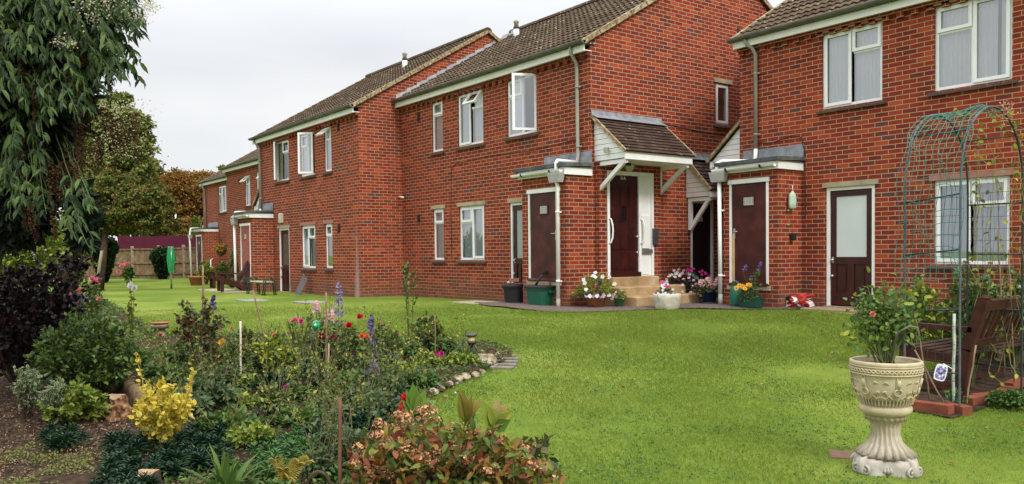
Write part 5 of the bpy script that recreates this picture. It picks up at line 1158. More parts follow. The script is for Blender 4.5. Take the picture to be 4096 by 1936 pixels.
m = MB(); m.beam((xb+.135, yb_+.04, zb+.84), (xb+.135, yb_+BL-.04, zb+.84), .04, .095, up=(0.3, 0, 1)); m.beam((xb+.012, yb_+.04, zb+.50), (xb+.012, yb_+BL-.04, zb+.50), .04, .07, up=(0.3, 0, 1)); m.build('back_rail', DWOOD, t)
m = MB()
for i in range(17): y_ = yb_+.09+(BL-.18)*i/16; m.beam((xb+.022, y_, zb+.53), (xb+.125, y_, zb+.80), .038, .018, up=(1, 0, 0))
m.build('backrest', DWOOD, t)
m = MB(); m.box(xb-.58, xb-.55, yb_+.03, yb_+BL-.03, zb+.33, zb+.41); m.box(xb-.30, xb-.26, yb_+.02, yb_+BL-.02, zb+.08, zb+.12); m.build('stretcher', DWOOD, t)
# plant label, stakes near the bench
p = gp(3795, 1650); Z = F_PX/px_m(p)
cane(3812, 1640, 3818, 1255, .012, mat('white_taped_stick', (0.55, 0.58, 0.5), (0.2, 0.3, 0.24), 18, 0.6), 'white and green taped stick in front of the bench', 'stake', 'stake')
c0 = at_depth(3762, 1490, 6.5); rot = .25; m = MB(); V = []; hw_, hh = .048, .066
for k_ in (0, .004):
    for j in range(16): a = 2*PI*j/16; cx, sx_ = math.cos(a), math.sin(a); q = (abs(cx)**5+abs(sx_)**5)**(-1/5); u, v = hw_*cx*q, hh*sx_*q; u, v = u*math.cos(rot)+v*math.sin(rot), -u*math.sin(rot)+v*math.cos(rot); V.append(tuple(c0+Rv*u+np.array([0, 0, v])-Fv*k_))
m.add(V, [tuple(range(15, -1, -1)), tuple(range(16, 32))]+[(j, (j+1) % 16, 16+(j+1) % 16, 16+j) for j in range(16)], 0)
V = [tuple(c0+Rv*((p_[0]-c0[0])*Rv[0]+(p_[1]-c0[1])*Rv[1])*.84+np.array([0, 0, (p_[2]-c0[2])*.84])-Fv*.006) for p_ in V[:16]]; m.add(V, [tuple(range(16))], 1)
lblm, tt, bb, oo = newmat('flower_photo'); tt.links.new(ramp(tt, noise(tt, 45, 3), [(0.38, (0.03, 0.05, 0.04)), (0.48, (0.20, 0.16, 0.42)), (0.58, (0.50, 0.45, 0.70)), (0.66, (0.75, 0.72, 0.82))]), bb.inputs['Base Color'])
m.tube([tuple(c0+Rv*.02+np.array([0, 0, .07])), tuple(c0+Rv*.09+np.array([0, 0, .03]))], .003, 5, 0)
tag(m.build('plant_label', [WHITE, lblm]), 'white plant tag with a lilac flower picture tied before the bench', 'plant label')
# brick edging of the rose bed
ER = mat('edging_brick', (0.27, 0.075, 0.04), (0.12, 0.045, 0.03), 7, 0.85, 0.2, 0.3)
eb = [(3560, 1612, 3660, 1630), (3662, 1634, 3805, 1662), (3800, 1640, 3870, 1660), (3872, 1620, 3968, 1610), (3900, 1608, 3980, 1598), (3985, 1600, 4060, 1570), (4030, 1560, 4096, 1545)]
for i, (a0, b0, a1, b1) in enumerate(eb):
    p, q = gp(a0, b0), gp(a1, b1); d = q-p; L_ = np.linalg.norm(d); L_ = min(max(L_, .18), .3); d = d/np.linalg.norm(d); m = MB(); q = p+d*L_; m.beam((p[0], p[1], p[2]+.03), (q[0], q[1], q[2]+.03+rnd.uniform(-.01, .02)), .10, .075)
    tag(m.build('edging_brick', ER), ['half-hidden red brick behind the urn, first of the edging', 'long red brick of the edging nearest the urn', 'tilted red brick at the foot of the bench post', 'red brick just right of the bench post', 'second red brick right of the bench post', 'red brick under the bench in the leaves', 'farthest right red brick of the edging'][i], 'brick', 'bricks edging the rose bed')
# little green bird-shaped clip and feeder on the far side
q = at_depth(3935, 1130, 7.8); m = MB(); m.tube([tuple(q+np.array([0, 0, -.14])), tuple(q+Rv*.05+np.array([0, 0, -.02])), tuple(q+Rv*.03+np.array([0, 0, .06])), tuple(q-Rv*.04+np.array([0, 0, .05]))], [.012, .02, .024, .006], 8); tag(m.build('garden_hook', mat('bright_green_plastic', (0.02, 0.28, 0.14), None, 8, 0.4)), 'bright green curved plastic clip among the climber leaves', 'clip')
p = gp(1264, 1480); q = at_depth(1264, 1300, F_PX/px_m(p)); m = MB(); m.tube([(p[0], p[1], p[2]), tuple(q)], .004, 5, 1); m.rock(tuple(q), (.045, .04, .05), 0, 8, 2); tag(m.build('garden_ornament', [mat('green_foil', (0.01, 0.45, 0.16), (0.01, 0.2, 0.09), 18, 0.2, 0.8), CANE]), 'shiny green foil ornament on a stick left of the red rose', 'ornament')
# ---------------- the urn
p = at_depth(3542, 1852, 5.22); p = np.array([p[0], p[1], float(gz(p[0], p[1]))]); U0 = p; t = thing('stone_urn', 'carved cream stone urn on a scrolled base with a rose bush in it', 'urn', p)
US, ut, ub_, uo = newmat('cream_cast_stone')
uc = ramp(ut, noise(ut, 7, 6), [(0.25, (0.25, 0.20, 0.13)), (0.42, (0.44, 0.36, 0.23)), (0.6, (0.54, 0.46, 0.30)), (0.8, (0.63, 0.57, 0.42))])
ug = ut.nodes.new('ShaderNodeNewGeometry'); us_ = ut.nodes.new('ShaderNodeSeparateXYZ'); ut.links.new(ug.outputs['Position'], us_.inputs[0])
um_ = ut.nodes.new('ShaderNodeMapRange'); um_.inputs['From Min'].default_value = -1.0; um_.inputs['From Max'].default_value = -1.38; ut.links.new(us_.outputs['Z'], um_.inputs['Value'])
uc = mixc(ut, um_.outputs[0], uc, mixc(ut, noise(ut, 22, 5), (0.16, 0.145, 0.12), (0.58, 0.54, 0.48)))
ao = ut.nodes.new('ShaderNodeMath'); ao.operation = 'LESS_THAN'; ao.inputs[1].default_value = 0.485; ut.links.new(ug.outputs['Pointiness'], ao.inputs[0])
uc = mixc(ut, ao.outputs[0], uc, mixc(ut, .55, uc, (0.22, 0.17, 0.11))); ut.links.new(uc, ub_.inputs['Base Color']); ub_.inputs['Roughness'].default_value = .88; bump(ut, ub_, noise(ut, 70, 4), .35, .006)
u = 1/631.
UY = lambda py: (1862-py)*u
m = MB(); m.lathe(p, [(112*u, UY(1632)), (128*u, UY(1622)), (134*u, UY(1612)), (132*u, UY(1600)), (122*u, UY(1592)), (124*u, UY(1588)), (130*u, UY(1568)), (142*u, UY(1564)), (145*u, UY(1558)), (158*u, UY(1530)), (168*u, UY(1490)), (173*u, UY(1470)), (177*u, UY(1466)), (178*u, UY(1460)), (179*u, UY(1440)), (180*u, UY(1432)), (184*u, UY(1428)), (184*u, UY(1418)), (176*u, UY(1414)), (166*u, UY(1420)), (160*u, UY(1450)), (120*u, UY(1456)), (.001, UY(1455))], 64, 0,
    lambda a, i, r, z: (r*(1+(.012*math.sin(23*a) if i in (2, 3) else 0)), z))
# scale widths down: outline radius 140 px at 631 px/m
SCL = .735
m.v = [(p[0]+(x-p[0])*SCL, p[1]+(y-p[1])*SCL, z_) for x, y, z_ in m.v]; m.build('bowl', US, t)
m = MB()                                           # guilloche band, flutes, rings, leaf reliefs
nG = 26
for s_ in (1, -1):
    pts = []
    for i in range(nG*8+1):
        a = 2*PI*i/(nG*8); zz_ = UY(1449)+s_*.0095*math.sin(nG*a); r = 181*u*SCL+.002; pts.append((p[0]+r*math.cos(a), p[1]+r*math.sin(a), p[2]+zz_))
    m.tube(pts, .0042, 5, 0, False)
for z_ in (UY(1434), UY(1464)): m.tube([(p[0]+(180*u*SCL+.002)*math.cos(2*PI*i/48), p[1]+(180*u*SCL+.002)*math.sin(2*PI*i/48), p[2]+z_) for i in range(49)], .004, 5, 0, False)
for i in range(48):
    a = 2*PI*i/48; c_, s_ = math.cos(a), math.sin(a); r1, r2 = 143*u*SCL, 131*u*SCL; m.tube([(p[0]+r1*c_, p[1]+r1*s_, p[2]+UY(1563)), (p[0]+(r2+.003)*c_, p[1]+(r2+.003)*s_, p[2]+UY(1585))], .0042, 5)
fa = math.atan2(-Fv[1], -Fv[0])                    # direction towards the viewer
def bowlr(z_): # radius on bowl at height
    pr = [(UY(1564), 142), (UY(1530), 158), (UY(1490), 168), (UY(1466), 176)]
    for (z0_, r0_), (z1_, r1_) in zip(pr, pr[1:]):
        if z_ <= z1_: return (r0_+(r1_-r0_)*max(0, (z_-z0_)/(z1_-z0_)))*u*SCL
    return 176*u*SCL
def bp(a, z_, o=.002): r = bowlr(z_)+o; return (p[0]+r*math.cos(a), p[1]+r*math.sin(a), p[2]+z_)
for q in range(6):
    a0 = fa-.05+q*PI/3
    for da in (-.055, .055): m.tube([bp(a0+da, UY(1468), .003), bp(a0+da, UY(1516), .004)], .004, 5)
    m.tube([bp(a0-.055, UY(1516), .004), bp(a0+.055, UY(1516), .004)], .006, 5); m.tube([bp(a0, UY(1480), .004), bp(a0, UY(1514), .004)], .012, 6)
    m.tube([bp(a0+.12*math.sin(b_), UY(1530)-.021*math.cos(b_), .008) for b_ in [2*PI*i/14 for i in range(15)]], .0052, 6, 0, False)
    for sg in (-1, 1):
        m.tube([bp(a0+sg*.28, UY(1500), .001), bp(a0+sg*.36, UY(1488), .006), bp(a0+sg*.45, UY(1496), .001)], [.002, .007, .002], 6)
        m.tube([bp(a0+sg*.16, UY(1556), .003), bp(a0+sg*.27, UY(1545), .006), bp(a0+sg*.38, UY(1556), .004), bp(a0+sg*.52, UY(1549), .004)], .0048, 5)
        m.tube([bp(a0+sg*.33, UY(1548), .002), bp(a0+sg*.38, UY(1528), .006), bp(a0+sg*.46, UY(1526), .005), bp(a0+sg*.47, UY(1540), .003)], [.004, .009, .007, .003], 6)
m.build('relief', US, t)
m = MB(); nf = 20                                  # fluted trumpet stem
def ff(a, i, r, z): 
    if r < .01: return (r, z)
    am = [.0, .05, .03, .06, .07, .07, .08, .09, .0, .0][min(i, 9)]; sc_ = (.010*math.sin(nf*a+1.57) if i in (1, 7) else 0); return (r*(1+am*math.cos(nf*a+z*9)), z+sc_)
m.lathe(p, [(112*u, UY(1632)), (106*u, UY(1650)), (88*u, UY(1652)), (76*u, UY(1680)), (72*u, UY(1712)), (86*u, UY(1742)), (118*u, UY(1768)), (156*u, UY(1792)), (140*u, UY(1798)), (.001, UY(1798))][::1], 120, 0, ff)
m.v = [(p[0]+(x-p[0])*.70, p[1]+(y-p[1])*.70, z_) for x, y, z_ in m.v]
for k_ in range(9):
    z_ = UY(1668+k_*13); 
m.build('stem', US, t)
m = MB(); n = 64; V = []                            # square scrolled foot
lv = [(-.02, 150), (.0, 156), (.02, 150), (.045, 146), (UY(1810), 142), (UY(1800), 128), (UY(1796), 100)]
for z_, r in lv:
    for j in range(n):
        a = 2*PI*j/n+fa; c4 = math.cos(4*(a-fa-.45)); rr_ = r*u*.83*(1+.13*c4-.04*math.cos(8*(a-fa-.45))); V.append((p[0]+rr_*math.cos(a), p[1]+rr_*math.sin(a), p[2]+z_))
m.add(V, [(i*n+j, i*n+(j+1) % n, (i+1)*n+(j+1) % n, (i+1)*n+j) for i in range(len(lv)-1) for j in range(n)]+[tuple((len(lv)-1)*n+j for j in range(n))], 0, True)
for q in range(4):
    a = fa+.45+q*PI/2
    for sg in (-1, 1):
        ce = np.array([p[0]+.208*math.cos(a+sg*.17), p[1]+.208*math.sin(a+sg*.17), p[2]+.034]); tg = np.array([-math.sin(a), math.cos(a), 0])*sg; rd_ = np.array([math.cos(a), math.sin(a), 0])
        pts = [tuple(ce+tg*(.034*(1-i/26)*math.cos(i*.42)*-1)+np.array([0, 0, .034*(1-i/26)*math.sin(i*.42)])+rd_*(.004+.0007*i)) for i in range(24)]; m.tube(pts, [.0105*(1-i/40) for i in range(24)], 6)
    m.tube([(p[0]+.18*math.cos(a), p[1]+.18*math.sin(a), p[2]+.0), (p[0]+.215*math.cos(a), p[1]+.215*math.sin(a), p[2]+.03), (p[0]+.20*math.cos(a), p[1]+.20*math.sin(a), p[2]+.085), (p[0]+.13*math.cos(a), p[1]+.13*math.sin(a), p[2]+.108)], [.03, .034, .028, .01], 8)
    b_ = a+PI/4
    for dd in (-.03, 0, .03): m.tube([(p[0]+.155*math.cos(b_+dd*3), p[1]+.155*math.sin(b_+dd*3), p[2]+.06), (p[0]+.172*math.cos(b_+dd*4), p[1]+.172*math.sin(b_+dd*4), p[2]+.035), (p[0]+.162*math.cos(b_+dd*2), p[1]+.162*math.sin(b_+dd*2), p[2]+.012)], [.005, .012, .005], 6)
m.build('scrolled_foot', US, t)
m = MB(); m.lathe((p[0], p[1], p[2]+UY(1452)), [(150*u*SCL, 0), (60*u, .01), (.001, .012)], 20); m.build('compost', soil, t)
q = gp(3370, 1822); m = MB(); m.box(-.10, .12, -.10, .12, -.03, .012, bev=.006, tf=lambda a, b, c_: (q[0]+a*.8-b*.6+.02, q[1]+a*.6+b*.8, q[2]+c_)); kind(m.build('paving_slab', mat('pink_slab', (0.24, 0.12, 0.09), (0.14, 0.10, 0.06), 9, 0.9)), 'structure', 'reddish slab half buried under the urn foot', 'paving')
# ------------------------------------------------------------------ planting
LM = {
 'mid': leafmat('mid_green_leaf', [(0.035, 0.085, 0.018), (0.06, 0.13, 0.025), (0.09, 0.17, 0.03), (0.13, 0.20, 0.035)]),
 'dark': leafmat('dark_glossy_leaf', [(0.008, 0.030, 0.014), (0.014, 0.05, 0.020), (0.022, 0.07, 0.024), (0.04, 0.10, 0.03)], 0.35, 0.12, 0.5),
 'lime': leafmat('lime_leaf', [(0.10, 0.17, 0.02), (0.16, 0.24, 0.03), (0.24, 0.31, 0.04), (0.34, 0.36, 0.05)]),
 'yel': leafmat('variegated_yellow_leaf', [(0.16, 0.24, 0.03), (0.50, 0.44, 0.04), (0.60, 0.46, 0.05), (0.66, 0.56, 0.10)], 0.4, 0.25, 0.5, edge=((0.70, 0.54, 0.07), 0.6)),
 'cream': leafmat('cream_variegated_leaf', [(0.06, 0.13, 0.05), (0.09, 0.18, 0.06), (0.16, 0.24, 0.10)], 0.4, 0.2, 0.4, edge=((0.55, 0.55, 0.34), 0.7)),
 'purple': leafmat('purple_smoke_leaf', [(0.009, 0.005, 0.007), (0.015, 0.008, 0.011), (0.024, 0.012, 0.016), (0.038, 0.018, 0.022)], 0.6, 0.10, 0.25),
 'rose': leafmat('rose_leaf', [(0.03, 0.075, 0.018), (0.055, 0.12, 0.025), (0.10, 0.17, 0.035), (0.17, 0.21, 0.045), (0.24, 0.20, 0.05)]),
 'redrose': leafmat('reddened_rose_leaf', [(0.03, 0.07, 0.018), (0.06, 0.10, 0.025), (0.11, 0.10, 0.03), (0.17, 0.07, 0.03), (0.10, 0.016, 0.018)]),
 'yelrose': leafmat('yellowing_leaf', [(0.07, 0.13, 0.025), (0.13, 0.20, 0.03), (0.28, 0.32, 0.04), (0.50, 0.48, 0.04)]),
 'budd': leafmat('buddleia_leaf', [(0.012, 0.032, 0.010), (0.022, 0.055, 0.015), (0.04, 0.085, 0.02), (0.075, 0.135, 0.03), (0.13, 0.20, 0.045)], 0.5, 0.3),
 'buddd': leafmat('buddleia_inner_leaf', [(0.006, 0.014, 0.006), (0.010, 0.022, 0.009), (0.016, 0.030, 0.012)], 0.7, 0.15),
 'hyd': leafmat('hydrangea_leaf', [(0.05, 0.10, 0.018), (0.09, 0.15, 0.022), (0.15, 0.20, 0.025), (0.26, 0.20, 0.035), (0.34, 0.12, 0.035), (0.16, 0.03, 0.025)]),
 'hydg': leafmat('hydrangea_crest_leaf', [(0.05, 0.12, 0.014), (0.09, 0.17, 0.02), (0.16, 0.22, 0.025), (0.28, 0.28, 0.03), (0.22, 0.15, 0.04)]),
 'flor': leafmat('faded_floret', [(0.06, 0.025, 0.015), (0.14, 0.055, 0.025), (0.36, 0.16, 0.06), (0.56, 0.30, 0.12), (0.72, 0.52, 0.28), (0.50, 0.16, 0.10)], 0.7, 0.2, 0.2),
 'grey': leafmat('grey_green_leaf', [(0.055, 0.10, 0.035), (0.09, 0.145, 0.055), (0.15, 0.20, 0.09)], 0.7),
 'autumn': leafmat('chestnut_autumn_leaf', [(0.10, 0.10, 0.025), (0.21, 0.13, 0.03), (0.29, 0.13, 0.035), (0.36, 0.15, 0.04), (0.24, 0.20, 0.05)], 0.8, 0.25, 0.1),
 'haw': leafmat('hawthorn_leaf', [(0.05, 0.09, 0.022), (0.09, 0.14, 0.03), (0.15, 0.19, 0.045), (0.24, 0.16, 0.05)], 0.8, 0.15, 0.1),
 'berry': leafmat('red_berry', [(0.30, 0.03, 0.012), (0.42, 0.06, 0.02), (0.50, 0.10, 0.03)], 0.5, 0.05, 0.4),
 'far': leafmat('far_green_leaf', [(0.08, 0.12, 0.028), (0.14, 0.18, 0.04), (0.21, 0.24, 0.06), (0.30, 0.28, 0.11)], 0.8, 0.2, 0.1),
 'ivy': leafmat('ivy_leaf', [(0.010, 0.028, 0.010), (0.020, 0.045, 0.014), (0.035, 0.07, 0.02)], 0.6, 0.1, 0.2),
 'conif': leafmat('conifer_leaf', [(0.07, 0.11, 0.02), (0.12, 0.17, 0.03), (0.18, 0.22, 0.04)], 0.8, 0.15, 0.1),
 'creamfl': leafmat('cream_fleece_flower', [(0.45, 0.40, 0.24), (0.60, 0.56, 0.38), (0.70, 0.68, 0.52)], 0.8, 0.3, 0.1),
 'panicle': leafmat('dead_panicle', [(0.035, 0.018, 0.010), (0.065, 0.034, 0.018), (0.11, 0.06, 0.03)], 0.9, 0.05, 0.1),
 'brown': leafmat('bark_chip', [(0.05, 0.03, 0.02), (0.11, 0.065, 0.04), (0.20, 0.12, 0.07), (0.30, 0.21, 0.13), (0.42, 0.34, 0.24)], 0.9, 0.05, 0.1),
}
def petal(n, *c): return leafmat('petal_'+n, list(c), 0.6, 0.3, 0.2)
PT = dict(pink=petal('pink', (0.60, 0.05, 0.16), (0.75, 0.12, 0.25), (0.80, 0.30, 0.38)), red=petal('red', (0.45, 0.008, 0.03), (0.62, 0.015, 0.05)), orange=petal('orange', (0.70, 0.09, 0.03), (0.75, 0.20, 0.06)),
          yellow=petal('yellow', (0.72, 0.38, 0.04), (0.80, 0.52, 0.08), (0.82, 0.42, 0.16)), white=petal('white', (0.72, 0.72, 0.70), (0.80, 0.79, 0.76)), violet=petal('violet', (0.08, 0.045, 0.19), (0.14, 0.085, 0.27), (0.25, 0.20, 0.34)),
          lilac=petal('lilac', (0.14, 0.09, 0.26), (0.27, 0.21, 0.38), (0.42, 0.36, 0.42)), crimson=petal('crimson', (0.22, 0.004, 0.03), (0.36, 0.01, 0.06)), magenta=petal('magenta', (0.60, 0.02, 0.22), (0.72, 0.06, 0.32)),
          pale=petal('pale_pink', (0.72, 0.40, 0.42), (0.80, 0.55, 0.55)), dark=petal('dark_purple', (0.02, 0.008, 0.05), (0.05, 0.02, 0.12)), coral=petal('coral', (0.72, 0.16, 0.18), (0.78, 0.30, 0.28)), amber=petal('amber', (0.80, 0.36, 0.02), (0.82, 0.46, 0.03)))
def stems_mesh(paths, r0, m_, parent, name='stems', sides=4):
    mb = MB()
    for p in paths:
        k = len(p); mb.tube(p, [r0*(1-.7*i/(k-1)) for i in range(k)], sides, 0, False)
    return mb.build(name, m_, parent)
def rose(mb_list, c, r, face=None, n=3):
    """layered cupped petals; returns arrays for one bloom"""
    P, D, U, L, W = [], [], [], [], []
    ax = Vector(face or (0.5, -0.6, 0.6)).normalized(); a1 = ax.orthogonal().normalized(); a2 = ax.cross(a1)
    for ring_, (cnt, op, ln) in enumerate(((6, 1.25, 1.0), (6, .8, .9), (5, .45, .75), (4, .15, .55))):
        for i in range(cnt):
            a = 2*PI*(i+.5*(ring_ % 2))/cnt+rnd.uniform(-.2, .2); o = a1*math.cos(a)+a2*math.sin(a); d = (ax*math.cos(op)+o*math.sin(op)).normalized()
            P.append(tuple(Vector(c)-ax*r*.3+o*r*.1)); D.append(tuple(d)); U.append(tuple(ax*math.sin(op)-o*math.cos(op)+Vector((0, 0, 1e-3)))); L.append(r*ln*1.1); W.append(r*.95*ln)
    return P, D, U, L, W
def blooms(cs, r, m_, parent=None, name='bloom', face=None, jitter=.3):
    out = []
    for c in cs:
        f = None
        if face is None: f = (.5+rnd.uniform(-jitter, jitter), -.55+rnd.uniform(-jitter, jitter), .5+rnd.uniform(-jitter, jitter))
        else: f = face
        P, D, U, L, W = rose(None, c, r*rnd.uniform(.85, 1.1), f); out.append(leaves(name, P, D, np.array(U), L, W, m_, parent, shape=1, droop=-.25, fold=.25))
    return out
def florets(C_, r, m_, parent, name='blooms', k=5, face=(.5, -.6, .5), spread=.5):
    """flat five-petalled flowers at the points C_, in one mesh"""
    P, D, U = [], [], []
    for c in C_:
        ax = (Vector(face)+Vector((rnd.uniform(-1, 1), rnd.uniform(-1, 1), rnd.uniform(-1, 1)))*spread).normalized(); a1 = ax.orthogonal().normalized(); a2 = ax.cross(a1)
        for i in range(k): a = 2*PI*i/k; d = a1*math.cos(a)+a2*math.sin(a)+ax*.15; P.append(tuple(c)); D.append(tuple(d)); U.append(tuple(ax))
    n = len(P); return leaves(name, P, D, np.array(U), r*(.85+.3*RN.random(n)), r*.95, m_, parent, shape=0, droop=0.05, fold=0)
def shrub(name, label, cat, base, h, rx, K=40, per=16, L=.05, W=.03, m_='mid', sm=BSTEM, ry=None, low=.25, shape=1, up=.35, grp=None, sr=.005, lean=(0, 0), topbias=1.0, droop=.2, rim=.0, fold=.25, jit=.5, mats=None, stemname='stems', loc=None, start=.25):
    ry = ry or rx; b = np.array(base, float); t = thing(name, label, cat, b, grp); paths, P, D, U, S = [], [], [], [], []
    for i in range(K):
        a = RN.uniform(0, 2*PI); q = RN.random()**.5*(1-rim)+rim; f = math.sqrt(max(0, 1-q*q*.85)); tip = b+np.array([lean[0]+rx*q*math.cos(a), lean[1]+ry*q*math.sin(a), h*(low+(1-low)*f*RN.uniform(.62, 1.0))])
        b0 = b+np.array([rx*.12*math.cos(a), ry*.12*math.sin(a), 0]); mid = b0+(tip-b0)*.5+np.array([0, 0, h*.10])+RN.normal(size=3)*rx*.06
        pts = [b0, b0+(mid-b0)*.5+RN.normal(size=3)*rx*.02, mid, mid+(tip-mid)*.55+np.array([0, 0, h*.03]), tip]; paths.append([tuple(x) for x in pts])
        s = start+(1-start)*RN.random(per)**.8; s[-2:] = 1.0; seg = s*4; k = np.minimum(seg.astype(int), 3); A = np.array(pts); pp = A[k]+(A[k+1]-A[k])*(seg-k)[:, None]
        ax = (A[k+1]-A[k]); ax /= np.linalg.norm(ax, axis=1, keepdims=True); out = pp-(b+np.array([lean[0]*.6, lean[1]*.6, h*.35])); out /= np.linalg.norm(out, axis=1, keepdims=True)
        d = ax*.35+out*.35+RN.normal(size=(per, 3))*jit; d[:, 2] += up*.5; P.append(pp+RN.normal(size=(per, 3))*L*.25); D.append(d); U.append(np.tile([0, 0, 1.], (per, 1))+RN.normal(size=(per, 3))*.45)
        S.append(L*(.65+.6*RN.random(per)))
    P, D, U, S = map(np.concatenate, (P, D, U, S)); ground_ = gz(P[:, 0], P[:, 1])+.01; P[:, 2] = np.maximum(P[:, 2], ground_)
    if sm is not None: stems_mesh(paths, sr, sm, t, stemname)
    leaves('foliage', P, D, U, S, S*(W/L), LM[m_] if isinstance(m_, str) else m_, t, shape=shape, droop=droop, fold=fold); t['_tips'] = 0
    del t['_tips']; return t, [np.array(p[-1]) for p in paths]
def front_tips(tips, n, minup=0):
    v = sorted(tips, key=lambda q: CM[2]@q-1.5*q[2]); return v[:n]
def span(px0, px1, Z): return (px1-px0)/F_PX*Z/2
def basez(px, Z): q = at_depth(px, 1100, Z); return np.array([q[0], q[1], float(gz(q[0], q[1]))])
def hgt(b, py): Z = float(CM[2]@b); q = at_depth(0, py, Z); return (CM[2]@b, ) and ((proj_y(b)-py)/F_PX*Z)
def proj_y(b): c = CM@b; return CY+F_PX*c[1]/c[2]

# ---- big buddleia hanging in at the upper left
bb = basez(-330, 6.2); t = thing('buddleia_bush', 'huge dark buddleia with drooping leaves and dead flower heads filling the upper left', 'shrub', bb)
mb = MB(); c1 = at_depth(60, 420, 5.8)
for k in range(6):
    tp = at_depth(-80+55*k, 250+60*(k % 3), 5.8+.1*(k % 2)); s0 = bb+np.array([RN.normal()*.08, RN.normal()*.08, 0])
    mb.tube([tuple(s0), tuple(s0*.6+tp*.4+RN.normal(size=3)*.06), tuple(s0*.25+tp*.75+RN.normal(size=3)*.06), tuple(tp)], [.035, .028, .02, .01], 7)
mb.build('trunk', BARK, t)
P, D, S, paths = [], [], [], []
tg = [(RN.uniform(-120, 440), RN.uniform(-60, 470)) for _ in range(210)]+[(RN.uniform(430, 585), RN.uniform(-60, 330)) for _ in range(70)]+[(RN.uniform(-60, 200), RN.uniform(460, 900)) for _ in range(34)]+[(RN.uniform(270, 390), RN.uniform(780, 990)) for _ in range(12)]+[(RN.uniform(200, 560), RN.uniform(-80, 60)) for _ in range(30)]
for (tx, ty) in tg:
    Zt = RN.uniform(4.75, 5.3); tip = at_depth(tx, ty, Zt); st = at_depth(tx*.55+20, ty*.7+60 if ty < 600 else ty-330, 5.75); up_ = np.array([0, 0, .12+.1*RN.random()])
    pts = [st+(tip-st)*f+up_*4*f*(1-f)*(.8 if ty < 600 else .1)+RN.normal(size=3)*.012 for f in np.linspace(0, 1, 7)]; paths.append([tuple(x) for x in pts])
    for j in range(3 if ty < 600 else 5, 7):
        ax = pts[j]-pts[j-1]; ax /= np.linalg.norm(ax); sd = np.cross(ax, [0, 0, 1.]); sd /= max(np.linalg.norm(sd), 1e-3)
        for sg in (-1, 1, -1, 1):
            dd = ax*RN.uniform(.2, .8)+sd*sg*RN.uniform(.3, .9)+np.array([0, 0, -.35-.75*RN.random()])+RN.normal(size=3)*.22; P.append(pts[j]-(pts[j]-pts[j-1])*RN.random()*.6); D.append(dd); S.append(RN.uniform(.055, .115)*(1.0 if j < 6 else .75))
P = np.array(P); D = np.array(D); S = np.array(S)
stems_mesh(paths, .005, STEM, t, 'twigs')
leaves('foliage', P, D, -D*[0, 0, .2]+RN.normal(size=(len(P), 3))*.35+[.3, -.35, .8], S, S*.33, LM['budd'], t, shape=1, droop=.22, fold=.25)
Pi = []
for (x, y, rx, ry, n, Z) in ((110, 300, 400, 330, 12000, 5.75), (90, 620, 280, 260, 5200, 5.8), (60, 850, 200, 140, 1800, 5.8), (330, 860, 60, 130, 700, 5.7), (-520, 250, 560, 480, 9000, 5.7), (60, -330, 560, 300, 7000, 5.5)):  # last two masses are out of frame, added to shade the lower left
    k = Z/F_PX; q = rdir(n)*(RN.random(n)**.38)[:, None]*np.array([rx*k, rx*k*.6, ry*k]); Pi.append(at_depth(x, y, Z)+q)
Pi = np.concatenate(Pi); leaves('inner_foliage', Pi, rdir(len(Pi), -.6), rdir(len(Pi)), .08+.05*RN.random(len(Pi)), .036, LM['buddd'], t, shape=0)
# dead panicles: tapering tassels of tiny capsules
def panicle(tip, ln, parent, r=.021):
    n = 120; s = RN.random(n); a = RN.uniform(0, 2*PI, n); rr_ = r*(1-.75*s); sway = .12*ln
    Pq = np.stack([tip[0]+rr_*np.cos(a)+sway*s*s, tip[1]+rr_*np.sin(a), tip[2]-ln*s], 1); return Pq
pp = []
for i in range(76):
    px, py = (RN.uniform(-40, 560), RN.uniform(150, 850)) if i < 64 else (RN.uniform(300, 545), RN.uniform(400, 600))
    if px > 330 and py > 560 and i < 64: continue
    pp.append(panicle(at_depth(px, py, RN.uniform(4.95, 5.5)), RN.uniform(.14, .26), t))
pp = np.concatenate(pp); leaves('dead_flower_heads', pp, rdir(len(pp), -.4), rdir(len(pp)), .016, .011, LM['panicle'], t, shape=0)
cf = []
for (px, py, n_, sp) in ((420, 15, 260, 75), (500, 30, 200, 60), (560, 60, 160, 50), (250, 165, 120, 40), (290, 175, 90, 30), (370, 80, 60, 40), (330, 20, 120, 60), (600, 20, 120, 40)):
    for i in range(n_): cf.append(at_depth(px+RN.normal()*sp*.5, py+RN.normal()*sp*.4, 5.0+RN.normal()*.12))
leaves('fleece_flowers', cf, rdir(len(cf)), rdir(len(cf)), .013, .011, LM['creamfl'], t, shape=0)

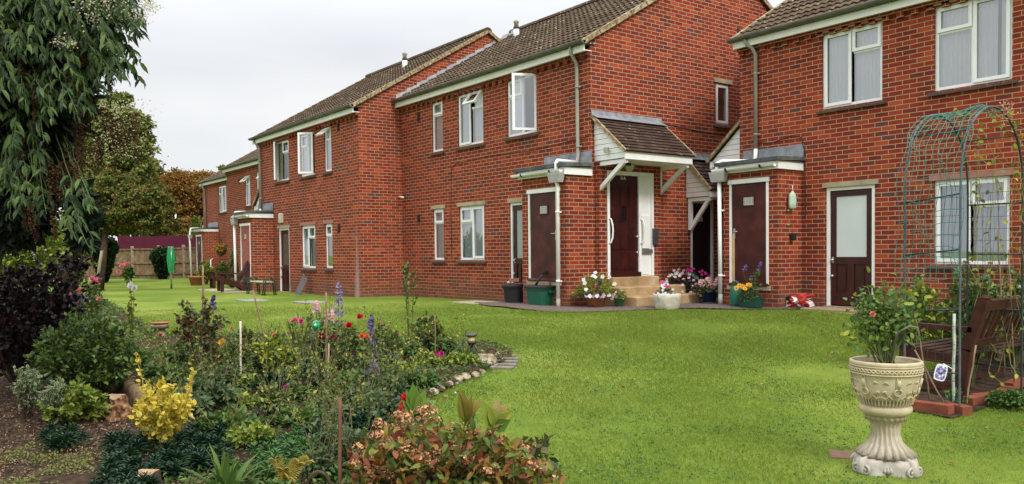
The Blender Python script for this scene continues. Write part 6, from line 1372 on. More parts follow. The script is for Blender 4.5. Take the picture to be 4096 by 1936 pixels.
# ---- trees beyond the garden
def tree(name, label, px, Z, py_base, trunk_r, blobs, m_, nleaf, L, W, cat='tree', grp='trees beyond the garden', berries=None, clump=.35, trunk=True, tiers=False):
    """blobs: (px,py,rx_px,ry_px) crown masses in source pixels at depth Z"""
    b = basez(px, Z); t = thing(name, label, cat, b, grp); k = Z/F_PX; cs = []
    tot = sum(rx*ry for _, _, rx, ry in blobs); P, D, BP = [], [], []; mb = MB()
    for (x, y, rx, ry) in blobs:
        c = at_depth(x, y, Z+RN.uniform(-.5, .5)*rx*k); n = int(nleaf*rx*ry/tot); nc = max(6, int(n/70)); R3 = np.array([rx*k, rx*k*.8, ry*k])
        cc = rdir(nc)*(RN.random(nc)**.4)[:, None]*.88; cc = c+cc*R3; own = RN.integers(0, nc, n); sz = clump*min(R3)*(.5+RN.random(nc))
        off = rdir(n)*(RN.random(n)**.5)[:, None]*sz[own][:, None]*np.array([1.3, 1.3, .45 if tiers else .8]); P.append(cc[own]+off); D.append(rdir(n, -.1)+off*.5/np.maximum(sz[own][:, None], .01))
        tp = (b[0], b[1], c[2]-ry*k*.6)
        for q in cc[:14]: mid = (np.array(tp)+q)/2+RN.normal(size=3)*.1*rx*k; mb.tube([tp, tuple(mid), tuple(q)], [trunk_r*.45, trunk_r*.25, trunk_r*.08], 5)
    c0 = at_depth(blobs[0][0], blobs[0][1], Z)
    mb.tube([(b[0], b[1], b[2]-.1), ((b[0]*2+c0[0])/3+.1, (b[1]*2+c0[1])/3, (b[2]*2+c0[2])/3), ((b[0]+c0[0])/2, (b[1]+c0[1])/2, (b[2]+c0[2])/2), tuple(c0)], [trunk_r, trunk_r*.8, trunk_r*.7, trunk_r*.2], 9)
    mb.build('trunk', BARK, t); P = np.concatenate(P); D = np.concatenate(D)
    leaves('crown', P, D, rdir(len(P), .8), L*(.7+.6*RN.random(len(P))), W, LM[m_] if isinstance(m_, str) else m_, t, shape=0, droop=.2)
    if berries:
        i = RN.choice(len(P), berries); Q = P[i]-np.array([CM[2][0], CM[2][1], 0])*.1; leaves('berries', Q, rdir(berries), rdir(berries), L*.5, L*.45, LM['berry'], t, shape=0)
    return t
tree('horse_chestnut_tree', 'broad rust-orange tree left of the farthest roof', 760, 62, 1000, .35, [(760, 800, 125, 130), (690, 830, 90, 130), (830, 770, 90, 100), (700, 740, 70, 60), (860, 830, 60, 90), (740, 920, 130, 70)], 'autumn', 60000, .20, .15, clump=.30)
tree('horse_chestnut_tree', 'rust-orange tree behind, between its neighbour and the berry tree', 640, 66, 1000, .35, [(640, 790, 80, 110), (620, 900, 90, 80)], 'autumn', 24000, .20, .15, clump=.30)
tree('tall_tree', 'tall green-brown tree with pale flowering top behind the berry tree', 300, 34, 1000, .13, [(500, 560, 120, 150), (540, 640, 95, 110), (430, 520, 110, 140), (470, 440, 80, 80), (560, 520, 60, 90), (400, 700, 130, 110), (340, 600, 110, 180)], 'far', 30000, .17, .12, clump=.30)
cf = []
for i in range(700): a_ = RN.random(); cf.append(at_depth(430+RN.normal()*70+60*a_, 400+RN.random()*230, 31.5+RN.normal()*.8))
leaves('pale_blossom', cf, rdir(len(cf)), rdir(len(cf)), .085, .06, leafmat('distant_blossom', [(0.34, 0.33, 0.17), (0.50, 0.47, 0.28)]), bpy.data.objects['tall_tree'], shape=0)
tree('hawthorn_tree', 'hawthorn covered with red berries over the maroon hoarding', 395, 27, 1120, .14, [(440, 760, 170, 95), (380, 860, 170, 100), (530, 850, 140, 105), (440, 900, 170, 50), (600, 800, 70, 70), (310, 760, 90, 110), (620, 870, 55, 50)], 'haw', 34000, .10, .07, berries=2800, tiers=True, clump=.26)
tree('background_tree', 'muted olive-brown tree filling the gap behind the berry tree', 300, 56, 1000, .2, [(570, 760, 110, 130), (640, 860, 90, 110), (500, 860, 110, 110), (420, 820, 120, 120)], leafmat('olive_brown_leaf', [(0.06, 0.08, 0.02), (0.12, 0.11, 0.03), (0.20, 0.13, 0.035), (0.12, 0.14, 0.04)], .8, .2, .1), 20000, .24, .17, clump=.34)
tree('conifer', 'small bright green conifer against the orange trees', 782, 55, 1000, .08, [(782, 885, 14, 30), (782, 915, 26, 30), (780, 945, 36, 30)], 'conif', 5000, .16, .07, clump=.5)
tree('small_tree', 'distant green treetop just showing over the farthest roof', 905, 70, 900, .1, [(900, 690, 26, 26), (925, 700, 20, 20)], 'far', 1600, .22, .16, clump=.5)
# dark hedge and ivy against the far fence
shrub('ivy_shrub', 'dense dark ivy shrub against the far timber fence', 'shrub', basez(650, 42), 1.62, 1.35, 200, 80, .11, .09, 'ivy', ry=.5, shape=0, low=.55, start=.0, rim=.2)
shrub('ivy_shrub', 'dark shrub at the left end of the far fence under the berry tree', 'shrub', basez(415, 38), 2.3, 1.3, 200, 80, .11, .09, 'ivy', ry=.6, shape=0, low=.5, start=.0, rim=.2)
shrub('ivy_shrub', 'dark shrub behind the pink rose under the berry tree', 'shrub', basez(270, 34), 2.6, 1.7, 220, 80, .11, .09, 'ivy', ry=.6, shape=0, low=.5, start=.0, rim=.2)
shrub('yellow_shrub', 'yellow-leaved shrub glimpsed under the hanging buddleia leaves', 'shrub', basez(255, 18), 1.9, .42, 60, 22, .10, .07, 'yelrose', ry=.4, shape=0, low=.55, up=.2)
shrub('background_shrub', 'mottled lime-green shrub seen through the purple leaves at the far left', 'shrub', basez(60, 13), 2.3, 1.5, 150, 40, .09, .06, 'lime', ry=.7, shape=0, low=.2)
shrub('background_shrub', 'olive shrub between the purple bush and the leaning trunk', 'shrub', basez(285, 22), 2.0, .9, 110, 40, .09, .06, 'far', ry=.6, shape=0, low=.2)
q0 = basez(400, 26.5); m = MB(); q1 = at_depth(408, 1000, 26.5); m.tube([tuple(basez(386, 26.5)), tuple(at_depth(398, 1060, 26.5)), tuple(q1)], [.06, .05, .045], 8); tag(m.build('leaning_trunk', mat('pale_bark', (0.33, 0.28, 0.20), (0.2, 0.17, 0.12), 14, 0.9)), 'pale leaning cut trunk standing under the berry tree', 'tree trunk')
# purple smoke bush
shrub('smoke_bush', 'deep purple smoke bush at the left edge', 'shrub', basez(90, 7.9), 1.32, .62, 150, 34, .055, .046, 'purple', ry=.55, low=.15, droop=.05, jit=.7, lean=(.0, 0), shape=1)
shrub('smoke_bush', 'loose purple stems of the smoke bush reaching up to the right', 'shrub', basez(240, 8.2), 1.55, .36, 26, 26, .05, .042, 'purple', ry=.25, low=.5, droop=.05, jit=.7, lean=(.12, 0.1), up=.2)
# green shrub left of the timber edging
shrub('weigela_shrub', 'rounded mid-green shrub with lime leaf tips left of the timber edging', 'shrub', basez(340, 7.35), .86, .60, 210, 30, .052, .028, leafmat('weigela_leaf', [(0.03, 0.075, 0.016), (0.06, 0.12, 0.022), (0.12, 0.19, 0.035), (0.22, 0.29, 0.05)]), ry=.5, low=.12, jit=.55)
shrub('low_shrub', 'low lime-leaved shrub spilling over the soil before the big green one', 'shrub', basez(285, 6.6), .36, .30, 70, 24, .048, .03, 'lime', ry=.25, low=.1)
shrub('variegated_shrub', 'small cream-edged variegated shrub at the foot of the green one', 'shrub', basez(210, 6.45), .42, .13, 40, 22, .036, .022, 'cream', ry=.12, low=.4)
shrub('variegated_shrub', 'cream-edged variegated shrub half hidden at the far left', 'shrub', basez(90, 6.7), .50, .15, 36, 20, .036, .022, 'cream', ry=.12, low=.4)
# yellow euonymus
t, tips = shrub('golden_shrub', 'bright yellow variegated shrub beside the logs', 'shrub', basez(640, 5.75), .54, .29, 46, 20, .046, .032, 'yel', sm=mat('yellow_stem', (0.45, 0.38, 0.08), (0.3, 0.26, 0.06), 9, .6), ry=.2, low=.25, droop=.0, jit=.8, up=.5)
for (px, top, off) in ((545, 1425, -60), (775, 1478, 100), (690, 1545, 40)):
    b0 = at_depth(640+off, 1620, 5.72); tp = at_depth(px, top, 5.72); n = 30; s = RN.random(n); P = b0+(tp-b0)*s[:, None]; D = rdir(n, .5)
    stems_mesh([[tuple(b0), tuple((b0+tp)/2+.01), tuple(tp)]], .004, MATS['yellow_stem'], t, 'shoot'); leaves('shoot_leaves', P, D, rdir(n, 1), .036, .026, LM['yel'], t, shape=1, droop=0)

# ---- rosettes: dark euphorbia whorls
def rosette_data(c, r, n, up=.35, tilt=(0, 0)):
    a = np.arange(n)*2.39996; f = np.arange(n)/n; el = .05+1.25*f**1.3; d = np.stack([np.cos(a)*np.cos(el), np.sin(a)*np.cos(el), np.sin(el)], 1)
    P = np.array(c)+np.stack([0*a, 0*a, (f-.5)*r*.55], 1)+d*r*.08; return P, d, r*(1.05-.45*f)
def rosettes(name, label, spots, r, h, m_, n=26, wr=.24, cat='plant', grp=None):
    P, D, S, paths = [], [], [], []; b = spots[0]; t = thing(name, label, cat, tuple(np.mean(spots, 0)), grp)
    for s in spots:
        hh = h*RN.uniform(.6, 1.15); c = np.array(s)+np.array([RN.normal()*.02, RN.normal()*.02, hh]); a, b_, l = rosette_data(c, r*RN.uniform(.8, 1.15), n); P.append(a); D.append(b_+RN.normal(size=b_.shape)*.08); S.append(l); paths.append([tuple(s), tuple((np.array(s)+c)/2), tuple(c)])
    P, D, S = map(np.concatenate, (P, D, S)); stems_mesh(paths, .006, STEM, t); leaves('foliage', P, D, np.tile([0, 0, 1.], (len(P), 1))+.001, S, S*wr, LM[m_] if isinstance(m_, str) else m_, t, shape=1, droop=.18, fold=.3); return t
EU = leafmat('euphorbia_leaf', [(0.006, 0.026, 0.014), (0.010, 0.040, 0.020), (0.015, 0.055, 0.022), (0.05, 0.12, 0.03)], 0.4, 0.12, 0.5)
def patch(px0, px1, py0, py1, n, jit=1.0): 
    out = []
    for i in range(n): out.append(gp(RN.uniform(px0, px1), RN.uniform(py0, py1)))
    return out
rosettes('euphorbia', 'lone clump of dark glossy whorled leaves on the open soil at left', patch(190, 330, 1765, 1850, 16), .085, .09, EU, 30, grp='dark euphorbia clumps')
rosettes('euphorbia', 'dark whorled clump directly below the yellow shrub', patch(440, 650, 1790, 1960, 44), .085, .10, EU, 30, grp='dark euphorbia clumps')
rosettes('euphorbia', 'dark whorled clump right of the stump at the bottom', patch(640, 900, 1760, 1940, 52), .085, .10, EU, 30, grp='dark euphorbia clumps')
rosettes('euphorbia', 'dark whorled clump at the bottom left edge', patch(360, 600, 1950, 2080, 28), .085, .09, EU, 30, grp='dark euphorbia clumps')
rosettes('euphorbia', 'brighter green whorled clump left of the blue wire', patch(1020, 1250, 1780, 1910, 34), .08, .08, leafmat('fresh_euphorbia', [(0.03, 0.09, 0.02), (0.05, 0.14, 0.03), (0.09, 0.20, 0.04)], .4, .2, .4), 20, .34, grp='dark euphorbia clumps')
rosettes('euphorbia', 'bright green whorled clump under the rusty rod', patch(1240, 1430, 1800, 1960, 28), .075, .08, MATS['fresh_euphorbia'], 18, .34, grp='dark euphorbia clumps')
rosettes('evergreen_clump', 'mid-green rosettes in the centre foreground', patch(860, 1150, 1900, 2060, 34), .095, .08, 'mid', 16, .3)
# strap leaved clumps
def strap(name, label, b, n, L, w_, m_, cat='plant', spread=.5, droop=.5, nseg=4):
    mb = MB(); t = thing(name, label, cat, tuple(b))
    for i in range(n):
        a = RN.uniform(0, 2*PI); e_ = RN.uniform(.1, spread); d = np.array([math.cos(a)*e_, math.sin(a)*e_, 1.]); d /= np.linalg.norm(d); s_ = np.array([-math.sin(a), math.cos(a), 0])*w_/2; l = L*RN.uniform(.6, 1.1); V = []; p = np.array(b)+np.array([math.cos(a), math.sin(a), 0])*L*.06*RN.random()
        for j in range(nseg+1): k = 1-(j/nseg)**2.2; V += [tuple(p-s_*k), tuple(p+s_*k)]; p = p+d*l/nseg; d = d+np.array([math.cos(a)*.12, math.sin(a)*.12, -droop*.5])*(j+1)/nseg; d /= np.linalg.norm(d)
        mb.add(V, [(2*j, 2*j+1, 2*j+3, 2*j+2) for j in range(nseg)], 0, True)
    mb.build('foliage', LM[m_] if isinstance(m_, str) else m_, t); return t
strap('iris_clump', 'upright sword-leaved iris clump in the middle of the bed', gp(1190, 1440), 34, .55, .035, 'lime', spread=.4, droop=.1)
strap('sedge_tuft', 'small sedge tuft growing between the rocks and lamp', gp(1935, 1490), 60, .16, .008, 'mid', spread=.8, droop=.5)
strap('sedge_tuft', 'strappy grass clump just left of the lamp post', gp(1862, 1450), 70, .26, .012, 'mid', spread=.9, droop=.7)
strap('lavender', 'greyish lavender tuft behind the rock edging', gp(1690, 1530), 130, .20, .008, 'grey', spread=1.1, droop=.2)
strap('lily_leaves', 'broad drooping green leaves at the bottom centre', gp(900, 2010), 30, .34, .055, 'mid', spread=1.1, droop=.8)
# fern
mb = MB(); fb = gp(1140, 1985); t = thing('fern', 'yellowing fern fronds at the bottom edge left of the rusty rod', 'fern', tuple(fb)); P, D = [], []
for (px, py) in ((1095, 1835), (1130, 1880), (1200, 1850), (1240, 1840), (1160, 1925)):
    tp = at_depth(px, py, CM[2]@fb-.05); b0 = fb+np.array([0, 0, .03])
    for j in range(22):
        s = j/22; c = b0+(tp-b0)*s+np.array([0, 0, .05*math.sin(PI*s)]); ax = (tp-b0)/np.linalg.norm(tp-b0); sd = np.cross(ax, Fv); 
        for sg in (-1, 1): P.append(c); D.append(sd*sg+ax*.5)
P = np.array(P); D = np.array(D); leaves('fronds', P, D, np.tile([.3, -.4, 1], (len(P), 1)), .04, .011, leafmat('fern_leaf', [(0.30, 0.24, 0.03), (0.45, 0.33, 0.04), (0.16, 0.18, 0.03)]), t, shape=0)

# ---- roses and tall perennials
def rosebush(label, px, Z, top, halfw, K, per, m_='rose', L=.04, flowers=(), fm='pink', fr=.035, low=.35, grp='rose bushes of the bed', ry=None, sm=STEM, name='rose_bush', cat='rose bush'):
    b = basez(px, Z); h = (proj_y(b)-top)/F_PX*Z; rx = halfw/F_PX*Z
    t, tips = shrub(name, label, cat, b, h*1.02, rx, K, per, L, L*.62, m_, sm=sm, ry=ry or rx*.8, low=low, jit=.6, grp=grp, start=.35)
    fs = [at_depth(x, y, Z-.1) for x, y in flowers]
    if fs:
        pt = [[tuple(b+np.array([0, 0, h*.4])), tuple((b+f)/2+np.array([0, 0, h*.25])), tuple(f)] for f in fs]; stems_mesh(pt, .004, sm, t, 'flower_stems')
        blooms(fs, fr, PT[fm], t)
    return t
rosebush('tall reddish-leaved rose bush around the tall brown cane', 790, 8.6, 1170, 115, 34, 26, 'redrose', .052, [(890, 1372)], 'yellow', .052, .25)
bpy.data.objects['rose_bush']['label'] = 'tall reddish-leaved rose bush with one big apricot-yellow bloom'
rosebush('crimson-leaved young growth under the apricot bloom', 830, 8.1, 1330, 60, 18, 20, 'redrose', .045, (), low=.2, name='rose_bush')
rosebush('pale green rose behind the cream pole with small buds', 960, 9.2, 1320, 110, 34, 24, 'rose', .045, [(925, 1312), (968, 1404)], 'coral', .022, .2)
rosebush('yellow-leaved rose with salmon blooms left of the iris', 1090, 8.4, 1330, 95, 30, 20, 'yelrose', .052, [(1095, 1337), (1060, 1420)], 'coral', .024, .3)
rosebush('spindly rose with two open pink blooms', 1190, 9.0, 1250, 60, 9, 9, 'rose', .04, [(1180, 1279), (1204, 1284), (1172, 1284)], 'pink', .036, .6)
rosebush('rose with crimson clusters right of the iris', 1310, 9.0, 1330, 60, 18, 16, 'rose', .04, [(1280, 1345), (1300, 1340), (1330, 1346), (1350, 1352), (1290, 1350)], 'crimson', .035, .4)
rosebush('rose with two big cerise-red blooms', 1400, 8.7, 1290, 70, 20, 18, 'rose', .045, [(1395, 1301), (1439, 1267)], 'red', .042, .4)
rosebush('rose with orange-red open blooms near the second delphinium', 1455, 8.2, 1345, 50, 16, 16, 'rose', .042, [(1447, 1344), (1468, 1346)], 'orange', .030, .4)
rosebush('bushy dark rose left of the garden lamp', 1700, 9.6, 1258, 88, 54, 26, 'rose', .045, [(1598, 1342)], 'coral', .022, .2)
bpy.data.objects['rose_bush'].get('label')
b = basez(1635, 9.7); 
rosebush('very tall thin climbing shoot rising against the brick corner', 1635, 9.7, 1040, 34, 6, 22, 'rose', .045, (), low=.7, ry=.1)
rosebush('rose bush with a pale red bud behind the delphiniums', 1530, 9.0, 1280, 70, 26, 20, 'rose', .042, [(1525, 1285)], 'coral', .015, .3)
rosebush('tall rose with a white double bloom behind the green shrub', 525, 8.8, 1150, 26, 8, 14, 'yelrose', .05, [(522, 1140), (537, 1152)], 'white', .042, .5)
rosebush('pink rose bush behind the green shrub', 360, 11.5, 1110, 70, 30, 22, 'rose', .05, [(368, 1115), (400, 1119), (380, 1128)], 'pink', .045, .3)
rosebush('small pink rose beside the purple asters', 310, 9.3, 1150, 40, 16, 16, 'rose', .045, [(315, 1157), (325, 1163), (395, 1195), (248, 1130), (318, 1165), (290, 1178), (280, 1176)], 'coral', .032, .4)
rosebush('pink climbing rose against the far fence post', 510, 33, 1060, 26, 20, 26, 'mid', .12, [(487, 1063), (505, 1058), (513, 1057), (475, 1086), (498, 1080), (488, 1094)], 'coral', .10, .3)
# asters
b = basez(315, 9.0); t = thing('aster', 'purple asters tucked between the smoke bush and the pink rose', 'flower', tuple(b)); cs = [at_depth(300+RN.normal()*22, 1196+RN.normal()*6, 8.9) for _ in range(40)]; stems_mesh([[tuple(b), tuple(c)] for c in cs[:14]], .003, STEM, t); florets(cs, .028, PT['violet'], t, 'blooms', 7)
def delph(label, px, Z, top, bot, m_, n=150, w_=18, face=None, fade=None):
    b = basez(px, Z); t = thing('delphinium', label, 'flower', tuple(b), 'delphinium spires'); a, c = at_depth(px, bot, Z), at_depth(px+2, top, Z); stems_mesh([[tuple(b), tuple(a), tuple(c)]], .006, STEM, t, 'stem', 6)
    s = RN.random(n); w = w_/F_PX*Z*(1.1-.85*s); an = RN.uniform(0, 2*PI, n); P = a+(c-a)*s[:, None]+np.stack([np.cos(an)*w, np.sin(an)*w, RN.normal(size=n)*.01], 1)
    florets([P[i] for i in range(n) if s[i] < (.8 if fade is None else fade)], .021, PT[m_], t, 'blooms', 5, (.4, -.6, .3), .6); top_ = [P[i] for i in range(n) if s[i] >= .6]; leaves('buds', top_, rdir(len(top_)), rdir(len(top_)), .012, .009, LM['grey'], t, shape=0)
    m2 = 60; sl = RN.random(m2); P = b+(a-b)*(sl*.95)[:, None]+RN.normal(size=(m2, 3))*[.08, .08, .02]; leaves('foliage', P, rdir(m2, .1), rdir(m2, 1), .085, .05, LM['grey'], t, shape=1)
delph('tallest lilac-blue delphinium spire against the pale streaked corner', 1354, 9.3, 1090, 1290, 'lilac', 84, 17)
delph('shorter faded pale delphinium spire left of the tallest one', 1318, 9.3, 1185, 1290, 'pale', 90, 16, fade=.5)
delph('violet delphinium spire with faded lower flowers near the red roses', 1483, 8.4, 1252, 1430, 'violet', 84, 17, fade=.9)
delph('loose violet delphinium flowers low in the front of the bed', 1492, 7.3, 1440, 1500, 'lilac', 34, 22, fade=.9)
delph('single purple monkshood stalk behind the reddish rose', 852, 9.0, 1185, 1235, 'violet', 34, 10, fade=1)
delph('pale pink stock flower spike in the middle of the bed', 1265, 9.3, 1212, 1245, 'pale', 60, 14, fade=1)
# penstemon / small colour accents
def clump(label, pts, Z, r, fm, name='flower_clump', k=6, leafm='mid', nl=60):
    c = [at_depth(x, y, Z) for x, y in pts]; b = basez(pts[0][0], Z); t = thing(name, label, 'flower', tuple(b)); stems_mesh([[tuple(b), tuple((b+q)/2+np.array([0, 0, .02])), tuple(q)] for q in c], .003, STEM, t); blooms(c, r, PT[fm], t)
    P = b+RN.normal(size=(nl, 3))*[.1, .1, .04]+[0, 0, .06]; leaves('foliage', P, rdir(nl, .4), rdir(nl, 1), .05, .02, LM[leafm], t, shape=1); return t
clump('bright pink dahlias low in front of the lamp', [(1742, 1420), (1766, 1415), (1752, 1428)], 9.0, .040, 'magenta')
clump('single pink bloom left of the lamp', [(1803, 1409)], 9.3, .028, 'magenta')
clump('yellow flower with red flower near the bird bath', [(598, 1352)], 10.8, .035, 'amber'); clump('bright red flower at the foot of the bird bath', [(642, 1340)], 10.6, .035, 'red')
clump('small crimson flower half way down the bed', [(1143, 1550), (1140, 1548)], 6.9, .016, 'magenta'); clump('tiny purple flowers low in the bed', [(1385, 1640), (1578, 1600), (1592, 1598), (1415, 1650)], 6.6, .014, 'lilac')
clump('small dark red bloom beside the lavender', [(1620, 1432)], 9.0, .022, 'crimson')
# red celosia-like bloom by the hydrangea crest
b = basez(1628, 5.6); t = thing('red_flower', 'scarlet plume-shaped bloom beside the green hydrangea crest', 'flower', tuple(b)); c0 = at_depth(1628, 1640, 5.6); c1_ = at_depth(1626, 1585, 5.6); stems_mesh([[tuple(b), tuple(c0)]], .004, STEM, t, 'stem')
n = 160; s = RN.random(n); P = c0+(c1_-c0)*s[:, None]+RN.normal(size=(n, 3))*(.024*(1.1-.8*s))[:, None]*[1, 1, .4]; leaves('bloom', P, rdir(n, .4), rdir(n), .03, .02, leafmat('scarlet', [(0.50, 0.004, 0.008), (0.68, 0.01, 0.02)]), t, shape=1)

# ---- general bed filling: individual low perennials of mixed kind
kinds = [('mid', .045, .028, .22, .16), ('grey', .055, .03, .22, .15), ('rose', .04, .025, .26, .14), ('lime', .04, .024, .16, .16), ('mid', .06, .035, .16, .18), ('grey', .05, .022, .28, .12), ('dark', .045, .03, .18, .15)]
spots = [(700, 1480, 0), (745, 1410, 0), (860, 1480, 2), (900, 1560, 1), (820, 1600, 1), (960, 1470, 0), (1010, 1420, 3), (1050, 1500, 2), (1120, 1470, 0), (1150, 1530, 3), (1010, 1560, 3), (930, 1420, 4), (1230, 1500, 1), (1300, 1450, 2), (1260, 1560, 1), (1400, 1420, 0), (1370, 1500, 2), (1430, 1560, 4), (1480, 1480, 2), (1500, 1600, 1), (1560, 1480, 6), (1570, 1430, 0), (1540, 1540, 4), (1620, 1500, 3), (1620, 1570, 0), (1560, 1620, 1), (1700, 1460, 3), (1640, 1440, 0), (1750, 1470, 3), (1780, 1430, 0), (1460, 1650, 1), (1390, 1720, 1), (1330, 1650, 2), (1470, 1740, 6), (1520, 1700, 1), (1100, 1680, 2), (1180, 1720, 4), (980, 1640, 3), (880, 1660, 1), (760, 1690, 1), (700, 1560, 0), (1260, 1780, 6), (1340, 1860, 5), (1420, 1900, 5), (1280, 1940, 5), (1000, 1800, 3), (900, 1760, 4), (1850, 1470, 3), (640, 1520, 4), (720, 1640, 4), (1690, 1560, 4), (560, 1470, 2), (1200, 1620, 2), (1090, 1590, 6)]
desc = {0: 'mid-green leafy perennial', 1: 'grey-green lobed perennial', 2: 'rose-leaved perennial', 3: 'low lime-green perennial', 4: 'broad-leaved green perennial', 5: 'tall grey-leaved perennial', 6: 'dark green mounded perennial'}
def near(px, py):
    L_ = [(642, 1330, 'the bird bath'), (963, 1400, 'the cream pole'), (1190, 1400, 'the iris clump'), (1354, 1300, 'the tallest delphinium'), (1483, 1420, 'the violet delphinium'), (1700, 1400, 'the dark rose'), (1886, 1420, 'the lamp'), (1690, 1530, 'the lavender'), (1628, 1620, 'the scarlet bloom'), (1360, 1800, 'the rusty rod'), (1130, 1900, 'the fern'), (640, 1650, 'the yellow shrub'), (800, 1400, 'the reddish rose'), (1160, 1700, 'the blue wire')]
    x, y, n_ = min(L_, key=lambda q: (q[0]-px)**2+(q[1]-py)**2); dx, dy = px-x, py-y
    return (('right of ' if dx > 0 else 'left of ') if abs(dx) > abs(dy) else ('in front of ' if dy > 0 else 'behind '))+n_
protos = {}; used = {}
for i, (px, py, kd) in enumerate(spots):
    m_, L, W, h, r = kinds[kd]; b = gp(px, py); lb = desc[kd]+' '+near(px, py)
    c_ = used.get(lb, 0); used[lb] = c_+1
    if c_: lb += [', the farther one', ', the third one', ', another'][c_-1]
    sc_ = RN.uniform(.85, 1.15)
    if kd not in protos:
        t, _ = shrub('perennial', lb, 'plant', b, h, r, 30, 16, L, W, m_, low=.15, shape=1, jit=.7, grp='low perennials filling the bed'); protos[kd] = t
        sp, sq, sd_ = [], [], []
        for _ in range(9 if kd in (1, 2, 5, 0) else 4):
            a = RN.uniform(0, 6.28); e_ = b+np.array([math.cos(a)*r*1.5, math.sin(a)*r*1.5, h*RN.uniform(1.5, 2.4)]); md = (b+e_)/2+RN.normal(size=3)*.02; sp.append([tuple(b), tuple(md), tuple(e_)]); f_ = RN.random(9)[:, None]; sq.append(md+(e_-md)*f_); sd_.append(rdir(9, .3))
        stems_mesh(sp, .0035, mat('dry_stalk', (0.22, 0.15, 0.08), (0.10, 0.09, 0.04), 9, .8), t, 'stalks'); sq = np.concatenate(sq); leaves('stalk_leaves', sq, np.concatenate(sd_), rdir(len(sq), 1), L*.7, W*.6, LM['rose' if kd % 2 else 'yelrose'], t, shape=1)
    else:
        s = protos[kd]; t = s.copy(); C.objects.link(t); t.location = tuple(b); t.rotation_euler = (0, 0, RN.uniform(0, 6.28)); t.scale = (sc_, sc_, sc_*RN.uniform(.85, 1.2)); t['label'] = lb
        for ch in list(s.children): c = ch.copy(); C.objects.link(c); c.parent = t
# scattered ground cover and litter
XX = RN.uniform(-22, -2, 60000); YY = RN.uniform(-2, 8, 60000); cc = CM@np.stack([XX, YY, gz(XX, YY)]); uu = 2048+F_PX*cc[0]/cc[2]; vv = CY+F_PX*cc[1]/cc[2]
inb = in_poly(XX, YY, BED) & (cc[2] > 1) & (uu > -100) & (uu < 2400) & (vv < 2050)
def clumped(x, y, f, th, ph=0): return (np.sin(x*f+ph)*np.cos(y*f*1.1+ph*2)+.5*np.sin(x*f*2.7+1)*np.sin(y*f*2.3+ph)) > th
bare = ((uu < 560) & (vv > 1520))
g = inb & ~bare & clumped(XX, YY, 1.9, -.6) & (RN.random(len(XX)) < .6); n = g.sum(); P = np.stack([XX[g], YY[g], gz(XX[g], YY[g])+.03+.05*RN.random(n)], 1)
P = np.repeat(P, 5, 0)+RN.normal(size=(n*5, 3))*[.03, .03, .012]; kind(leaves('ground_cover', P, rdir(len(P), .2), rdir(len(P), 1.5), .030+.02*RN.random(len(P)), .022, leafmat('groundcover_leaf', [(0.04, 0.09, 0.018), (0.07, 0.14, 0.03), (0.12, 0.20, 0.04), (0.20, 0.26, 0.05)]), shape=0), 'stuff', 'low mixed ground cover between the flowers', 'ground cover')
g = inb & bare & (uu > 20) & (uu < 380) & (vv > 1790) & clumped(XX, YY, 6, .15); P = np.stack([XX[g], YY[g], gz(XX[g], YY[g])+.04], 1); P = np.repeat(P, 22, 0)+RN.normal(size=(len(P)*22, 3))*[.05, .05, .02]
kind(leaves('creeping_plants', P, rdir(len(P), .2), rdir(len(P), 1.5), .019, .015, leafmat('creeper_leaf', [(0.10, 0.15, 0.03), (0.16, 0.20, 0.04), (0.26, 0.24, 0.06)]), shape=0), 'stuff', 'yellowish round-leaved creepers in the bottom left corner', 'ground cover')
g = inb & (cc[2] < 11); n = g.sum(); P = np.stack([XX[g], YY[g], gz(XX[g], YY[g])+.045], 1); P = np.repeat(P, 6, 0)+RN.normal(size=(n*6, 3))*[.07, .07, .004]
kind(leaves('bark_litter', P, rdir(len(P), 0, 1)*[1, 1, .25], rdir(len(P), 2.5), .010+.034*RN.random(len(P))**3, .010, LM['brown'], shape=0, droop=.1), 'stuff', 'bark chips and fallen leaves on the soil', 'leaf litter')

# ---- faded hydrangea
hb = basez(1830, 4.45); ht = thing('hydrangea', 'hydrangea with faded rust and cream flower heads in the foreground', 'hydrangea', tuple(hb)); Zh = 4.45
heads = [(1610, 1675, 44), (1520, 1700, 26), (1700, 1650, 42), (1690, 1640, 20), (1500, 1745, 22), (1575, 1770, 38), (1445, 1795, 24), (1475, 1835, 36), (1620, 1810, 36), (1740, 1700, 34), (1800, 1715, 30), (1870, 1690, 26), (1980, 1710, 26), (1960, 1735, 16), (1750, 1770, 32), (1870, 1745, 32), (1905, 1815, 34), (1945, 1800, 18), (1720, 1840, 46), (1680, 1870, 36), (1800, 1865, 40), (1860, 1860, 26), (1560, 1900, 30), (1660, 1925, 30), (2050, 1780, 22), (2100, 1800, 34), (2125, 1860, 26), (1480, 1880, 26), (1960, 1885, 28), (2030, 1905, 26), (1760, 1925, 34), (1870, 1935, 26), (1860, 1650, 14), (2075, 1775, 18), (1420, 1850, 16)]
for _ in range(22):
    x = RN.uniform(1430, 2170); y = RN.uniform(1665+((x-1760)/430)**2*150, 1930); heads.append((x, y, RN.uniform(14, 26)))
pts = []
